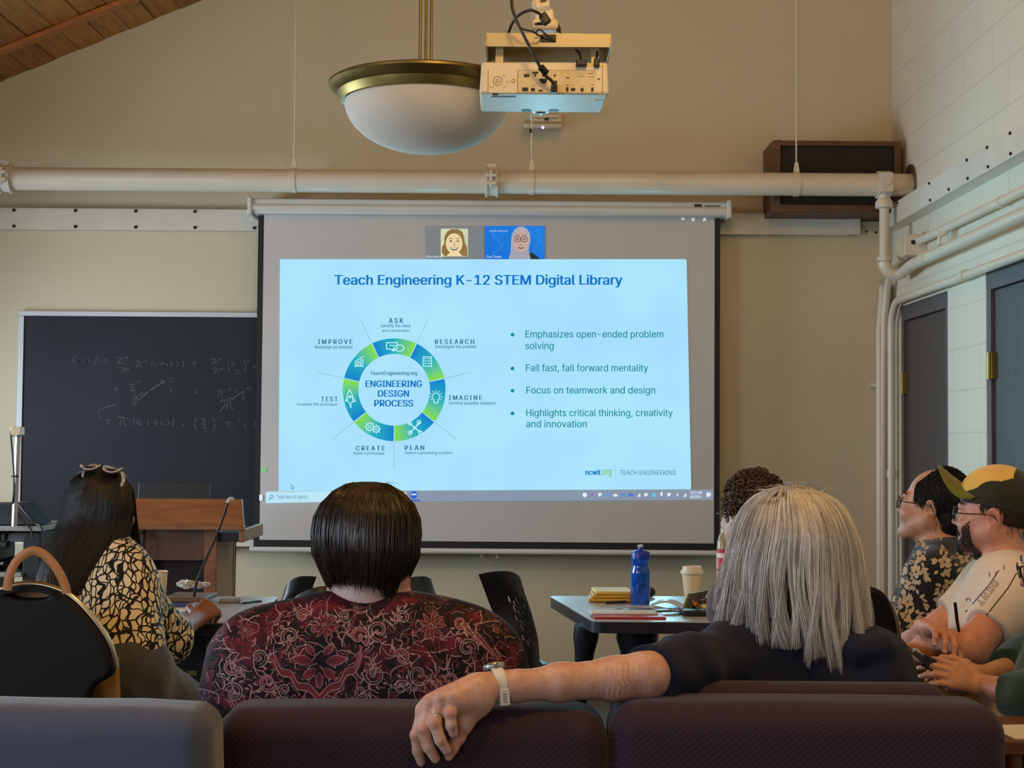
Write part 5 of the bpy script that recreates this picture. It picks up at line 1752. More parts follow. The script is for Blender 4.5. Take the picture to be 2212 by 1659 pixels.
# low side table with paper at the lower right
a, b = at(2176, 1598, 2.95), at(2330, 1598, 2.95)
zt2 = at(2200, 1590, 3.0).z
t = thing('side_table', 'dark low side table at lower right corner', 'table', (b.x - .1, 3.08, 0))
MB().bb((a.x - .02, 2.95, zt2 - .03), (a.x + .4, 3.22, zt2)).build('tabletop', m_oakd, t, bevel=.004)
for (x, y) in ((a.x + .02, 2.98), (a.x + .36, 2.98), (a.x + .02, 3.19), (a.x + .36, 3.19)):
    MB().tube([(x, y, 0), (x, y, zt2 - .03)], .02, 10).build('leg', m_oakd, t, smooth=True)
tag(MB().box((a.x + .13, 3.04, zt2 + .002), (.24, .14, .003), Matrix.Rotation(R(6), 3, 'Z')).build('paper_sheet', m_paper, None), 'cream sheet of paper lying on low table at lower right', 'paper')
# ================================================================ people: implicit bodies meshed with surface nets
f32 = np.float32
class Blob:
    """union of rounded limbs and ellipsoids, meshed as one continuous skin"""
    def __init__(s, res, k=.02):
        s.res, s.k, s.p = res, k, []
    def cap(s, a, b, ra, rb=None, k=None, flat=False, sub=False, sq=None):
        """tapered limb from a to b; sq = (axis, factor) squashes it along a direction; flat cuts the far end square"""
        s.p.append(('c', np.array(a, f32), np.array(b, f32), ra, ra if rb is None else rb, s.k if k is None else k, flat, sub, sq))
        return s
    def chain(s, pts, rad, k=None):
        for i in range(len(pts) - 1):
            s.cap(pts[i], pts[i + 1], rad[i], rad[i + 1], k)
        return s
    def ell(s, c, r, rot=None, k=None, sub=False):
        m = np.eye(3, dtype=f32) if rot is None else np.array(rot, f32)
        s.p.append(('e', np.array(c, f32), np.array(r, f32), m, None, s.k if k is None else k, False, sub, None))
        return s
    def grow(s, d):
        q = Blob(s.res, s.k)
        for p in s.p:
            p = list(p)
            if p[0] == 'c':
                p[3] += d; p[4] += d
            else:
                p[2] = p[2] + d
            q.p.append(tuple(p))
        return q
    def field(s, disp=None, clip=None):
        lo, hi = np.full(3, 1e9), np.full(3, -1e9)
        for p in s.p:
            if p[7]:
                continue
            if p[0] == 'c':
                r = max(p[3], p[4])
                lo = np.minimum(lo, np.minimum(p[1], p[2]) - r); hi = np.maximum(hi, np.maximum(p[1], p[2]) + r)
            else:
                r = p[2].max()
                lo = np.minimum(lo, p[1] - r); hi = np.maximum(hi, p[1] + r)
        res = s.res
        lo -= res * 4; hi += res * 4
        n = np.ceil((hi - lo) / res).astype(int) + 1
        ax = [(lo[i] + res * np.arange(n[i])).astype(f32) for i in range(3)]
        F = np.full(n, .08, f32)
        for p in s.p:
            k = p[5]
            m = k + res * 3
            if p[0] == 'c':
                r = max(p[3], p[4]) + m
                a, b = np.minimum(p[1], p[2]) - r, np.maximum(p[1], p[2]) + r
            else:
                r = p[2].max() + m
                a, b = p[1] - r, p[1] + r
            i0 = np.clip(np.floor((a - lo) / res).astype(int), 0, n - 1)
            i1 = np.clip(np.ceil((b - lo) / res).astype(int) + 1, 1, n)
            sl = tuple(slice(i0[q], i1[q]) for q in range(3))
            X, Y, Z = ax[0][sl[0]][:, None, None], ax[1][sl[1]][None, :, None], ax[2][sl[2]][None, None, :]
            if p[0] == 'c':
                A, B = p[1], p[2]
                d = B - A
                L2 = max(float(d @ d), 1e-9)
                px, py, pz = X - A[0], Y - A[1], Z - A[2]
                t = (px * d[0] + py * d[1] + pz * d[2]) / L2
                tc_ = np.clip(t, 0, 1)
                qx, qy, qz = px - tc_ * d[0], py - tc_ * d[1], pz - tc_ * d[2]
                r2 = qx * qx + qy * qy + qz * qz
                if p[8] is not None:
                    w, fac = p[8]
                    dt = qx * w[0] + qy * w[1] + qz * w[2]
                    r2 = r2 + dt * dt * (fac * fac - 1)
                D = np.sqrt(r2) - (p[3] + (p[4] - p[3]) * tc_)
                if p[6]:
                    D = np.maximum(D, (t - 1) * math.sqrt(L2))
            else:
                px, py, pz = X - p[1][0], Y - p[1][1], Z - p[1][2]
                m_ = p[3]
                lx = px * m_[0, 0] + py * m_[1, 0] + pz * m_[2, 0]
                ly = px * m_[0, 1] + py * m_[1, 1] + pz * m_[2, 1]
                lz = px * m_[0, 2] + py * m_[1, 2] + pz * m_[2, 2]
                r = p[2]
                k0 = np.sqrt((lx / r[0]) ** 2 + (ly / r[1]) ** 2 + (lz / r[2]) ** 2)
                k1 = np.sqrt((lx / r[0] ** 2) ** 2 + (ly / r[1] ** 2) ** 2 + (lz / r[2] ** 2) ** 2)
                D = k0 * (k0 - 1) / np.maximum(k1, 1e-6)
            C = F[sl]
            kk = max(k, 1e-4)
            if p[7]:
                h = np.maximum(kk - np.abs(C + D), 0) / kk
                F[sl] = np.maximum(C, -D) + h * h * kk * .25
            else:
                h = np.maximum(kk - np.abs(C - D), 0) / kk
                F[sl] = np.minimum(C, D) - h * h * kk * .25
        if disp is not None or clip is not None:
            near = np.nonzero(np.abs(F) < .035) if clip is None else np.nonzero(F < .035)
            P = np.stack([ax[0][near[0]], ax[1][near[1]], ax[2][near[2]]], 1)
            v = F[near]
            if disp is not None:
                v = v - disp(P).astype(f32)
            if clip is not None:
                v = np.maximum(v, clip(P).astype(f32))
            F[near] = v
        return F, lo, res
    def mesh(s, disp=None, clip=None):
        return nets(*s.field(disp, clip))

def nets(F, lo, res):
    ins = F < 0
    n = np.array(F.shape)
    c = np.zeros(n - 1, np.int8)
    for dx in (0, 1):
        for dy in (0, 1):
            for dz in (0, 1):
                c += ins[dx:n[0] - 1 + dx, dy:n[1] - 1 + dy, dz:n[2] - 1 + dz]
    act = np.nonzero((c > 0) & (c < 8))
    idx = np.full(n - 1, -1, np.int32)
    idx[act] = np.arange(len(act[0]))
    i, j, k = act
    acc = np.zeros((len(i), 3)); cnt = np.zeros(len(i))
    corners = [(a, b, d) for a in (0, 1) for b in (0, 1) for d in (0, 1)]
    vals = {q: F[i + q[0], j + q[1], k + q[2]] for q in corners}
    for q in corners:
        for axn in range(3):
            if q[axn] == 0:
                r = list(q); r[axn] = 1; r = tuple(r)
                a, b = vals[q], vals[r]
                m = (a < 0) != (b < 0)
                t = np.where(m, a / np.where(a - b == 0, 1, a - b), 0)
                pt = np.stack([np.full(len(i), float(q[0])), np.full(len(i), float(q[1])), np.full(len(i), float(q[2]))], 1)
                pt[:, axn] += t
                acc += pt * m[:, None]; cnt += m
    V = (acc / np.maximum(cnt, 1)[:, None] + np.stack([i, j, k], 1)) * res + lo
    quads = []
    for axn in range(3):
        o1, o2 = (axn + 1) % 3, (axn + 2) % 3
        s0 = [slice(None)] * 3; s1 = [slice(None)] * 3
        s0[axn] = slice(0, -1); s1[axn] = slice(1, None)
        a, b = ins[tuple(s0)], ins[tuple(s1)]
        e = np.nonzero(a != b)
        e = [np.array(q) for q in e]
        ok = (e[o1] > 0) & (e[o2] > 0) & (e[o1] < n[o1] - 1) & (e[o2] < n[o2] - 1)
        e = [q[ok] for q in e]
        flip = a[tuple(e)]
        def cell(d1, d2):
            q = [x.copy() for x in e]
            q[o1] -= d1; q[o2] -= d2
            return idx[tuple(q)]
        Q = np.stack([cell(1, 1), cell(0, 1), cell(0, 0), cell(1, 0)], 1)
        Q[~flip] = Q[~flip][:, ::-1]
        quads.append(Q)
    Q = np.concatenate(quads)
    return V, Q[(Q >= 0).all(1)]

def mk(name, V, Fc, mats, parent, smooth=True, mi=None):
    """mesh object from numpy arrays (all faces the same size)"""
    V = np.asarray(V, np.float64) - np.array(worldloc(parent))[None]
    Fc = np.asarray(Fc, np.int32)
    me = bpy.data.meshes.new(name)
    w = Fc.shape[1]
    me.vertices.add(len(V)); me.loops.add(Fc.size); me.polygons.add(len(Fc))
    me.vertices.foreach_set('co', V.astype(f32).ravel())
    me.loops.foreach_set('vertex_index', Fc.ravel())
    me.polygons.foreach_set('loop_start', np.arange(0, Fc.size, w, dtype=np.int32))
    me.polygons.foreach_set('use_smooth', np.full(len(Fc), smooth))
    for m in (mats if isinstance(mats, (list, tuple)) else [mats]):
        me.materials.append(m)
    if mi is not None:
        me.polygons.foreach_set('material_index', np.asarray(mi, np.int32))
    me.update(calc_edges=True)
    me.validate()
    o = bpy.data.objects.new(name, me)
    COL.objects.link(o)
    o.parent = parent
    return o

def join_np(parts):
    V, Fs, o = [], [], 0
    for v, f in parts:
        V.append(v); Fs.append(np.asarray(f) + o); o += len(v)
    return np.concatenate(V), np.concatenate(Fs)

def bvh_of(V, Fc):
    return BVHTree.FromPolygons([tuple(v) for v in V], [tuple(f) for f in Fc])

def folds(seed, amp, freq, n=7, aniso=(1, 1, 1)):
    rs = np.random.RandomState(seed)
    ks = rs.normal(size=(n, 3)); ks /= np.linalg.norm(ks, axis=1)[:, None]
    ks = ks * np.array(aniso)[None] * freq * rs.uniform(.6, 1.5, (n, 1))
    ph = rs.uniform(0, 6.28, n)
    w2 = rs.normal(size=(n, 3)) * freq * .35
    def fn(P):
        v = np.zeros(len(P))
        for i in range(n):
            v += np.sin(P @ ks[i] + ph[i] + 1.2 * np.sin(P @ w2[i]))
        v /= n ** .5
        return amp * (1 - np.abs(v)) * .8
    return fn

def tubes(paths, rad, sides=3, flat=None):
    """many strands at once: paths (N, S, 3), rad (S,) or (N, S)"""
    P = np.asarray(paths, float)
    N, Sg, _ = P.shape
    T = np.gradient(P, axis=1)
    T /= np.linalg.norm(T, axis=2, keepdims=True) + 1e-9
    ref = np.array([.31, .83, .46])
    U = np.cross(T, ref); U /= np.linalg.norm(U, axis=2, keepdims=True) + 1e-9
    Wv = np.cross(T, U)
    rad = np.broadcast_to(np.asarray(rad, float), (N, Sg))[..., None]
    rings = [P + (U * math.cos(6.2832 * j / sides) + Wv * math.sin(6.2832 * j / sides)) * rad for j in range(sides)]
    V = np.stack(rings, 2).reshape(-1, 3)
    base = (np.arange(N)[:, None] * Sg + np.arange(Sg - 1)[None]).ravel() * sides
    Q = []
    for j in range(sides):
        j2 = (j + 1) % sides
        Q.append(np.stack([base + j, base + j2, base + sides + j2, base + sides + j], 1))
    return V, np.concatenate(Q)

# ---------------------------------------------------------------- materials for people
def skin(name, rgb, rgb2, rough=.5):
    m, nt, b = new_mat(name)
    tc = node(nt, 'ShaderNodeTexCoord')
    nz = node(nt, 'ShaderNodeTexNoise', i_Scale=38.0, i_Detail=6.0, i_Roughness=.65)
    nt.links.new(tc.outputs['Object'], nz.inputs['Vector'])
    col = ramp(nt, nz.outputs[0], [(.32, lin(rgb2)), (.62, lin(rgb))])
    ca = node(nt, 'ShaderNodeVertexColor', layer_name='tint')
    mx = node(nt, 'ShaderNodeMix', data_type='RGBA')
    nt.links.new(ca.outputs['Alpha'], mx.inputs[0]); nt.links.new(col, mx.inputs[6]); nt.links.new(ca.outputs['Color'], mx.inputs[7])
    nt.links.new(mx.outputs[2], b.inputs['Base Color'])
    b.inputs['Roughness'].default_value = rough
    b.inputs['Subsurface Weight'].default_value = .12
    b.inputs['Subsurface Radius'].default_value = (.02, .008, .005)
    n2 = node(nt, 'ShaderNodeTexNoise', i_Scale=260.0, i_Detail=4.0)
    nt.links.new(tc.outputs['Object'], n2.inputs['Vector'])
    bp = node(nt, 'ShaderNodeBump', i_Strength=.25, i_Distance=.002)
    nt.links.new(n2.outputs[0], bp.inputs['Height']); nt.links.new(bp.outputs[0], b.inputs['Normal'])
    return m

def tint(o, spots):
    """natural colouring of the skin: (centre, radius, rgb, strength) or with a (rx, ry, rz) radius"""
    me = o.data
    n = len(me.vertices)
    co = np.zeros(n * 3); me.vertices.foreach_get('co', co)
    co = co.reshape(-1, 3) + np.array(worldloc(o))[None]
    out = np.zeros((n, 4))
    for c, r, rgb, a in spots:
        d = np.linalg.norm((co - np.array(c)[None]) / np.array(r if hasattr(r, '__len__') else (r, r, r))[None], axis=1)
        w = a * np.clip(1.6 - 1.6 * d, 0, 1)
        up = w > out[:, 3]
        out[up, :3] = lin(rgb); out[up, 3] = w[up]
    at_ = me.color_attributes.new('tint', 'FLOAT_COLOR', 'POINT')
    at_.data.foreach_set('color', out.astype(f32).ravel())

def hair_mat(name, stops, rough=.42, spec=.5, root=None):
    m, nt, b = new_mat(name)
    g = node(nt, 'ShaderNodeNewGeometry')
    tc = node(nt, 'ShaderNodeTexCoord')
    nz = node(nt, 'ShaderNodeTexNoise', i_Scale=30.0, i_Detail=3.0)
    mp = node(nt, 'ShaderNodeMapping'); mp.inputs['Scale'].default_value = (1, 1, .12)
    nt.links.new(tc.outputs['Object'], mp.inputs[0]); nt.links.new(mp.outputs[0], nz.inputs['Vector'])
    av = node(nt, 'ShaderNodeMath', operation='MULTIPLY_ADD')
    nt.links.new(g.outputs['Random Per Island'], av.inputs[0]); av.inputs[1].default_value = .75
    sub = node(nt, 'ShaderNodeMath', operation='MULTIPLY_ADD'); nt.links.new(nz.outputs[0], sub.inputs[0]); sub.inputs[1].default_value = .6; sub.inputs[2].default_value = -.17
    nt.links.new(sub.outputs[0], av.inputs[2])
    nt.links.new(ramp(nt, av.outputs[0], [(p, lin(c)) for p, c in stops]), b.inputs['Base Color'])
    b.inputs['Roughness'].default_value = rough
    b.inputs['Specular IOR Level'].default_value = spec
    b.inputs['Anisotropic'].default_value = .4
    return m

def cloth(name, rgb, rough=.8, var=.12, scale=9, weave_=420, bump=.3, sheen=.25):
    return M(name, rgb, rough, var=var, scale=scale, bump=bump, bscale=weave_, sheen=sheen, spec=.25)

VZ = lambda *a: Vector(a)
def frame(F, U=(0, 0, 1)):
    F = Vector(F).normalized()
    U = Vector(U)
    Rt = F.cross(U).normalized()
    U = Rt.cross(F).normalized()
    return F, U, Rt

def head(B, C, F, U=(0, 0, 1), s=1.0, nose=1.0, jaw=1.0, ears=True, mouth=True):
    """a head with brow, eye hollows, nose, lips, chin and ears round C; returns named landmarks"""
    F, U, Rt = frame(F, U)
    rot = Matrix((Rt, F, U)).transposed()
    q = lambda r, f, u: C + (Rt * r + F * f + U * u) * s
    B.ell(q(0, -.012, .032), (.077 * s, .097 * s, .086 * s), rot, .02)
    B.ell(q(0, .032, -.035), (.066 * s, .064 * s, .084 * s), rot, .03)
    for e in (-1, 1):
        B.cap(q(e * .056, -.0, -.05), q(e * .02, .068, -.1 * jaw), .026 * s, .02 * s, .022)
        B.ell(q(e * .036, .068, -.04), (.024 * s, .024 * s, .022 * s), rot, .02)
    B.ell(q(0, .08, -.102 * jaw), (.024 * s, .02 * s, .019 * s), rot, .018)
    B.cap(q(-.034, .083, .014), q(.034, .083, .014), .0125 * s, None, .014)
    for e in (-1, 1):
        B.ell(q(e * .031, .1, -.008), (.017 * s, .012 * s, .011 * s), rot, .008, sub=True)
        B.ell(q(e * .031, .081, -.008), (.0145 * s, .0125 * s, .0105 * s), rot, .003)
    B.cap(q(0, .09, .0), q(0, .1 + .007 * nose, -.033), .0075 * s, .0098 * s, .011)
    for e in (-1, 1):
        B.ell(q(e * .0105, .096, -.038), (.008 * s, .0105 * s, .0072 * s), rot, .006)
    if mouth:
        B.cap(q(-.018, .086, -.066), q(.018, .086, -.066), .0075 * s, None, .006)
        B.cap(q(-.015, .086, -.077), q(.015, .086, -.077), .0085 * s, None, .006)
        B.cap(q(-.02, .098, -.0715), q(.02, .098, -.0715), .0022 * s, None, .003, sub=True)
    if ears:
        for e in (-1, 1):
            er = rot @ Euler((R(-12), R(e * 8), R(e * -18))).to_matrix()
            B.ell(q(e * .078, -.012, -.012), (.0085 * s, .019 * s, .032 * s), er, .006)
            B.ell(q(e * .086, -.006, -.008), (.006 * s, .011 * s, .018 * s), er, .004, sub=True)
            B.ell(q(e * .076, -.004, -.04), (.007 * s, .009 * s, .01 * s), er, .006)
    return dict(q=q, rot=rot, F=F, U=U, R=Rt, C=C, s=s)

def face_bits(h, parent, iris=(60, 40, 26), brow=None, lips=None):
    """eyes and brows as parts of the head"""
    q, s = h['q'], h['s']
    for e in (-1, 1):
        c = q(e * .031, .0838, -.008)
        f = MB(); f.ball(c, .0112 * s, 14, 10)
        eye = f.build('eye', M_EYE, parent, smooth=True)
        MB().lathe([(.0052 * s, 0), (.003 * s, .0012), (.0004, .0014)], c + h['F'] * .0108 * s, 14, (h['F'].to_track_quat('Z', 'Y').to_matrix())).build('iris', M('iris', iris, .2), eye, smooth=True)
    if brow is not None:
        paths = []
        rs = random.Random(3)
        for e in (-1, 1):
            for i in range(70):
                u = i / 69
                a = q(e * (.014 + .034 * u), .0965 - .018 * u * u, .017 + .007 * math.sin(u * 2.6) + rs.uniform(-.0025, .0025))
                b = a + h['R'] * e * .007 + h['U'] * rs.uniform(.0, .003) + h['F'] * .001
                paths.append([tuple(a), tuple(a.lerp(b, .5)), tuple(b)])
        V, Q = tubes(paths, [.0007, .0006, .0003])
        mk('eyebrow', V, Q, brow, parent)
M_EYE = M('eye_white', (212, 204, 196), .2, var=.04)

def hand(B, wrist, knuck, normal, curl, spread=.9, L=1.0, thumb=1, r=.0088, k=.006, side=1, tcurl=.5):
    """palm plus five separate fingers. knuck: middle of the knuckle row; normal: out of the back of the hand;
    curl: three bend angles (deg) towards the palm; side: which way the thumb lies along the knuckle row"""
    ax = (knuck - wrist).normalized()
    n = (normal - ax * normal.dot(ax)).normalized()
    sd = ax.cross(n) * side
    kn = [knuck + sd * (o * .019 * spread * L) - ax * (abs(o - .3) * .004) for o in (1.5, .5, -.5, -1.5)]
    for i, p in enumerate(kn):
        B.cap(wrist + sd * (.8 - .53 * i) * .012, p, .0145 * L, .0118 * L, .014)
    B.cap(wrist + ax * .03 + sd * .012 - n * .006, wrist + ax * .055 - sd * .012 - n * .006, .0135 * L, .013 * L, .016)
    ln = (.041, .045, .042, .033)
    tips = []
    for i, p in enumerate(kn):
        d, c = ax.copy(), p
        fan = sd * (.12 - .08 * i) * spread
        d = (d + fan).normalized()
        seg = [ln[i] * L, ln[i] * .62 * L, ln[i] * .5 * L]
        rr = [r * L * (1.06 if i < 3 else .9), r * L * (.98 if i < 3 else .84), r * L * (.9 if i < 3 else .78), r * L * (.76 if i < 3 else .68)]
        for j in range(3):
            cu = curl[i][j] if hasattr(curl[0], '__len__') else curl[j]
            rt = Matrix.Rotation(R(cu), 3, -(d.cross(n)).normalized()) if d.cross(n).length > 1e-4 else Matrix.Identity(3)
            d2 = (rt @ d).normalized()
            if d2.dot(n) > d.dot(n) + 1e-6:
                d2 = (rt.transposed() @ d).normalized()
            n_axis = d2
            e = c + d2 * seg[j]
            B.cap(c, e, rr[j], rr[j + 1], k if j == 0 else .003)
            c, d = e, d2
        tips.append((c, d))
    if thumb:
        a = wrist + ax * .022 + sd * .02 - n * .006
        b = a + (ax * .55 + sd * .65 - n * .35).normalized() * .038 * L
        c = b + (ax * .85 + sd * (.35 - .3 * tcurl) - n * (.2 + .4 * tcurl)).normalized() * .032 * L
        d = c + (ax * .9 - sd * .25 * tcurl - n * .4 * tcurl).normalized() * .026 * L
        B.chain([a, b, c, d], [.016 * L, .0125 * L, .011 * L, .0088 * L], .008)
        tips.append((d, (d - c).normalized()))
    return kn, tips

def fingernails(tips, n, mat, parent, L=1.0):
    for c, d in tips:
        nn = (n - d * n.dot(d))
        if nn.length < .05:
            continue
        nn.normalize()
        rot = Matrix((d.cross(nn), d, nn)).transposed()
        MB().ball(c + nn * .0058 * L + d * .0015, Vector((.0052, .0068, .0022)) * L, 10, 6, rot).build('fingernail', mat, parent, smooth=True)

def glasses(h, parent, mat, w=.027, hh=.019, name='eyeglasses'):
    q, s = h['q'], h['s']
    f = MB()
    for e in (-1, 1):
        P = [q(e * .033 + w * math.cos(a) * abs(math.cos(a)) ** -.35 * (1 if abs(math.cos(a)) > .02 else 0), .108 - .006 * (math.cos(a) * e > 0), -.010 + hh * math.sin(a)) for a in [i * .2618 + .1309 for i in range(24)]]
        f.tube(P, .0018, 6, closed=True)
        f.tube(smooth_path([q(e * .058, .1, -.004), q(e * .08, .06, -.004), q(e * .084, -.004, -.002), q(e * .083, -.022, -.018)], 4), .0017, 6)
    f.tube([q(-.008, .112, -.006), q(.008, .112, -.006)], .0016, 6)
    g = f.build(name, mat, parent, smooth=True)
    return g

class Decal:
    """print carried by a garment: ribbons laid on its surface"""
    def __init__(s, bvh):
        s.bvh, s.v, s.f, s.m = bvh, [], [], []
    def hit(s, px, py, lift):
        d = (at(px, py, 3.0) - EYE).normalized()
        h = s.bvh.ray_cast(EYE, d)
        if h[0] is None:
            return None
        n = h[1] if h[1].dot(d) < 0 else -h[1]
        if n.dot(d) > -.12:
            return None
        return h[0] + n * lift * .5
    def ribbon(s, pts, w, mi, lift=.0012, step=5.0):
        P = [Vector(p) for p in pts]
        q = [P[0]]
        for a, b in zip(P[:-1], P[1:]):
            n = max(1, int((b - a).length / step))
            q += [a.lerp(b, (i + 1) / n) for i in range(n)]
        n = len(q)
        row = []
        for i, p in enumerate(q):
            t = (q[min(i + 1, n - 1)] - q[max(i - 1, 0)])
            if t.length < 1e-6:
                continue
            t.normalize()
            nn = Vector((-t.y, t.x)) * (w(i / max(1, n - 1)) if callable(w) else w) * .5
            a, b = s.hit(p.x - nn.x, p.y - nn.y, lift), s.hit(p.x + nn.x, p.y + nn.y, lift)
            if a is None or b is None or (a - b).length > .08:
                row.append(None)
                continue
            row.append((len(s.v), len(s.v) + 1))
            s.v += [a, b]
        for r1, r2 in zip(row[:-1], row[1:]):
            if r1 and r2 and (s.v[r1[0]] - s.v[r2[0]]).length < .05:
                s.f.append((r1[0], r1[1], r2[1], r2[0])); s.m.append(mi)
    def leaf(s, x, y, ang, ln, wd, mi, lift=.0012):
        a = R(ang)
        s.ribbon([(x, y), (x + ln * math.cos(a), y + ln * math.sin(a))], lambda t: wd * max(.12, math.sin(math.pi * min(1, t * .92 + .06))), mi, lift, max(1.5, ln / 7))
    def spiral(s, x, y, r, turns, a0, w, mi, dirn=1, lift=.0013):
        pts = []
        n = int(14 * turns) + 4
        for i in range(n + 1):
            t = i / n
            a = R(a0) + dirn * t * turns * 2 * math.pi
            rr = r * (1 - t) ** .8 + .8
            pts.append((x + rr * math.cos(a), y + rr * math.sin(a)))
        s.ribbon(pts, w, mi, lift, 3.0)
    def result(s):
        return np.array([tuple(v) for v in s.v]).reshape(-1, 3), np.array(s.f, np.int32).reshape(-1, 4), s.m

def garment(name, V, Q, mats, parent, dec=None):
    if dec is not None and len(dec.f):
        dv, df, dm = dec.result()
        V2 = np.concatenate([V, dv]); Q2 = np.concatenate([Q, df + len(V)])
        return mk(name, V2, Q2, mats, parent, mi=[0] * len(Q) + dm)
    return mk(name, V, Q, mats, parent)
# ================================================================ the person in the paisley shirt (sofa, left)
m_skin_a = skin('fair_skin', (210, 178, 166), (194, 152, 140))
m_skin_b = skin('freckled_skin', (208, 170, 154), (188, 140, 122))
m_skin_c = skin('brown_skin', (150, 98, 66), (132, 82, 54))
m_skin_d = skin('warm_skin', (196, 148, 118), (180, 128, 98))
m_nail = M('nail', (206, 168, 156), .3, var=.05)
m_dkjean = cloth('dark_trousers', (34, 36, 46))

def seated_legs(B, hip, knees, ankles, r=(.085, .058, .042)):
    for h_, k_, a_ in zip(hip, knees, ankles):
        B.cap(h_, k_, r[0], r[1], .05)
        B.cap(k_, a_, r[1] * .98, r[2], .03)
        f_ = (k_ - h_); f_.z = 0; f_.normalize()
        B.cap(a_ + Vector((0, 0, -.03)), a_ + f_ * .16 + Vector((0, 0, -.045)), .038, .03, .03)

def paisley():
    Y = 3.03
    P = lambda x, y, d=0.0: at(x, y, Y + d)
    t = thing('person', 'person with short dark brown hair in red and black paisley top on sofa', 'person', (P(790, 1500).x, Y + .1, 0))
    hc = P(797, 1194, .02)
    B = Blob(.005, .03)
    hd = head(B, hc, (.12, 1, -.12), (0.0, .12, 1), 1.08)
    nb = P(797, 1345, .012)
    B.cap(P(795, 1215, -.005), nb, .066, .07, .03)
    shl, shr = P(560, 1432, -.0), P(1018, 1428, -.0)
    back = Vector((0, 1, 0))
    T = Blob(.005, .06)
    def torso(q, g=0.0):
        q.cap(P(640, 1415), P(945, 1412), .098 + g, None, .05, sq=((0, 1, 0), 1.0))
        q.cap(P(720, 1358, -.01), P(870, 1358, -.01), .052 + g, None, .06)
        q.cap(shl, shr, .09 + g, None, .06)
        q.cap(P(600, 1520, .02), P(985, 1520, .02), .13 + g, None, .07)
        q.cap(P(620, 1680, .05), P(965, 1680, .05), .15 + g, None, .07)
        q.cap(P(650, 1830, .06), P(930, 1830, .06), .15 + g, None, .07)
    torso(B)
    el, er = P(478, 1600, .08), P(1108, 1600, .08)
    wl, wr = P(640, 1790, .33), P(940, 1790, .33)
    B.cap(shl, el, .07, .05, .04); B.cap(shr, er, .07, .05, .04)
    B.cap(el, wl, .046, .03, .03); B.cap(er, wr, .046, .03, .03)
    hand(B, wl, wl + Vector((.05, .05, -.02)), VZ(0, .2, 1), (20, 30, 20), side=1)
    hand(B, wr, wr + Vector((-.05, .05, -.02)), VZ(0, .2, 1), (20, 30, 20), side=-1)
    hips = [P(690, 1900, .1), P(890, 1900, .1)]
    knees = [hips[0] + Vector((-.06, .42, .02)), hips[1] + Vector((.06, .42, .02))]
    ank = [Vector((k.x, k.y + .05, .11)) for k in knees]
    seated_legs(B, hips, knees, ank)
    V, Q = B.mesh()
    o = mk('body', V, Q, m_skin_a, t)
    e = hd['q']
    tint(o, [(e(.078, -.012, -.02), .035, (206, 110, 92), .7), (e(0, .092, -.07), (.02, .02, .012), (176, 92, 88), .8), (P(890, 1270), (.05, .06, .035), (206, 120, 100), .45)])
    face_bits(hd, o, brow=None)
    # trousers
    L = Blob(.008, .05)
    seated_legs(L, hips, knees, [a + Vector((0, 0, .0)) for a in ank], (.098, .07, .06))
    L.cap(hips[0], hips[1], .13, None, .05)
    V, Q = L.mesh(clip=lambda p: .09 - p[:, 2])
    mk('trousers', V, Q, m_dkjean, t)
    # top
    G = Blob(.0045, .05)
    torso(G, .012)
    G.cap(shl, el, .085, .068, .05); G.cap(shr, er, .085, .068, .05)
    G.cap(el, el.lerp(wl, .55), .066, .058, .04, flat=True); G.cap(er, er.lerp(wr, .55), .066, .058, .04, flat=True)
    G.cap(P(722, 1350, -.034), P(872, 1350, -.034), .045, None, .04)
    G.cap(P(690, 1348, .0), P(905, 1348, .0), .04, None, .04)
    fo = folds(5, .004, 26, 7, (1, 1, 1.3))
    V, Q = G.mesh(disp=fo, clip=lambda p: .44 - p[:, 2])
    # paisley ground
    m, nt, b = new_mat('paisley_ground')
    tc = node(nt, 'ShaderNodeTexCoord')
    wn = node(nt, 'ShaderNodeTexNoise', i_Scale=16.0, i_Detail=2.0)
    nt.links.new(tc.outputs['Object'], wn.inputs['Vector'])
    wm = node(nt, 'ShaderNodeVectorMath', operation='MULTIPLY_ADD')
    nt.links.new(wn.outputs['Color'], wm.inputs[0]); wm.inputs[1].default_value = (.06, .06, .06); nt.links.new(tc.outputs['Object'], wm.inputs[2])
    n1 = node(nt, 'ShaderNodeTexNoise', i_Scale=17.0, i_Detail=1.5)
    nt.links.new(wm.outputs[0], n1.inputs['Vector'])
    ground = ramp(nt, n1.outputs[0], [(.44, lin((17, 8, 17))), (.52, lin((36, 13, 26))), (.60, lin((74, 17, 33))), (.72, lin((104, 28, 42)))])
    vo = node(nt, 'ShaderNodeTexVoronoi', i_Scale=34.0, feature='SMOOTH_F1', i_Smoothness=.3)
    nt.links.new(wm.outputs[0], vo.inputs['Vector'])
    mu = node(nt, 'ShaderNodeMath', operation='MULTIPLY'); nt.links.new(vo.outputs['Distance'], mu.inputs[0]); mu.inputs[1].default_value = 26.0
    sn = node(nt, 'ShaderNodeMath', operation='SINE'); nt.links.new(mu.outputs[0], sn.inputs[0])
    n3 = node(nt, 'ShaderNodeTexNoise', i_Scale=24.0); nt.links.new(tc.outputs['Object'], n3.inputs['Vector'])
    am = node(nt, 'ShaderNodeMath', operation='MULTIPLY'); nt.links.new(ramp(nt, sn.outputs[0], [(.86, (0, 0, 0)), (.97, (1, 1, 1))]), am.inputs[0]); nt.links.new(ramp(nt, n3.outputs[0], [(.47, (0, 0, 0)), (.56, (1, 1, 1))]), am.inputs[1])
    mx = node(nt, 'ShaderNodeMix', data_type='RGBA'); nt.links.new(am.outputs[0], mx.inputs[0]); nt.links.new(ground, mx.inputs[6]); mx.inputs[7].default_value = (*lin((164, 118, 120)), 1)
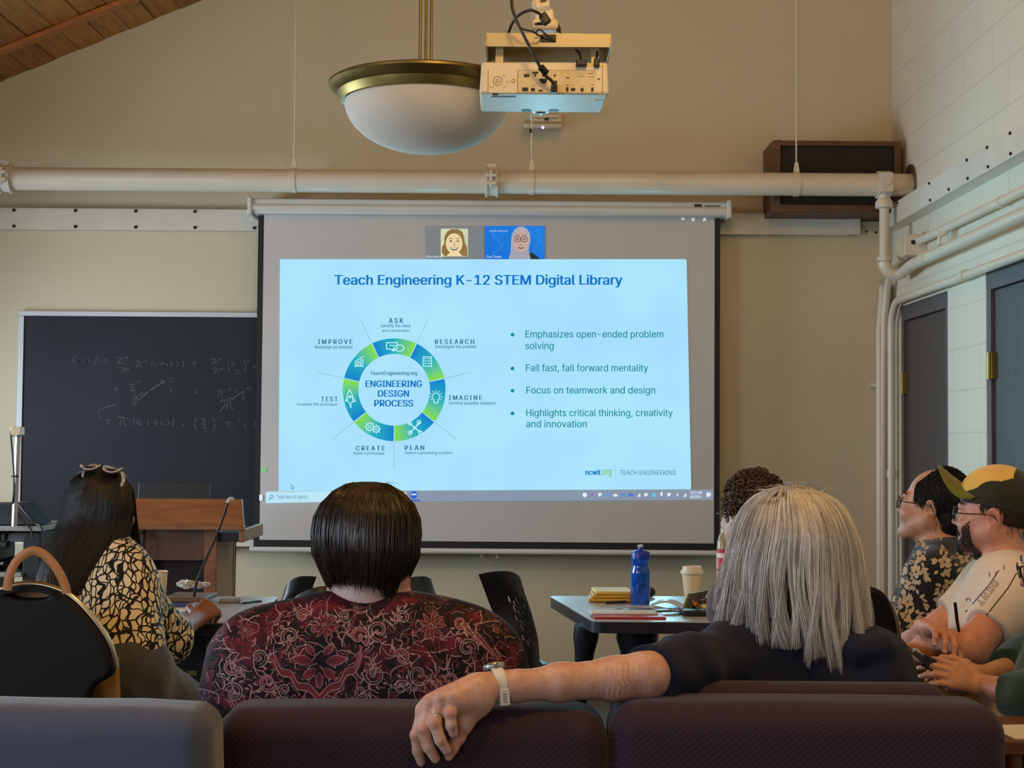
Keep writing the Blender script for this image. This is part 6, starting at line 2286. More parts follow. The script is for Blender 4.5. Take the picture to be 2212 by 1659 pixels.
    nt.links.new(mx.outputs[2], b.inputs['Base Color'])
    b.inputs['Roughness'].default_value = .75; b.inputs['Specular IOR Level'].default_value = .25
    WHT, RED, DRK = 1, 2, 3
    D = Decal(bvh_of(V, Q))
    rnd = random.Random(11)
    def edge(pts, w):
        D.ribbon(pts, w, RED, .0012); D.ribbon([(x, y + w * .55) for x, y in pts], 2.2, WHT, .0016); D.ribbon([(x, y - w * .5) for x, y in pts], 1.8, WHT, .0016)
    def medallion(cx, cy, s):
        q = lambda pts: [(p.x, p.y) for p in smooth_path([Vector((cx + x * s, cy + y * s, 0)) for x, y in pts], 6)]
        edge(q([(-100, -40), (-84, -6), (-62, 0), (-48, 24), (-22, 30), (0, 54)]), 15 * s)
        edge(q([(0, 54), (22, 30), (44, 22), (58, -4), (78, -12), (92, -52)]), 15 * s)
        D.ribbon(q([(-78, -34), (-60, -12), (-42, 0), (-24, 22), (0, 34), (22, 20), (40, -4), (58, -18), (72, -44)]), 5 * s, DRK, .0014)
        for a, ln, wd, x, y in ((90, 34, 15, 0, -4), (40, 36, 18, 8, -12), (140, 36, 18, -8, -12), (-10, 44, 20, 14, -26), (190, 44, 20, -14, -26), (-50, 30, 14, 10, -40), (230, 30, 14, -10, -40)):
            D.leaf(cx + x * s, cy + y * s, a, (ln + 3) * s, (wd + 3) * s, WHT, .0012); D.leaf(cx + x * s, cy + y * s, a, ln * s, wd * s, RED, .0017)
            D.leaf(cx + x * s, cy + y * s, a, ln * .5 * s, 2.5 * s, DRK, .0022)
    medallion(690, 1456, 1.0)
    def flower(cx, cy, s, n=9):
        for i in range(n):
            a = 360 / n * i + rnd.uniform(-8, 8)
            D.leaf(cx + 5 * s * math.cos(R(a)), cy + 5 * s * math.sin(R(a)), a, 28 * s, 9.5 * s, WHT, .0012); D.leaf(cx + 5 * s * math.cos(R(a)), cy + 5 * s * math.sin(R(a)), a, 26.5 * s, 7.5 * s, RED, .0017); D.leaf(cx + 9 * s * math.cos(R(a)), cy + 9 * s * math.sin(R(a)), a, 12 * s, 2.2, DRK, .0021)
        D.spiral(cx, cy, 7 * s, 1.2, 0, 2.2, WHT)
    flower(932, 1352, 1.0); flower(702, 1352, .95, 12); flower(945, 1500, .9); flower(1075, 1440, .8); flower(530, 1360, .6); flower(770, 1312, .5, 7)
    for k, (x, y, r, a, dr) in enumerate(((579, 1474, 20, 30, 1), (809, 1457, 22, 180, -1), (628, 1375, 20, 120, 1), (775, 1375, 22, 60, -1), (505, 1497, 22, 200, 1), (905, 1457, 24, 0, 1), (970, 1469, 22, 180, -1), (818, 1362, 22, 90, 1), (868, 1486, 18, 40, -1),
                             (868, 1420, 17, 200, 1), (1010, 1400, 20, 10, -1), (560, 1420, 18, 90, -1), (500, 1440, 18, 0, 1), (780, 1495, 15, 0, 1), (1030, 1470, 20, 80, 1), (655, 1330, 14, 0, -1), (870, 1335, 16, 140, 1), (745, 1330, 13, 30, 1), (995, 1345, 14, 0, 1), (615, 1490, 14, 60, 1))):
        D.spiral(x, y, r, 1.35, a, 6.0, DRK if k % 3 else RED, dr, .0011); D.spiral(x, y, r + 2.5, 1.4, a, 2.2, WHT, dr, .0016); D.spiral(x, y, r - 4, 1.2, a, 1.4, WHT, dr, .0016)
        for i in range(4):
            aa = a + dr * (i * 38 + 20)
            D.leaf(x + (r + 3) * math.cos(R(aa)), y + (r + 3) * math.sin(R(aa)), aa + 40 * dr, 12, 4, WHT, .0016)
    for k in range(330):
        x, y = rnd.uniform(445, 1120), rnd.uniform(1315, 1520)
        a = rnd.uniform(0, 360)
        pts = [(x, y)]
        for i in range(rnd.randint(5, 10)):
            a += rnd.uniform(-20, 45) * rnd.choice((1, 1, -1))
            pts.append((pts[-1][0] + 5 * math.cos(R(a)), pts[-1][1] + 5 * math.sin(R(a))))
        D.ribbon(pts, rnd.uniform(1.3, 2.4), WHT if rnd.random() < .62 else RED, .0011)
    for k in range(260):
        D.leaf(rnd.uniform(445, 1120), rnd.uniform(1315, 1520), rnd.uniform(0, 360), rnd.uniform(8, 18), rnd.uniform(3, 7), RED if rnd.random() < .6 else DRK, .0009)
    for k in range(7):
        D.ribbon([(985 + k * 9, 1345 + k * 4), (1030 + k * 8, 1385 + k * 6), (1072 + k * 6, 1425 + k * 7)], 2.0, WHT if k % 2 else RED, .0014)
    garment('paisley_top', V, Q, [m, M('print_pale', (158, 124, 126), .75, var=.2, scale=60), M('print_red', (104, 22, 38), .75, var=.3, scale=40), M('print_black', (20, 8, 18), .8)], t, D)
    # hair: a layered bowl cut, crown to nape
    c = hd['q'](0, -.012, .03)
    Hc = Blob(.006, .03)
    F, U, Rt = hd['F'], hd['U'], hd['R']
    Hc.ell(c + U * .004 - F * .006, (.088, .102, .096), hd['rot'], .02)
    Hc.ell(c - F * .02 - U * .035, (.084, .076, .08), hd['rot'], .03)
    V, Q = Hc.mesh(clip=lambda p: np.maximum((c.z - .085) - p[:, 2], np.minimum((p - np.array(c)) @ np.array(F) - .03, (c.z - .0) - p[:, 2] + ((p - np.array(c)) @ np.array(F) - .03) * .0)))
    parts = [(V, Q)]
    rs = np.random.RandomState(2)
    N = 3200
    paths = []
    crown = c + U * .106 - F * .018
    for i in range(N):
        az = rs.uniform(-math.pi, math.pi)     # 0 = back of the head
        fr = abs(az) > 2.1
        lay = rs.uniform(0, 1)
        x0 = rs.uniform(-.012, .012)
        end = -(.112 + .006 * math.sin(az * 2) + .017 * rs.uniform(-1, 1) ** 3 - (.045 if 1.2 < az < 1.75 else 0)) if not fr else -.02 - .03 * rs.uniform(0, 1)
        end = end * (.55 + .45 * lay ** .5)
        if az > .75 and not fr:
            end -= .018
        pts = []
        sgn = 1
        for j in range(9):
            u = j / 8
            # over the dome of the head, then hanging
            th = min(1.0, u / .6) * 1.5
            rr = .111 * math.sin(th) * (.95 + .05 * lay)
            zz = .112 - .112 * (1 - math.cos(th)) - (.008 - end) * max(0, u - .6) / .4
            tuck = 1 - .27 * min(1.3, max(0, (-zz - .045) / .06))
            dx, dy = math.sin(az), -math.cos(az)
            wv = .004 * math.sin(i * 1.7 + u * 5)
            p = c + Rt * (dx * rr * .985 * tuck + x0 * (1 - u) + wv) + F * (dy * rr * 1.02 * tuck - .012) + U * (zz + .003)
            pts.append(tuple(p))
        paths.append(pts)
    Vs, Qs = tubes(paths, [.0012, .0015, .0016, .0016, .0016, .0015, .0013, .001, .0004])
    parts.append((Vs, Qs))
    fl = []
    for i in range(26):
        a = rs.uniform(-1.6, 1.6); L_ = rs.uniform(.02, .06)
        p0 = crown + Rt * rs.uniform(-.03, .03) + F * rs.uniform(-.02, .02)
        fl.append([tuple(p0 + Rt * math.sin(a) * L_ * u + U * (.012 * math.sin(u * 2.6) - .004) + F * .01 * u) for u in (0, .25, .5, .75, 1)])
    parts.append(tubes([p for p in fl], [.0004, .0004, .0004, .0003, .0002]))
    V, Q = join_np(parts)
    mk('hair', V, Q, hair_mat('dark_brown_hair', [(.1, (20, 15, 13)), (.5, (34, 25, 20)), (.9, (52, 38, 28))], .38), t)
paisley()

# ================================================================ the person with long grey hair, arm along the sofa back
def greyhair():
    Y = 3.06
    P = lambda x, y, d=0.0: at(x, y, Y + d)
    t = thing('person', 'person with long grey hair in navy top, bare arm along the sofa back', 'person', (P(1730, 1500).x, Y + .1, 0))
    hc = P(1722, 1182, .05)
    B = Blob(.006, .03)
    hd = head(B, hc, (-.15, 1, .0), (0, 0, 1), 1.02)
    B.cap(P(1722, 1230, .02), P(1725, 1370, .02), .058, .064, .03)
    shl, shr = P(1578, 1428, -.01), P(1880, 1440, .0)
    def torso(q, g=0.0):
        q.cap(shl, shr, .062 + g, None, .05)
        q.cap(P(1660, 1400, .0), P(1800, 1400, .0), .055 + g, None, .06)
        q.cap(P(1640, 1520, .0), P(1830, 1520, .0), .105 + g, None, .06)
        q.cap(P(1650, 1680, .03), P(1820, 1680, .03), .125 + g, None, .07)
        q.cap(P(1660, 1840, .05), P(1810, 1840, .05), .14 + g, None, .07)
    torso(B)
    elb = at(1392, 1462, 2.735)
    wri = at(1072, 1482, 2.655)
    B.cap(shl, at(1470, 1440, 2.84), .056, .046, .04)
    er, wr = P(1960, 1610, .06), P(1850, 1790, .34)
    B.cap(shr, er, .056, .042, .04); B.cap(er, wr, .04, .027, .03)
    hand(B, wr, wr + Vector((-.05, .05, -.02)), VZ(0, .2, 1), (20, 30, 20), side=-1)
    hips = [P(1660, 1880, .1), P(1800, 1880, .1)]
    knees = [hips[0] + Vector((-.03, .42, .02)), hips[1] + Vector((.05, .42, .02))]
    ank = [Vector((k.x, k.y + .05, .11)) for k in knees]
    seated_legs(B, hips, knees, ank)
    Vb, Qb = B.mesh()
    # the near arm and hand at finer detail, rooted inside the sleeve
    A = Blob(.0019, .012)
    A.cap(at(1500, 1436, 2.85), at(1425, 1455, 2.765), .046, .044, .02)
    A.cap(at(1425, 1455, 2.765), elb, .044, .040, .02)
    A.ell(at(1388, 1452, 2.72), (.036, .03, .03), None, .03)
    A.cap(elb, at(1330, 1466, 2.715), .0385, .0385, .02)
    A.cap(at(1330, 1466, 2.715), at(1210, 1474, 2.685), .0385, .033, .02)
    A.cap(at(1210, 1474, 2.685), at(1115, 1482, 2.66), .033, .0275, .02)
    A.cap(at(1115, 1482, 2.66), wri, .0275, .0255, .015)
    Yh = 2.583
    H = lambda x, y, d=0.0: at(x, y, Yh + d)
    # wrist into the back of the hand
    A.cap(wri, at(1035, 1490, 2.628), .0255, .027, .015)
    A.cap(at(1035, 1490, 2.628), at(985, 1508, 2.6), .026, .023, .02)
    A.cap(at(1030, 1500, 2.62), H(955, 1512, .012), .022, .0165, .02)
    A.cap(at(1020, 1492, 2.62), H(930, 1522, .016), .02, .0155, .02)
    A.cap(at(1030, 1515, 2.622), H(980, 1515, .006), .022, .0145, .02)
    A.cap(at(1028, 1522, 2.624), H(1000, 1560, .03), .022, .018, .02)        # heel of the palm
    A.cap(H(1000, 1560, .03), H(960, 1560, .03), .016, .014, .015)
    # fingers as (px, py, depth) joints
    fin = [([(982, 1506, .012), (972, 1541, -.010), (974, 1566, -.012), (979, 1583, -.008)], (.0118, .0108, .0102, .0088)),
           ([(952, 1512, .004), (939, 1562, -.012), (951, 1598, -.012), (965, 1621, -.008)], (.0122, .0115, .0106, .0088)),
           ([(928, 1522, .008), (914, 1574, -.006), (926, 1614, -.006), (940, 1638, -.002)], (.0122, .0114, .0105, .0086)),
           ([(914, 1536, .016), (899, 1588, .002), (902, 1622, .004), (909, 1645, .008)], (.0116, .0106, .0096, .008))]
    tips = []
    for pts, rr in fin:
        J = [H(*p) for p in pts]
        A.chain(J, rr, .0035)
        A.ell(J[1], (rr[1] * 1.02,) * 3, None, .004)
        A.ell(J[0] + Vector((0, .002, .003)), (rr[0] * 1.0,) * 3, None, .014)
        tips.append((J[3], (J[3] - J[2]).normalized()))
    th = [H(1004, 1556, .034), H(990, 1592, .026), H(976, 1616, .02), H(969, 1634, .018)]
    A.chain(th, (.0165, .0125, .0108, .0086), .008)
    # tendons on the back of the hand
    for a, b_ in (((1025, 1496, .03), (975, 1508, .0)), ((1022, 1492, .03), (952, 1510, .0)), ((1018, 1490, .032), (930, 1520, .006))):
        A.cap(at(a[0], a[1], Yh + a[2]) + Vector((0, -.012, .006)), H(*b_) + Vector((0, -.007, .004)), .0045, .004, .008)
    ec = np.array(at(1348, 1470, 2.68))
    def wrinkle(p):
        d = p - ec[None]
        w = np.exp(-((d[:, 0] / .055) ** 2 + ((d[:, 2] + .008) / .03) ** 2))
        v = np.sin((d[:, 0] * 1.0 + d[:, 2] * .35 + .004 * np.sin(d[:, 2] * 150)) * 620) + .6 * np.sin((d[:, 0] - d[:, 2] * .2) * 980 + 1)
        out = .0008 * w * v
        wr_ = np.array(at(1045, 1487, 2.63)); e = p - wr_[None]
        out += .0004 * np.exp(-((e[:, 0] / .02) ** 2)) * np.sin(e[:, 0] * 1100)
        for pts, rr in fin:
            j = np.array(H(*pts[1])); g = p - j[None]
            out += .0005 * np.exp(-(np.sum(g * g, 1) / .011 ** 2)) * np.sin(g[:, 2] * 1500)
        return out
    Va, Qa = A.mesh(disp=wrinkle)
    V, Q = join_np([(Vb, Qb), (Va, Qa)])
    o = mk('body', V, Q, m_skin_b, t)
    sp = [(at(1204, 1490, 2.655), .008, (120, 70, 56), .8)]
    rnd = random.Random(6)
    for i in range(70):
        x = rnd.uniform(1100, 1420)
        sp.append((at(x, rnd.uniform(1430, 1500), 2.655 + (x - 1100) * .0002), (.012 + rnd.uniform(0, .006),) * 3, (186, 122, 92), rnd.uniform(.2, .4)))
    for pts, rr in fin:
        sp.append((H(*pts[1]) + Vector((0, -.008, 0)), .014, (196, 118, 100), .5)); sp.append((H(*pts[0]) + Vector((0, -.008, 0)), .016, (198, 124, 104), .45))
    tint(o, sp)
    for k, (c_, d_) in enumerate(tips):
        n_ = Vector((-.25 if k else .1, -1, .15))
        fingernails([(c_, d_)], n_, M('pale_nail', (206, 164, 146), .35, var=.04), o, .92)
    face_bits(hd, o)
    # ring
    rc = H(945, 1543, -.005); ra = (H(939, 1562, -.012) - H(952, 1512, .004)).normalized()
    u = ra.cross(Vector((0, 1, 0))).normalized(); v = ra.cross(u)
    MB().tube([rc + (u * math.cos(k * .3927) + v * math.sin(k * .3927)) * .0124 for k in range(16)], .0013, 8, closed=True).build('ring', M('silver_ring', (200, 190, 176), .2, 1.0), t, smooth=True)
    MB().ball(rc + Vector((-.002, -.0128, .0)), .0022, 8, 6).build('ring_stone', M('ring_stone', (220, 220, 216), .1, .3), t, smooth=True)
    # wrist watch with a pale strap
    ax = (at(1040, 1489, 2.64) - at(1120, 1480, 2.662)).normalized()
    wc = at(1074, 1481, 2.654)
    u = ax.cross(Vector((0, -1, 0))).normalized()
    if u.z < 0:
        u = -u
    v = ax.cross(u).normalized()
    if v.y > 0:
        v = -v
    m_band = M('pale_grey_silicone', (216, 221, 224), .5, var=.04)
    vs, fs = [], []
    n = 40
    prof = [(-.0105, .0), (-.0105, .0024), (-.006, .0031), (.006, .0031), (.0105, .0024), (.0105, .0)]
    for i in range(n):
        a = 2 * math.pi * i / n
        ru = .0285 + .0008 * math.cos(2 * a)
        for (x, h_) in prof:
            rr = ru + h_
            vs.append(wc + ax * x + u * math.cos(a) * rr * 1.03 + v * math.sin(a) * rr)
    kk = len(prof)
    for i in range(n):
        for j in range(kk):
            fs.append((i * kk + j, i * kk + (j + 1) % kk, ((i + 1) % n) * kk + (j + 1) % kk, ((i + 1) % n) * kk + j))
    w = thing('wrist_watch', 'pale grey smart watch on the wrist of the bare arm', 'watch', wc)
    MB().add(vs, fs).build('strap', m_band, w, smooth=True)
    ts = wc - u * .017 + v * .0275
    f = MB()
    rot = Matrix((ax, u, v)).transposed()
    f.rbox(ts - ax * .004 + v * .003, (.019, .03, .0035), .0015, rot=rot)
    sb = f.build('strap_tail', m_band, w, smooth=True)
    for i in range(4):
        MB().box(ts + v * .005 - ax * (.004) + u * (-.008 + .0045 * i), (.007, .0016, .0006), rot).build('strap_slot', M('strap_slot', (120, 126, 126), .6), sb)
    cu = (u * .92 - v * .4).normalized()
    cr = cu.cross(ax).normalized()
    rot2 = Matrix((ax, cr, cu)).transposed()
    cc = wc + cu * .034 - v * .001
    MB().lathe([(.0195, -.005), (.021, -.003), (.021, .003), (.0195, .0048)], cc, 36, rot2).build('case', M('watch_case', (168, 172, 174), .3, .7), w, smooth=True)
    MB().lathe([(.0185, .0048), (.0178, .0056), (.001, .0058)], cc, 36, rot2).build('dial', M('watch_glass', (24, 28, 32), .1), w, smooth=True)
    MB().lathe([(.003, 0), (.003, .004)], cc + cr * .021, 12, Matrix((ax, cu, cr)).transposed()).build('crown_button', M('watch_button', (150, 154, 156), .3, .8), w, smooth=True)
    # trousers
    L = Blob(.009, .05)
    seated_legs(L, hips, knees, ank, (.096, .068, .058)); L.cap(hips[0], hips[1], .12, None, .05)
    V, Q = L.mesh(clip=lambda p: .09 - p[:, 2])
    mk('trousers', V, Q, m_dkjean, t)
    # navy top with a loose sleeve
    G = Blob(.0045, .045)
    torso(G, .014)
    se = at(1404, 1459, 2.742)
    G.cap(shl, at(1480, 1443, 2.85), .071, .060, .05)
    G.cap(at(1480, 1443, 2.85), se, .060, .058, .03, flat=True)
    G.cap(shr, er, .071, .06, .05); G.cap(er, er.lerp(wr, .4), .058, .054, .03, flat=True)
    # soft turned-down hood over the right shoulder
    G.chain([P(1800, 1400, -.04), P(1850, 1404, -.08), P(1898, 1396, -.07), P(1914, 1392, -.01)], (.02, .026, .024, .016), .02)
    G.chain([P(1892, 1405, -.04), P(1905, 1470, -.05), P(1915, 1540, -.03)], (.028, .04, .05), .03)
    def fo(p):
        a = folds(9, .0038, 30, 6, (1, .8, 1))(p)
        d = (p - np.array(shl)[None])
        w = np.exp(-((d[:, 0] + .1) / .12) ** 2)
        return a + .0022 * w * np.sin(d[:, 0] * 95 + d[:, 2] * 60)
    V, Q = G.mesh(disp=fo, clip=lambda p: .44 - p[:, 2])
    mk('navy_top', V, Q, cloth('navy_jersey', (26, 31, 52), .9, .15, sheen=.04), t)
    # long hair falling from the crown
    c = hd['q'](0, -.012, .03)
    F, U, Rt = hd['F'], hd['U'], hd['R']
    zt = P(1722, 1050).z
    prof_y = [1046, 1056, 1072, 1095, 1130, 1180, 1240, 1300, 1350, 1400, 1440, 1470]
    lft = [0, 42, 78, 102, 122, 140, 152, 158, 164, 166, 150, 130]
    rgt = [0, 44, 82, 110, 128, 145, 155, 158, 162, 158, 150, 138]
    sc = Y / FPX
    zy = [P(1722, y).z for y in prof_y]
    def half(z, side):
        arr = lft if side < 0 else rgt
        return float(np.interp(-z, [-q for q in zy], [a * sc for a in arr]))
    rs = np.random.RandomState(7)
    paths, radii = [], []
    N = 17000
    for i in range(N):
        az = rs.uniform(-2.25, 2.25)               # 0 = straight back (towards the sofa), + = her right (picture right)
        lay = rs.uniform(.72, 1.0) ** .6
        part = -.006 + rs.uniform(-.006, .006)
        sx = math.sin(az)
        # how far the lock hangs (picture rows)
        if az < -.25:
            bot = 1372 + rs.uniform(-26, 18)
        else:
            bot = 1385 + 70 * min(1, max(0, (az + .3) / .6)) * rs.uniform(.62, 1.0) - 8 * max(0, az - 1.1) + rs.uniform(-22, 6)
        if abs(az) > 1.75:
            bot -= 60 if az < 0 else 10
        if i % 6 == 0:
            az = rs.choice((-1, 1)) * rs.uniform(2.1, 3.14); sx = math.sin(az); bot = 1140 + rs.uniform(-15, 15)
        zb = P(1722, bot).z
        clump = math.sin(math.floor(az * 9 + rs.uniform(-.2, .2)) * 12.9898) * 43758.5453
        clump -= math.floor(clump)
        n = 14
        pts = []
        cid = math.floor(az * 8 + 2.3 * math.floor(lay * 9)); ch = math.sin(cid * 12.9898) * 43758.5453; ch -= math.floor(ch)
        ph, wf = ch * 6.28 + rs.uniform(-.5, .5), 4 + 5 * ch
        azc = (cid + .5 - 2.3 * math.floor(lay * 9)) / 8
        for j in range(n):
            u = j / (n - 1)
            z = zt - (zt - zb) * (u ** 1.35)
            hw = half(z, sx)
            dep = .114 + .03 * min(1, u * 2.4) + .03 * max(0, u - .6)
            dome = math.sqrt(max(0, 1 - ((z - (zt - .11)) / .11) ** 2)) if z > zt - .11 else 1.0
            hang = max(0.0, u - .45)
            wv = (.0018 + .012 * hang * hang * 3) * math.sin(ph + wf * u) * (.5 + u)
            cl = (clump - .5) * .03 * hang
            a_ = az + (azc - az) * min(1, hang * 1.5) * .5
            sx = math.sin(a_)
            x = Rt * (sx * hw * lay + part * (1 - u) + wv + cl)
            y = -math.cos(a_) * dep * dome * lay * (1 - .05 * hang)
            p = Vector((P(1722, 1200).x, c.y, 0)) + Rt * 0 + x + F * (y - .005) + Vector((0, 0, z))
            pts.append(tuple(p))
        paths.append(pts)
        k_ = rs.uniform(.38, .78)
        radii.append([k_ * q for q in (.0009, .0011, .0012, .0012, .0012, .0012, .0012, .0012, .0012, .0011, .001, .0009, .0007, .0003)])
    parts = [tubes(paths, np.array(radii))]
    fl = []
    for i in range(260):
        side = rs.choice((-1, 1)); z0 = rs.uniform(zt - .36, zt - .04)
        x0 = side * half(z0, side) * rs.uniform(.9, 1.0); L_ = rs.uniform(.03, .09); o_ = rs.uniform(.004, .018)
        fl.append([tuple(Vector((P(1722, 1200).x, c.y - rs.uniform(-.03, .06), z0)) + Rt * (x0 + side * o_ * math.sin(u * 2.4)) - U * L_ * u) for u in (0, .25, .5, .75, 1)])
    for i in range(70):
        a = rs.uniform(-1.3, 1.3); L_ = rs.uniform(.015, .05)
        fl.append([tuple(Vector((P(1722, 1200).x, c.y - .02 + rs.uniform(-.03, .03), zt - .006 - .03 * abs(a) ** 1.6 * .4)) + Rt * (a * .045 + math.sin(a) * L_ * u) + U * (.016 * math.sin(u * 2.3))) for u in (0, .25, .5, .75, 1)])
    parts.append(tubes(fl, [.0004, .0004, .0004, .0003, .0002]))
    C2 = Blob(.006, .03)
    C2.ell(Vector((P(1722, 1200).x, c.y, zt - .11)), (.1, .108, .109), None, .03)
    C2.cap(Vector((P(1722, 1200).x, c.y - .01, zt - .12)), Vector((P(1722, 1200).x, c.y - .01, P(0, 1270).z)), .098, .1, .03)
    Vc, Qc = (C2.mesh(clip=lambda p: np.maximum(np.minimum(P(0, 1330).z - p[:, 2], 9), (p[:, 1] - (c.y + .055)))))
    V, Q = join_np(parts)
    ho = mk('hair', V, Q, hair_mat('grey_hair', [(.08, (126, 125, 126)), (.35, (172, 171, 171)), (.65, (208, 206, 203)), (.95, (236, 233, 227))], .36), t)
    mk('hair_underlayer', Vc, Qc, M('grey_underlayer', (150, 147, 144), .6, var=.25, scale=60, stretch=(1, 1, .1)), ho)
greyhair()
# ================================================================ the other people
def short_hair(hd, parent, mat, N, ok, flow, ln, seed, rad=(.081, .101, .091), cen=(0, -.012, .032), r0=.0013, lift=.004, name='hair', curl=0.0, base=True):
    rs = np.random.RandomState(seed)
    s = hd['s']
    paths = []
    rad, cen = np.array(rad), np.array(cen)
    while len(paths) < N:
        v = rs.normal(size=3); v /= np.linalg.norm(v)
        p = cen + v * rad
        if not ok(p[0], p[1], p[2]):
            continue
        fl = np.array(flow(*p)) + rs.normal(size=3) * .12
        pts = []
        L_ = ln * rs.uniform(.6, 1.25)
        ph = rs.uniform(0, 6.28); lf = lift * rs.uniform(.3, 1.3)
        for j in range(6):
            u = j / 5
            q = p + fl * L_ * u
            d = (q - cen) / rad
            m = np.linalg.norm(d)
            q = cen + d / max(m, 1e-6) * rad * (1 + lf / .09 * (.4 + u)) if m < 1.25 else q
            if curl:
                q = q + curl * np.array([math.sin(ph + u * 7), math.cos(ph * 1.3 + u * 6), math.sin(ph * .7 + u * 8)])
            pts.append(tuple(hd['q'](*q)))
        paths.append(pts)
    parts = [tubes(paths, [r0 * k for k in (1, 1.1, 1.05, .9, .7, .3)])]
    if base:
        Bq = Blob(.005, .01)
        Bq.ell(hd['q'](*cen), tuple((rad + .0015) * s), hd['rot'], .01)
        C, Rt, F, U = (np.array(hd[k]) for k in ('C', 'R', 'F', 'U'))
        def clip(P):
            d = (P - C[None]) / s
            r, f, u = d @ Rt, d @ F, d @ U
            return np.array([-.01 if ok(*t_) else .01 for t_ in zip(r, f, u)])
        parts.append(Bq.mesh(clip=clip))
    V, Q = join_np(parts)
    return mk(name, V, Q, mat, parent)

# ---------------------------------------------------------------- long black hair, patterned blouse (left table)
def blackhair():
    Y = 4.22
    P = lambda x, y, d=0.0: at(x, y, Y + d)
    t = thing('person', 'person with long black hair in black and cream blouse at left table', 'person', (P(215, 1500).x, 4.1, 0))
    hc = P(222, 1096, .03)
    B = Blob(.006, .03)
    hd = head(B, hc, (.62, .78, -.03), s=.92)
    nb = P(218, 1210, -.02)
    B.cap(P(219, 1130, .0), nb, .05, .058, .03)
    shr, shl = P(262, 1240, -.06), P(155, 1240, .12)
    def torso(q, g=0.0):
        q.cap(shl, shr, .062 + g, None, .05)
        q.cap(P(215, 1215, -.02), P(222, 1290, -.04), .09 + g, .115 + g, .06)
        q.cap(P(180, 1300, .02), P(265, 1300, -.09), .095 + g, None, .06)
        q.cap(P(180, 1390, -.08), P(260, 1392, -.17), .105 + g, None, .06)
        q.cap(P(185, 1480, -.14), P(255, 1480, -.2), .115 + g, None, .06)
    torso(B)
    elr, wrr = P(360, 1380, .16), at(424, 1338, 4.64)
    ell_, wrl = P(190, 1400, .35), at(330, 1325, 4.7)
    B.cap(shr, elr, .05, .042, .03); B.cap(elr, wrr, .041, .027, .03)
    B.cap(shl, ell_, .05, .042, .03); B.cap(ell_, wrl, .041, .027, .03)
    hips = [P(190, 1495, -.12), P(262, 1462, -.18)]
    knees = [P(300, 1580, .2), P(412, 1550, .1)]
    ank = [Vector((knees[0].x + .02, knees[0].y + .12, .11)), Vector((knees[1].x + .04, knees[1].y + .1, .11))]
    seated_legs(B, hips, knees, ank)
    hand(B, wrl, wrl + Vector((.06, .05, .0)), VZ(.1, -.2, 1), (25, 35, 25), side=1)
    Hh = Blob(.0026, .01)
    Hh.cap(elr.lerp(wrr, .35), wrr, .038, .0265, .02)
    kn, tips = hand(Hh, wrr, at(458, 1310, 4.72), Vector((.25, -.75, .55)), (48, 70, 40), side=-1, L=1.08)
    Vh, Qh = Hh.mesh()
    V, Q = join_np([B.mesh(), (Vh, Qh)])
    o = mk('body', V, Q, m_skin_c, t)
    tint(o, [(hd['q'](0, .092, -.07), (.022, .02, .012), (140, 70, 64), .8)])
    face_bits(hd, o, brow=hair_mat('black_brow', [(0, (14, 12, 12)), (1, (24, 20, 20))]))
    L = Blob(.007, .05)
    seated_legs(L, hips, knees, ank, (.098, .075, .062)); L.cap(hips[0], hips[1], .124, None, .06)
    L.cap(P(185, 1455, -.13), P(256, 1450, -.19), .128, None, .06)
    L.cap(hips[1], knees[1], .104, .08, .05)
    V, Q = L.mesh(disp=folds(3, .004, 34, 6), clip=lambda p: .09 - p[:, 2])
    mk('jeans', V, Q, cloth('grey_denim', (68, 71, 74), .8, .22, 24), t)
    G = Blob(.0045, .04)
    torso(G, .013)
    G.cap(shr, elr, .066, .07, .05); G.cap(elr, elr.lerp(wrr, .3), .072, .056, .03, flat=True)
    G.cap(shl, ell_, .066, .066, .05); G.cap(ell_, ell_.lerp(wrl, .3), .07, .056, .03, flat=True)
    zc_ = P(0, 1416, -.17).z
    xw = P(318, 1400, -.1).x
    V, Q = G.mesh(disp=folds(21, .0075, 30, 7, (1, 1, .7)), clip=lambda p: np.where((p[:, 1] < Y + .055), zc_ - .014 * np.sin(p[:, 0] * 22) - p[:, 2], -1))
    m, nt, b = new_mat('leafy_blouse_print')
    tc = node(nt, 'ShaderNodeTexCoord')
    nz = node(nt, 'ShaderNodeTexNoise', i_Scale=9.0, i_Detail=2.5); nt.links.new(tc.outputs['Object'], nz.inputs['Vector'])
    wm = node(nt, 'ShaderNodeVectorMath', operation='MULTIPLY_ADD'); nt.links.new(nz.outputs['Color'], wm.inputs[0]); wm.inputs[1].default_value = (.09, .09, .09); nt.links.new(tc.outputs['Object'], wm.inputs[2])
    mp = node(nt, 'ShaderNodeMapping'); mp.inputs['Scale'].default_value = (1, 1, .62); mp.inputs['Rotation'].default_value = (0, R(30), 0)
    nt.links.new(wm.outputs[0], mp.inputs[0])
    vo = node(nt, 'ShaderNodeTexVoronoi', i_Scale=42.0, feature='DISTANCE_TO_EDGE'); nt.links.new(mp.outputs[0], vo.inputs['Vector'])
    wv = node(nt, 'ShaderNodeTexWave', i_Scale=13.0, i_Distortion=7.0); wv.inputs['Detail'].default_value = 1.5; wv.inputs['Detail Scale'].default_value = 1.4
    nt.links.new(wm.outputs[0], wv.inputs['Vector'])
    l1 = ramp(nt, vo.outputs['Distance'], [(.06, (0, 0, 0)), (.10, (1, 1, 1))])
    l2 = ramp(nt, wv.outputs['Fac'], [(.07, (0, 0, 0)), (.13, (1, 1, 1))])
    mu = node(nt, 'ShaderNodeMath', operation='MULTIPLY'); nt.links.new(l1, mu.inputs[0]); nt.links.new(l2, mu.inputs[1])
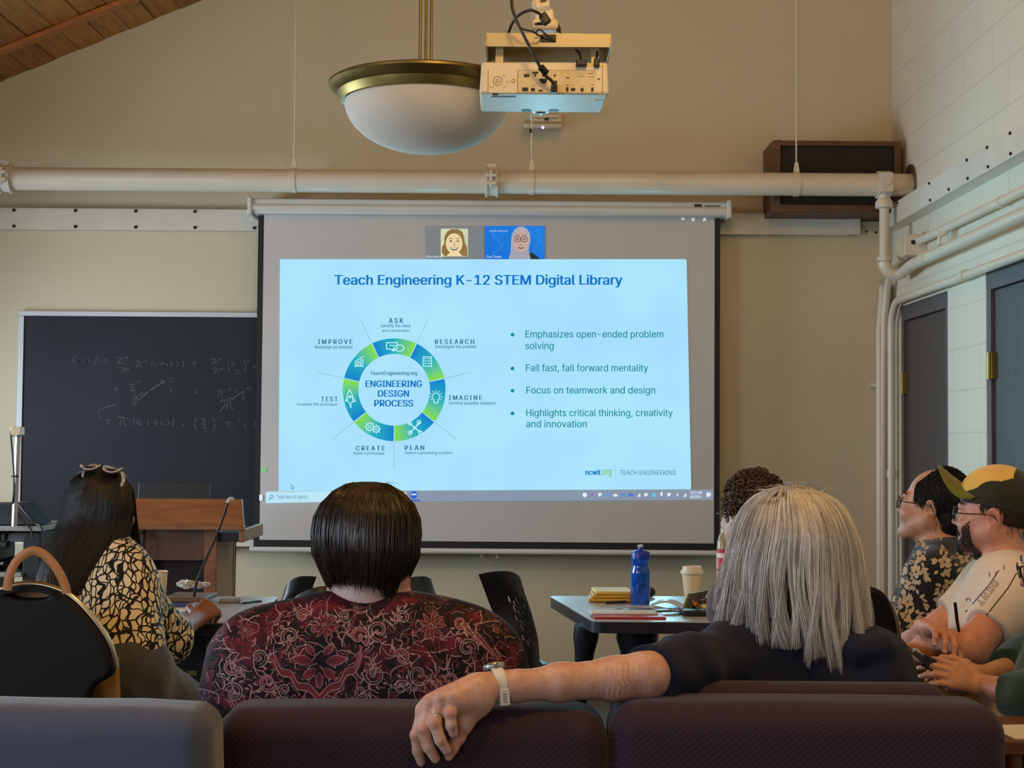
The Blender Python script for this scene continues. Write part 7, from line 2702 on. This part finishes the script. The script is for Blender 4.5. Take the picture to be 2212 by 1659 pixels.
    mx = node(nt, 'ShaderNodeMix', data_type='RGBA'); nt.links.new(mu.outputs[0], mx.inputs[0]); mx.inputs[6].default_value = (*lin((28, 28, 26)), 1); mx.inputs[7].default_value = (*lin((224, 212, 178)), 1)
    nt.links.new(mx.outputs[2], b.inputs['Base Color']); b.inputs['Roughness'].default_value = .7; b.inputs['Specular IOR Level'].default_value = .2
    mk('blouse', V, Q, m, t)
    # straight long hair
    ys = [1006, 1014, 1030, 1060, 1100, 1150, 1200, 1250, 1300, 1340]
    Ls = [210, 178, 156, 140, 136, 116, 94, 80, 84, 92]
    Rs = [224, 250, 270, 284, 289, 282, 250, 212, 186, 170]
    rs = np.random.RandomState(5)
    paths, rr = [], []
    for i in range(3800):
        a = rs.uniform(0, 1)
        lay = rs.uniform(0, 1) ** .5
        bot = 1235 + 95 * (1 - a) * rs.uniform(.6, 1) + rs.uniform(-20, 20)
        frontc = rs.uniform() < .18
        n = 13
        pts = []
        ph = rs.uniform(0, 6.28)
        for j in range(n):
            u = j / (n - 1)
            y = 1006 + (bot - 1006) * u ** 1.25
            l, r = np.interp(y, ys, Ls), np.interp(y, ys, Rs)
            c_, h_ = (l + r) / 2, (r - l) / 2
            ang = (a * 2 - 1) * 1.5
            x = c_ + h_ * math.sin(ang) * (.94 + .06 * lay) + 3 * math.sin(ph + u * 6) * u
            dome = math.sqrt(max(0.0, 1 - ((1096 - y) / 92) ** 2)) if y < 1096 else 1
            dep = (.116 + .01 * u) * (1 + .22 * max(0, -math.sin(ang))) * dome * math.cos(ang) ** .8 * (.92 + .08 * lay)
            if frontc:
                dep = -.075 * dome * math.cos(ang)
                x = max(x, 0)
            back = .03 - .15 * max(0, (y - 1130) / 200)
            p = P(x, y, back - dep)
            pts.append(tuple(p))
        paths.append(pts); rr.append([rs.uniform(.7, 1.2) * k for k in (.0011, .0014, .0016, .0016, .0016, .0016, .0016, .0016, .0015, .0014, .0012, .001, .0005)])
    for i in range(420):                       # locks falling in front of the far shoulder
        x0 = rs.uniform(266, 290)
        ph = rs.uniform(0, 6.28); w_ = rs.uniform(-6, 6); bt_ = rs.uniform(1190, 1246)
        pts = []
        for j in range(13):
            u = j / 12
            y = 1030 + (bt_ - 1030) * u
            x = x0 - 22 * max(0, 1 - u * 4) ** 2 + 14 * u * u + w_ * u
            pts.append(tuple(P(x, y, .06 + .03 * u)))
        paths.append(pts); rr.append([.0015] * 10 + [.0012, .001, .0005])
    core = Blob(.006, .03)
    core.ell(hd['q'](0, -.012, .034), (.075, .094, .084), hd['rot'], .02)
    core.cap(P(215, 1110, .02), P(185, 1190, -.02), .07, .055, .03); core.cap(P(185, 1190, -.02), P(140, 1290, -.07), .055, .03, .03)
    Fh, Ch = np.array(hd['F']), np.array(hd['C'])
    V, Q = join_np([tubes(paths, np.array(rr)), core.mesh(clip=lambda p: np.minimum((p - Ch[None]) @ Fh - .055, Ch[2] + .055 - p[:, 2]))])
    mk('hair', V, Q, hair_mat('black_hair', [(.1, (9, 9, 11)), (.6, (17, 16, 17)), (.95, (34, 28, 24))], .48), t)
    g = MB()
    q = hd['q']
    arcp = smooth_path([P(178, 1030, -.06), P(184, 1014, -.04), P(200, 1005, -.01), P(213, 1008, -.0), P(220, 1012, -.0), P(228, 1008, -.0), P(250, 1014, -.02), P(264, 1022, -.05), P(270, 1032, -.07)], 6)
    st = thing('sunglasses', 'pale framed sunglasses pushed up on the long black hair', 'sunglasses', arcp[len(arcp) // 2])
    m_sg = M('pale_acetate', (176, 172, 164), .25, var=.25, scale=50)
    g.tube(arcp, .0042, 8)
    for c_, w_ in ((P(198, 1010, -.04), .028), (P(246, 1016, -.04), .028)):
        pts = [c_ + Vector((w_ * math.cos(k * .35), -.012 + .016 * math.sin(k * .35), .007 - .012 * math.sin(k * .35) ** 2)) for k in range(18)]
        g.tube(pts, .0028, 8, closed=True)
    g.tube(smooth_path([P(264, 1022, -.06), P(266, 1036, -.085), P(262, 1050, -.1)], 5), .0042, 8)
    g.build('frame', m_sg, st, smooth=True)
    for c_, w_ in ((P(198, 1010, -.04), .027), (P(246, 1016, -.04), .027)):
        MB().ball(c_ + Vector((0, -.012, .002)), (w_, .015, .003), 16, 8).build('lens', M('smoke_lens', (40, 40, 44), .1), st, smooth=True)
blackhair()

# ---------------------------------------------------------------- curly brown hair, beyond the grey hair
def curly():
    Y = 4.5
    P = lambda x, y, d=0.0: at(x, y, Y + d)
    t = thing('person', 'person with curly brown hair mostly hidden behind the long grey hair', 'person', (P(1650, 1500).x, Y, 0))
    hc = P(1622, 1108, .0)
    B = Blob(.007, .03)
    hd = head(B, hc, (-.45, .88, .0))
    shl, shr = P(1585, 1300, .05), P(1800, 1300, -.05)
    B.cap(P(1630, 1150), P(1670, 1260), .05, .058, .03)
    def torso(q, g=0.0):
        q.cap(shl, shr, .065 + g, None, .05); q.cap(P(1660, 1270), P(1730, 1290), .08 + g, None, .06)
        q.cap(P(1650, 1380), P(1740, 1380), .11 + g, None, .06); q.cap(P(1650, 1510), P(1740, 1510), .12 + g, None, .06)
    torso(B)
    el, wl = P(1556, 1392, .12), at(1590, 1352, 4.86)
    er, wr = P(1800, 1420, .15), at(1745, 1350, 4.9)
    for s_, e_, w_, sd in ((shl, el, wl, 1), (shr, er, wr, -1)):
        B.cap(s_, e_, .05, .042, .03); B.cap(e_, w_, .04, .027, .03)
        hand(B, w_, w_ + Vector((.02, .07, .0)), VZ(0, 0, 1), (15, 25, 15), side=sd)
    hips = [P(1660, 1560, .05), P(1735, 1560, .05)]
    knees = [hips[0] + Vector((-.05, .4, .02)), hips[1] + Vector((.05, .4, .02))]
    ank = [Vector((k.x, k.y + .03, .11)) for k in knees]
    seated_legs(B, hips, knees, ank)
    V, Q = B.mesh()
    o = mk('body', V, Q, m_skin_a, t)
    tint(o, [(hd['q'](0, .092, -.07), (.022, .02, .012), (170, 92, 88), .8)])
    face_bits(hd, o)
    G = Blob(.007, .04); torso(G, .013); G.cap(shl, shl.lerp(el, .4), .066, .064, .04, flat=True); G.cap(shr, shr.lerp(er, .4), .066, .064, .04, flat=True)
    V, Q = G.mesh(disp=folds(2, .004, 30), clip=lambda p: .5 - p[:, 2])
    mk('shirt', V, Q, cloth('plum_grey_shirt', (88, 70, 80)), t)
    L = Blob(.01, .05); seated_legs(L, hips, knees, ank, (.095, .07, .06)); L.cap(hips[0], hips[1], .118, None, .05)
    V, Q = L.mesh(clip=lambda p: .09 - p[:, 2])
    mk('trousers', V, Q, m_dkjean, t)
    rs = np.random.RandomState(8)
    mat = hair_mat('curly_brown_hair', [(.1, (38, 24, 16)), (.5, (66, 42, 26)), (.95, (118, 80, 48))], .4)
    paths = []
    c = np.array([0, -.02, .035])
    for i in range(900):
        v = rs.normal(size=3); v /= np.linalg.norm(v)
        if v[1] > .55 and v[2] < .55 or v[2] < -.75:
            continue
        p = c + v * np.array((.086, .1, .094)) * rs.uniform(.93, 1.07)
        tdir = np.cross(v, rs.normal(size=3)); tdir /= np.linalg.norm(tdir); s2 = np.cross(v, tdir)
        r_ = rs.uniform(.006, .014); tn = rs.uniform(1.2, 2.2)
        pts = []
        for j in range(16):
            a = j / 15 * tn * 6.28
            pts.append(tuple(hd['q'](*(p + (tdir * math.cos(a) + v * math.sin(a)) * r_ + s2 * (j / 15 - .5) * .03))))
        paths.append(pts)
    Bc = Blob(.006, .02); Bc.ell(hd['q'](0, -.022, .032), (.084, .095, .09), hd['rot'])
    V, Q = join_np([tubes(paths, [.0016] * 15 + [.0006]), Bc.mesh(disp=folds(4, .006, 120, 6))])
    mk('hair', V, Q, mat, t)
    glasses(hd, o, m_dark)
curly()

# ---------------------------------------------------------------- floral shirt, profile to the left
def floral():
    Y = 4.75
    P = lambda x, y, d=0.0: at(x, y, Y + d)
    t = thing('person', 'person with glasses and black hair in black and cream floral shirt, in profile', 'person', (P(2020, 1500).x, Y, 0))
    hc = P(2018, 1092)
    B = Blob(.0045, .03)
    hd = head(B, hc, (-.85, .52, .16), (.12, 0, 1), 1.03, nose=.7)
    nb = P(2040, 1205)
    B.cap(hd['q'](0, -.02, -.06), nb, .056, .066, .03)
    shl, shr = P(2015, 1250, -.17), P(2052, 1238, .17)
    def torso(q, g=0.0):
        q.cap(shl, shr, .07 + g, None, .05)
        q.cap(P(2035, 1225, -.06), P(2035, 1225, .06), .085 + g, None, .06)
        q.cap(P(2018, 1330, -.08), P(2018, 1330, .08), .125 + g, None, .07)
        q.cap(P(2005, 1440, -.08), P(2005, 1440, .08), .14 + g, None, .07)
        q.cap(P(2010, 1550, -.08), P(2010, 1550, .08), .135 + g, None, .07)
    torso(B)
    el, er = P(1962, 1400, -.24), P(1990, 1400, .24)
    wl, wr = P(1918, 1428, -.06), P(1905, 1428, .14)
    for s_, e_, w_, sd in ((shl, el, wl, 1), (shr, er, wr, -1)):
        B.cap(s_, e_, .055, .044, .03); B.cap(e_, w_, .043, .028, .03)
        hand(B, w_, w_ + Vector((-.07, .02, -.02)), VZ(-.2, 0, 1), (20, 30, 20), side=sd)
    hips = [P(2010, 1580, -.1), P(2010, 1580, .1)]
    knees = [hips[0] + Vector((-.4, .03, .03)), hips[1] + Vector((-.4, .08, .03))]
    ank = [Vector((k.x - .03, k.y, .11)) for k in knees]
    seated_legs(B, hips, knees, ank)
    V, Q = B.mesh()
    o = mk('body', V, Q, m_skin_d, t)
    e = hd['q']
    tint(o, [(e(0, .092, -.071), (.03, .03, .012), (158, 86, 80), .8), (e(.05, .05, -.04), .035, (200, 132, 112), .4), (e(-.05, .05, -.04), .035, (200, 132, 112), .4)])
    bm_ = hair_mat('black_short_hair', [(.1, (9, 9, 10)), (.6, (17, 16, 16)), (.95, (32, 28, 26))], .62, .3)
    face_bits(hd, o, brow=bm_)
    glasses(hd, o, M('brown_spectacle', (52, 34, 26), .3))
    L = Blob(.009, .05); seated_legs(L, hips, knees, ank, (.098, .074, .062)); L.cap(hips[0], hips[1], .12, None, .05)
    V, Q = L.mesh(clip=lambda p: .09 - p[:, 2])
    mk('trousers', V, Q, m_dkjean, t)
    G = Blob(.0045, .04)
    torso(G, .014)
    G.cap(shl, shl.lerp(el, .85), .074, .078, .05, flat=True); G.cap(shr, shr.lerp(er, .85), .074, .078, .05, flat=True)
    # standing collar
    G.cap(P(2036, 1192, -.03), P(2042, 1188, .03), .062, None, .02)
    G.cap(P(2005, 1180, -.02), P(2050, 1168, -.01), .03, .038, .02)
    V, Q = G.mesh(disp=folds(13, .006, 26, 6, (1, 1, .7)), clip=lambda p: .46 - p[:, 2])
    D = Decal(bvh_of(V, Q))
    rnd = random.Random(21)
    def flower(x, y, s, petals=5, a0=0):
        for i in range(petals):
            a = a0 + i * 360 / petals
            D.leaf(x + 2 * s * math.cos(R(a)), y + 2 * s * math.sin(R(a)), a, 13 * s, 10 * s, 1, .0014)
        D.leaf(x - 2, y, 0, 4 * s, 4 * s, 2, .0022)
    for (x, y) in ((1990, 1200), (1978, 1235), (1955, 1262), (1962, 1300), (1940, 1310), (2040, 1215), (2048, 1262), (2032, 1300), (2012, 1335), (2078, 1208), (2088, 1240), (1990, 1365), (1972, 1345), (2058, 1330), (1936, 1350)):
        flower(x + rnd.uniform(-4, 4), y + rnd.uniform(-4, 4), rnd.uniform(.85, 1.15), 5, rnd.uniform(0, 72))
        for k in range(13):
            a = rnd.uniform(0, 360); r_ = rnd.uniform(14, 30)
            D.leaf(x + r_ * math.cos(R(a)), y + r_ * math.sin(R(a)), a + rnd.uniform(-50, 50), rnd.uniform(10, 17), rnd.uniform(5.5, 8), 1, .001)
    for k in range(16):
        x = 1965 + k * 5.5
        D.leaf(x + rnd.uniform(-3, 3), 1182 - k * 2.0 + rnd.uniform(-3, 3), rnd.uniform(0, 360), 11, 6, 1, .0012)
    garment('floral_shirt', V, Q, [cloth('black_cotton', (18, 19, 23), .8), M('cream_print', (178, 158, 130), .8, var=.18, scale=60), M('print_dark_eye', (60, 48, 40), .8)], t, D)
    ok = lambda r, f, u: (f < .052 - max(0, .05 - abs(r)) * .1 - max(0, u - .06) * .9 if u > .0 else f < -.012 + (u + .09) * .2) and u > -.10 and not (abs(r) > .06 and -.04 < u < .012 and f > -.03)
    short_hair(hd, t, bm_, 3600, ok, lambda r, f, u: (r * 1.5, -.35, -.9 if u < .07 else -.2), .034, 3, rad=(.083, .106, .096), r0=.0012)
    nape = Blob(.005, .02); nape.ell(hd['q'](0, -.062, -.035), (.066, .042, .065), hd['rot']); nape.ell(hd['q'](0, -.03, .03), (.084, .092, .09), hd['rot'])
    V, Q = nape.mesh(disp=folds(6, .003, 160, 6), clip=lambda p: ((p - np.array(hd['C'])[None]) @ np.array(hd['F'])) - .012 + .35 * np.maximum(0, (p - np.array(hd['C'])[None]) @ np.array(hd['U']) - .05))
    mk('hair_back', V, Q, bm_, t)
floral()

# ---------------------------------------------------------------- cap, beard and cream sports shirt
def capman():
    Y = 4.1
    P = lambda x, y, d=0.0: at(x, y, Y + d)
    t = thing('person', 'bearded person in green and yellow cap and cream T-shirt, arms crossed', 'person', (P(2190, 1500).x, Y, 0))
    hc = P(2148, 1108)
    B = Blob(.0045, .03)
    hd = head(B, hc, (-.88, .46, .05), (0, 0, 1), 1.0, nose=1.1)
    nb = P(2175, 1235)
    B.cap(hd['q'](0, -.022, -.06), nb, .054, .06, .03)
    shl, shr = P(2205, 1282, -.17), P(2140, 1268, .17)
    def torso(q, g=0.0):
        q.cap(shl, shr, .066 + g, None, .05)
        q.cap(P(2172, 1258, -.06), P(2165, 1258, .06), .075 + g, None, .06)
        q.cap(P(2160, 1360, -.08), P(2150, 1360, .08), .115 + g, None, .07)
        q.cap(P(2160, 1480, -.08), P(2160, 1480, .08), .12 + g, None, .07)
        q.cap(P(2180, 1590, -.08), P(2180, 1590, .08), .125 + g, None, .07)
    torso(B)
    ell_, wl = P(2092, 1402, -.26), P(1975, 1408, -.12)
    elr, wr = P(1972, 1398, .1), P(1996, 1358, -.12)
    B.cap(shl, ell_, .054, .046, .03); B.cap(ell_, wl, .046, .029, .03)
    B.cap(shr, elr, .05, .043, .03); B.cap(elr, wr, .041, .028, .03)
    hand(B, wl, wl + Vector((-.08, .05, -.01)), VZ(0, -.3, 1), (20, 30, 20), side=-1)
    Hh = Blob(.0026, .012)
    Hh.cap(elr.lerp(wr, .45), wr, .034, .028, .02)
    kn, tips = hand(Hh, wr, P(2036, 1364, -.235), Vector((.25, -.75, .5)), (14, 34, 22), side=-1, L=1.1, r=.0092)
    hips = [P(2180, 1610, -.1), P(2180, 1610, .1)]
    knees = [P(1975, 1492, -.14), P(1985, 1480, .12)]
    ank = [Vector((k.x - .03, k.y, .11)) for k in knees]
    seated_legs(B, hips, knees, ank)
    V, Q = join_np([B.mesh(), Hh.mesh()])
    o = mk('body', V, Q, skin('rosy_skin', (208, 152, 128), (190, 130, 106)), t)
    e = hd['q']
    tint(o, [(e(0, .095, -.071), (.03, .03, .011), (164, 88, 80), .8), (e(.08, -.012, -.015), .03, (206, 126, 100), .5), (e(-.08, -.012, -.015), .03, (206, 126, 100), .5), (e(.05, .05, -.075), (.045, .05, .035), (120, 88, 76), .55), (e(-.05, .05, -.075), (.045, .05, .035), (120, 88, 76), .55), (P(2100, 1350, -.25), .08, (206, 128, 106), .4)])
    fingernails(tips[:4], Vector((.2, -.9, .3)), m_nail, o)
    bm_ = hair_mat('dark_beard', [(.1, (30, 22, 18)), (.6, (48, 36, 28)), (.95, (76, 58, 44))], .5)
    face_bits(hd, o, brow=bm_)
    glasses(hd, o, M('dark_spectacle', (32, 32, 36), .3))
    # beard: short strands along the jaw, chin and lip
    rs = np.random.RandomState(4)
    bv = bvh_of(V, Q)
    paths = []
    s_ = hd['s']
    while len(paths) < 4200:
        r, u = rs.uniform(-.07, .07), rs.uniform(-.13, -.02)
        f0 = .14
        a = abs(r) / .07
        jaw = u < -.062 - .02 * (1 - a) + .045 * max(0, a - .6) / .4
        lip = abs(r) < .03 and -.066 < u < -.052
        if not (jaw or lip) or (abs(r) < .022 and -.083 < u < -.066):
            continue
        src = hd['q'](r * 1.5, f0, u)
        dr = (hd['q'](r * .55, .0, u) - src).normalized()
        h_ = bv.ray_cast(src, dr)
        if h_[0] is None or h_[3] > .2:
            continue
        n_ = h_[1] if h_[1].dot(dr) < 0 else -h_[1]
        p = h_[0]
        d = (n_ * .5 - hd['U'] * .8 + Vector(rs.normal(size=3)) * .2).normalized()
        paths.append([tuple(p - n_ * .001), tuple(p + d * .003), tuple(p + d * .006 - hd['U'] * .001)])
    Vb, Qb = tubes(paths, [.00055, .0005, .0002])
    mk('beard', Vb, Qb, bm_, t)
    ok = lambda r, f, u: u < .045 and u > -.085 and f < -.0 + (u > -.03) * .03 * (abs(r) < .2) - .02 * (u < -.04) and not (abs(r) > .06 and -.05 < u < .02 and -.035 < f < .02)
    short_hair(hd, t, bm_, 2200, ok, lambda r, f, u: (r * .6, -.2, -.9), .026, 9, rad=(.079, .1, .092), r0=.001, lift=.002)
    # cap
    K = Blob(.0028, .02)
    K.ell(e(0, -.012, .048), (.087, .108, .088), hd['rot'], .01)
    Fh, Uh, Rh, Ch = (np.array(hd[k]) for k in ('F', 'U', 'R', 'C'))
    loc = lambda p: ((p - Ch[None]) @ Rh, (p - Ch[None]) @ Fh, (p - Ch[None]) @ Uh)
    def cl(p):
        r, f, u = loc(p)
        return .028 + (f + .02) * -.02 - u + .42 * np.minimum(f + .02, 0) * .9
    V, Q = K.mesh(clip=cl)
    cen = V[Q].mean(1)
    r, f, u = loc(cen)
    fp = (u > .052 + (.085 - f) * .36) & (f > -.055) & (np.abs(r) < .075)
    m_cap_d = cloth('cap_dark_green', (44, 46, 30), .85)
    c = thing('baseball_cap', 'olive and yellow baseball cap worn by the bearded person', 'cap', e(0, 0, .06))
    def submesh(mask, name, mat, push=0.0):
        q = Q[mask]; ids = np.unique(q); mp = np.full(len(V), -1); mp[ids] = np.arange(len(ids))
        ob = mk(name, V[ids], mp[q], mat, c)
        sd = ob.modifiers.new('thickness', 'SOLIDIFY'); sd.thickness = .0025 + push; sd.offset = 1 if push else 0
        return ob
    cr = submesh(~fp, 'crown', m_cap_d)
    submesh(fp, 'front_panel', cloth('cap_yellow', (222, 184, 92), .85, .06), .0006)
    vs, fs = [], []
    for i in range(25):
        a = -1 + i / 12
        for j in range(9):
            v_ = j / 8
            rr_ = 1 - .12 * v_ * v_
            s_ = math.sqrt(max(0, 1 - a * a * .98))
            vs.append(e(.08 * a * rr_, .096 * math.sqrt(1 - .72 * a * a) - .012 + .078 * v_ * s_, .066 - .022 * a * a + v_ * s_ * (.058 - .1 * a * a)))
    for i in range(24):
        for j in range(8):
            fs.append((i * 9 + j, i * 9 + j + 1, i * 9 + j + 10, i * 9 + j + 9))
    ob = MB().add(vs, fs).build('brim', cloth('cap_olive', (104, 104, 30), .85, .06), c, smooth=True)
    sd_ = ob.modifiers.new('thickness', 'SOLIDIFY'); sd_.thickness = .004
    edge_ = [e(.0785 * math.sin(a), .093 * math.cos(a) - .012, .046 + .012 * math.cos(a)) for a in [(-1.35 + i * .225) for i in range(13)]]
    MB().tube(edge_, .0032, 8).build('seam_piping', cloth('cap_orange', (196, 132, 40), .8), c, smooth=True)
    for k in (0, 1):
        a_, b_ = P(2146 + 14 * k, 1105 + 8 * k, -.2), P(2160 + 14 * k, 1089 + 8 * k, -.2)
        kb = bvh_of(V, Q)
        pts = []
        for i in range(6):
            s0 = a_.lerp(b_, i / 5)
            h_ = kb.ray_cast(EYE, (s0 - EYE).normalized())
            if h_[0] is not None:
                pts.append(h_[0] + (EYE - h_[0]).normalized() * .003)
        if len(pts) > 1:
            MB().tube(pts, .003, 6, flat=(1, 1)).build('stripe_badge', M('badge_grey', (96, 98, 80), .7), cr, smooth=True)
    # shirt
    G = Blob(.0045, .04)
    torso(G, .014)
    se = shl.lerp(ell_, .62)
    G.cap(shl, se, .072, .063, .05, flat=True)
    G.cap(shr, shr.lerp(elr, .5), .068, .061, .05, flat=True)
    G.cap(P(2150, 1246, -.05), P(2195, 1240, -.03), .05, .052, .03)
    V, Q = G.mesh(disp=folds(17, .005, 26, 6, (1, 1, 1)), clip=lambda p: .5 - p[:, 2])
    D = Decal(bvh_of(V, Q))
    SE, LT = 1, 2
    D.ribbon([(2196, 1238), (2178, 1270), (2150, 1305), (2128, 1333), (2114, 1346)], 2.4, SE, .0012)
    D.ribbon([(2158, 1232), (2138, 1262), (2112, 1292), (2086, 1322)], 2.0, SE, .0012)
    D.ribbon([(2114, 1346), (2138, 1374)], 1.4, LT, .0012)
    strokes_ = {'D': [[(0, 0), (0, 1), (.5, 1), (.8, .75), (.8, .25), (.5, 0), (0, 0)], [(.2, .2), (.2, .8), (.5, .8), (.58, .7), (.58, .3), (.5, .2), (.2, .2)]],
                'K': [[(0, 0), (0, 1), (.2, 1), (.2, .6), (.55, 1), (.85, 1), (.45, .5), (.85, 0), (.55, 0), (.2, .4), (.2, 0), (0, 0)]],
                'N': [[(0, 0), (0, 1), (.22, 1), (.6, .4), (.6, 1), (.8, 1), (.8, 0), (.58, 0), (.2, .6), (.2, 0), (0, 0)]],
                'Y': [[(.3, 0), (.3, .4), (0, 1), (.25, 1), (.42, .6), (.6, 1), (.85, 1), (.52, .4), (.52, 0), (.3, 0)]]}
    dv, uv_ = Vector((-.60, .80)), Vector((.80, .60))
    for k, ch in enumerate('DKNY'):
        o2 = Vector((2146, 1252)) + dv * (16.5 * k)
        for st in strokes_[ch]:
            D.ribbon([tuple(o2 + dv * (a * 15) + uv_ * (b * 15)) for a, b in st], 1.3, LT, .0014, 2.5)
    for (x, y) in ((2168, 1221), (2150, 1235), (2136, 1236)):
        D.ribbon([(x, y), (x + 2, y + 5), (x + 1, y + 10)], 1.6, SE, .0012)
    D.ribbon([(2088, 1293), (2088, 1299)], 1.8, SE, .0013); D.ribbon([(2088, 1293), (2096, 1294), (2096, 1299)], 1.6, SE, .0013)
    garment('sports_shirt', V, Q, [cloth('cream_jersey', (214, 198, 176), .85, .06), M('dark_seam', (52, 40, 36), .8), M('outline_print', (140, 120, 104), .8)], t, D)
    L = Blob(.007, .05); seated_legs(L, hips, knees, ank, (.096, .076, .064)); L.cap(hips[0], hips[1], .122, None, .05)
    V, Q = L.mesh(disp=folds(15, .005, 30, 6), clip=lambda p: .09 - p[:, 2])
    mk('khaki_trousers', V, Q, cloth('khaki_cotton', (128, 100, 40), .85), t)
    pn = MB()
    pn.tube([P(2063, 1302, -.29), P(2068, 1345, -.275), P(2076, 1388, -.25)], [.0042, .0046, .003], 10)
    tag(pn.build('pen', m_dark, None, smooth=True), 'black pen held upright in the hand of the person in the cap', 'pen')
    cb = thing('clipboard', 'dark clipboard with silver clip on the lap beside khaki trousers', 'clipboard', P(1972, 1414, -.3))
    a, b2, c2, d2 = P(1938, 1388, -.32), P(2000, 1436, -.34), P(2004, 1432, -.12), P(1944, 1384, -.1)
    nn = (b2 - a).cross(d2 - a).normalized() * .004
    MB().prism([a, b2, c2, d2], nn).build('board', M('board_dark', (48, 44, 34), .5), cb, bevel=.001)
    f = MB()
    rx_ = Matrix.Rotation(R(36), 3, 'Y')
    f.rbox(P(1990, 1415, -.35), (.05, .02, .012), .005, rot=rx_); f.tube([P(1978, 1404, -.352), P(1985, 1411, -.356)], .0065, 10)
    f.build('clip', m_steel, cb, smooth=True)
    f = MB().prism([P(1936, 1414, -.5), P(1942, 1412, -.5), P(1972, 1494, -.5), P(1964, 1496, -.5)], (.012, .16, 0))
    tag(f.build('notebook', M('pale_notebook', (150, 128, 112), .6), None, bevel=.002), 'pale notebook standing on edge right of the navy top', 'notebook')
capman()

# ---------------------------------------------------------------- green jumper at the right edge of the frame
def greenjumper():
    Y = 3.45
    P = lambda x, y, d=0.0: at(x, y, Y + d)
    t = thing('person', 'person in dark green jumper and glasses at the right edge, hands clasped', 'person', (P(2300, 1500).x, Y, 0))
    hc = P(2302, 1212)
    B = Blob(.0055, .03)
    hd = head(B, hc, (-.93, .12, -.2), (-.2, 0, 1), 1.0)
    B.cap(hd['q'](0, -.022, -.06), P(2345, 1345), .05, .058, .03)
    shl, shr = P(2345, 1395, -.16), P(2310, 1385, .17)
    def torso(q, g=0.0):
        q.cap(shl, shr, .06 + g, None, .05); q.cap(P(2330, 1370, -.05), P(2330, 1370, .05), .075 + g, None, .06)
        q.cap(P(2310, 1480, -.07), P(2310, 1480, .07), .105 + g, None, .06); q.cap(P(2320, 1620, -.08), P(2320, 1620, .08), .12 + g, None, .06)
        q.cap(P(2340, 1720, -.08), P(2340, 1720, .08), .125 + g, None, .06)
    torso(B)
    ell_, wl = P(2255, 1512, -.2), P(2122, 1482, -.04)
    elr, wr = P(2215, 1440, .2), P(2125, 1462, .07)
    B.cap(shl, ell_, .048, .04, .03); B.cap(ell_, wl, .04, .0265, .03)
    B.cap(shr, elr, .048, .04, .03); B.cap(elr, wr, .04, .0265, .03)
    Hh = Blob(.0025, .01)
    Hh.cap(ell_.lerp(wl, .6), wl, .033, .0265, .02)
    kn, tips = hand(Hh, wl, P(2058, 1458, -.03), Vector((-.1, -.85, .5)), (16, 34, 22), side=1, L=.98, thumb=1)
    Hh.cap(elr.lerp(wr, .6), wr, .033, .0265, .02)
    kn2, tips2 = hand(Hh, wr, P(2070, 1440, .05), Vector((-.3, -.5, .85)), (20, 40, 30), side=-1, L=.98)
    hips = [P(2340, 1740, -.09), P(2340, 1740, .09)]
    knees = [P(2130, 1560, -.06) + Vector((0, 0, -.06)), P(2110, 1570, .16) + Vector((0, 0, -.06))]
    ank = [Vector((k.x + .02, k.y, .11)) for k in knees]
    seated_legs(B, hips, knees, ank, (.08, .056, .042))
    V, Q = join_np([B.mesh(), Hh.mesh()])
    o = mk('body', V, Q, m_skin_d, t)
    e = hd['q']
    tint(o, [(e(0, .095, -.071), (.03, .03, .011), (176, 96, 92), .8)])
    fingernails(tips[:4], Vector((-.1, -.9, .4)), m_nail, o)
    hm = hair_mat('auburn_hair', [(.1, (36, 22, 16)), (.6, (62, 40, 28)), (.95, (92, 60, 40))], .6, .3)
    face_bits(hd, o, brow=hm)
    glasses(hd, o, M('tortoise_frame', (38, 24, 20), .25), w=.028, hh=.021)
    ok = lambda r, f, u: (f < .06 - max(0, .1 - u) * .55) and u > -.1
    short_hair(hd, t, hm, 2600, ok, lambda r, f, u: (r * .8, -.75, -.35), .05, 12, rad=(.084, .106, .096), r0=.0013)
    G = Blob(.0055, .04); torso(G, .016)
    G.cap(shl, ell_, .068, .066, .05); G.cap(ell_, ell_.lerp(wl, .52), .066, .052, .03, flat=True)
    G.cap(shr, elr, .068, .066, .05); G.cap(elr, elr.lerp(wr, .45), .066, .052, .03, flat=True)
    V, Q = G.mesh(disp=folds(27, .006, 28, 6), clip=lambda p: .46 - p[:, 2])
    mk('green_jumper', V, Q, cloth('bottle_green_knit', (20, 56, 44), .9, .15), t)
    L = Blob(.009, .05); seated_legs(L, hips, knees, ank, (.092, .068, .056)); L.cap(hips[0], hips[1], .115, None, .05)
    V, Q = L.mesh(clip=lambda p: .09 - p[:, 2])
    mk('trousers', V, Q, cloth('black_trousers', (20, 20, 24)), t)
    rc = kn[2].lerp(tips[2][0], .22)
    d = (tips[2][0] - kn[2]).normalized(); u = d.cross(Vector((0, 1, 0))).normalized(); v = d.cross(u)
    MB().tube([kn[2] + d * .02 + (u * math.cos(k * .3927) + v * math.sin(k * .3927)) * .0099 for k in range(16)], .0015, 8, closed=True).build('ring', M('gold_ring', (206, 168, 96), .2, 1.0), t, smooth=True)
    f = MB().rbox(P(2022, 1440, .0), (.075, .012, .03), .004, rot=Matrix.Rotation(R(28), 3, 'Y'))
    tag(f.build('phone', M('phone_black', (20, 20, 22), .25), None, smooth=True), 'dark phone held between the clasped hands at right', 'phone')
greenjumper()
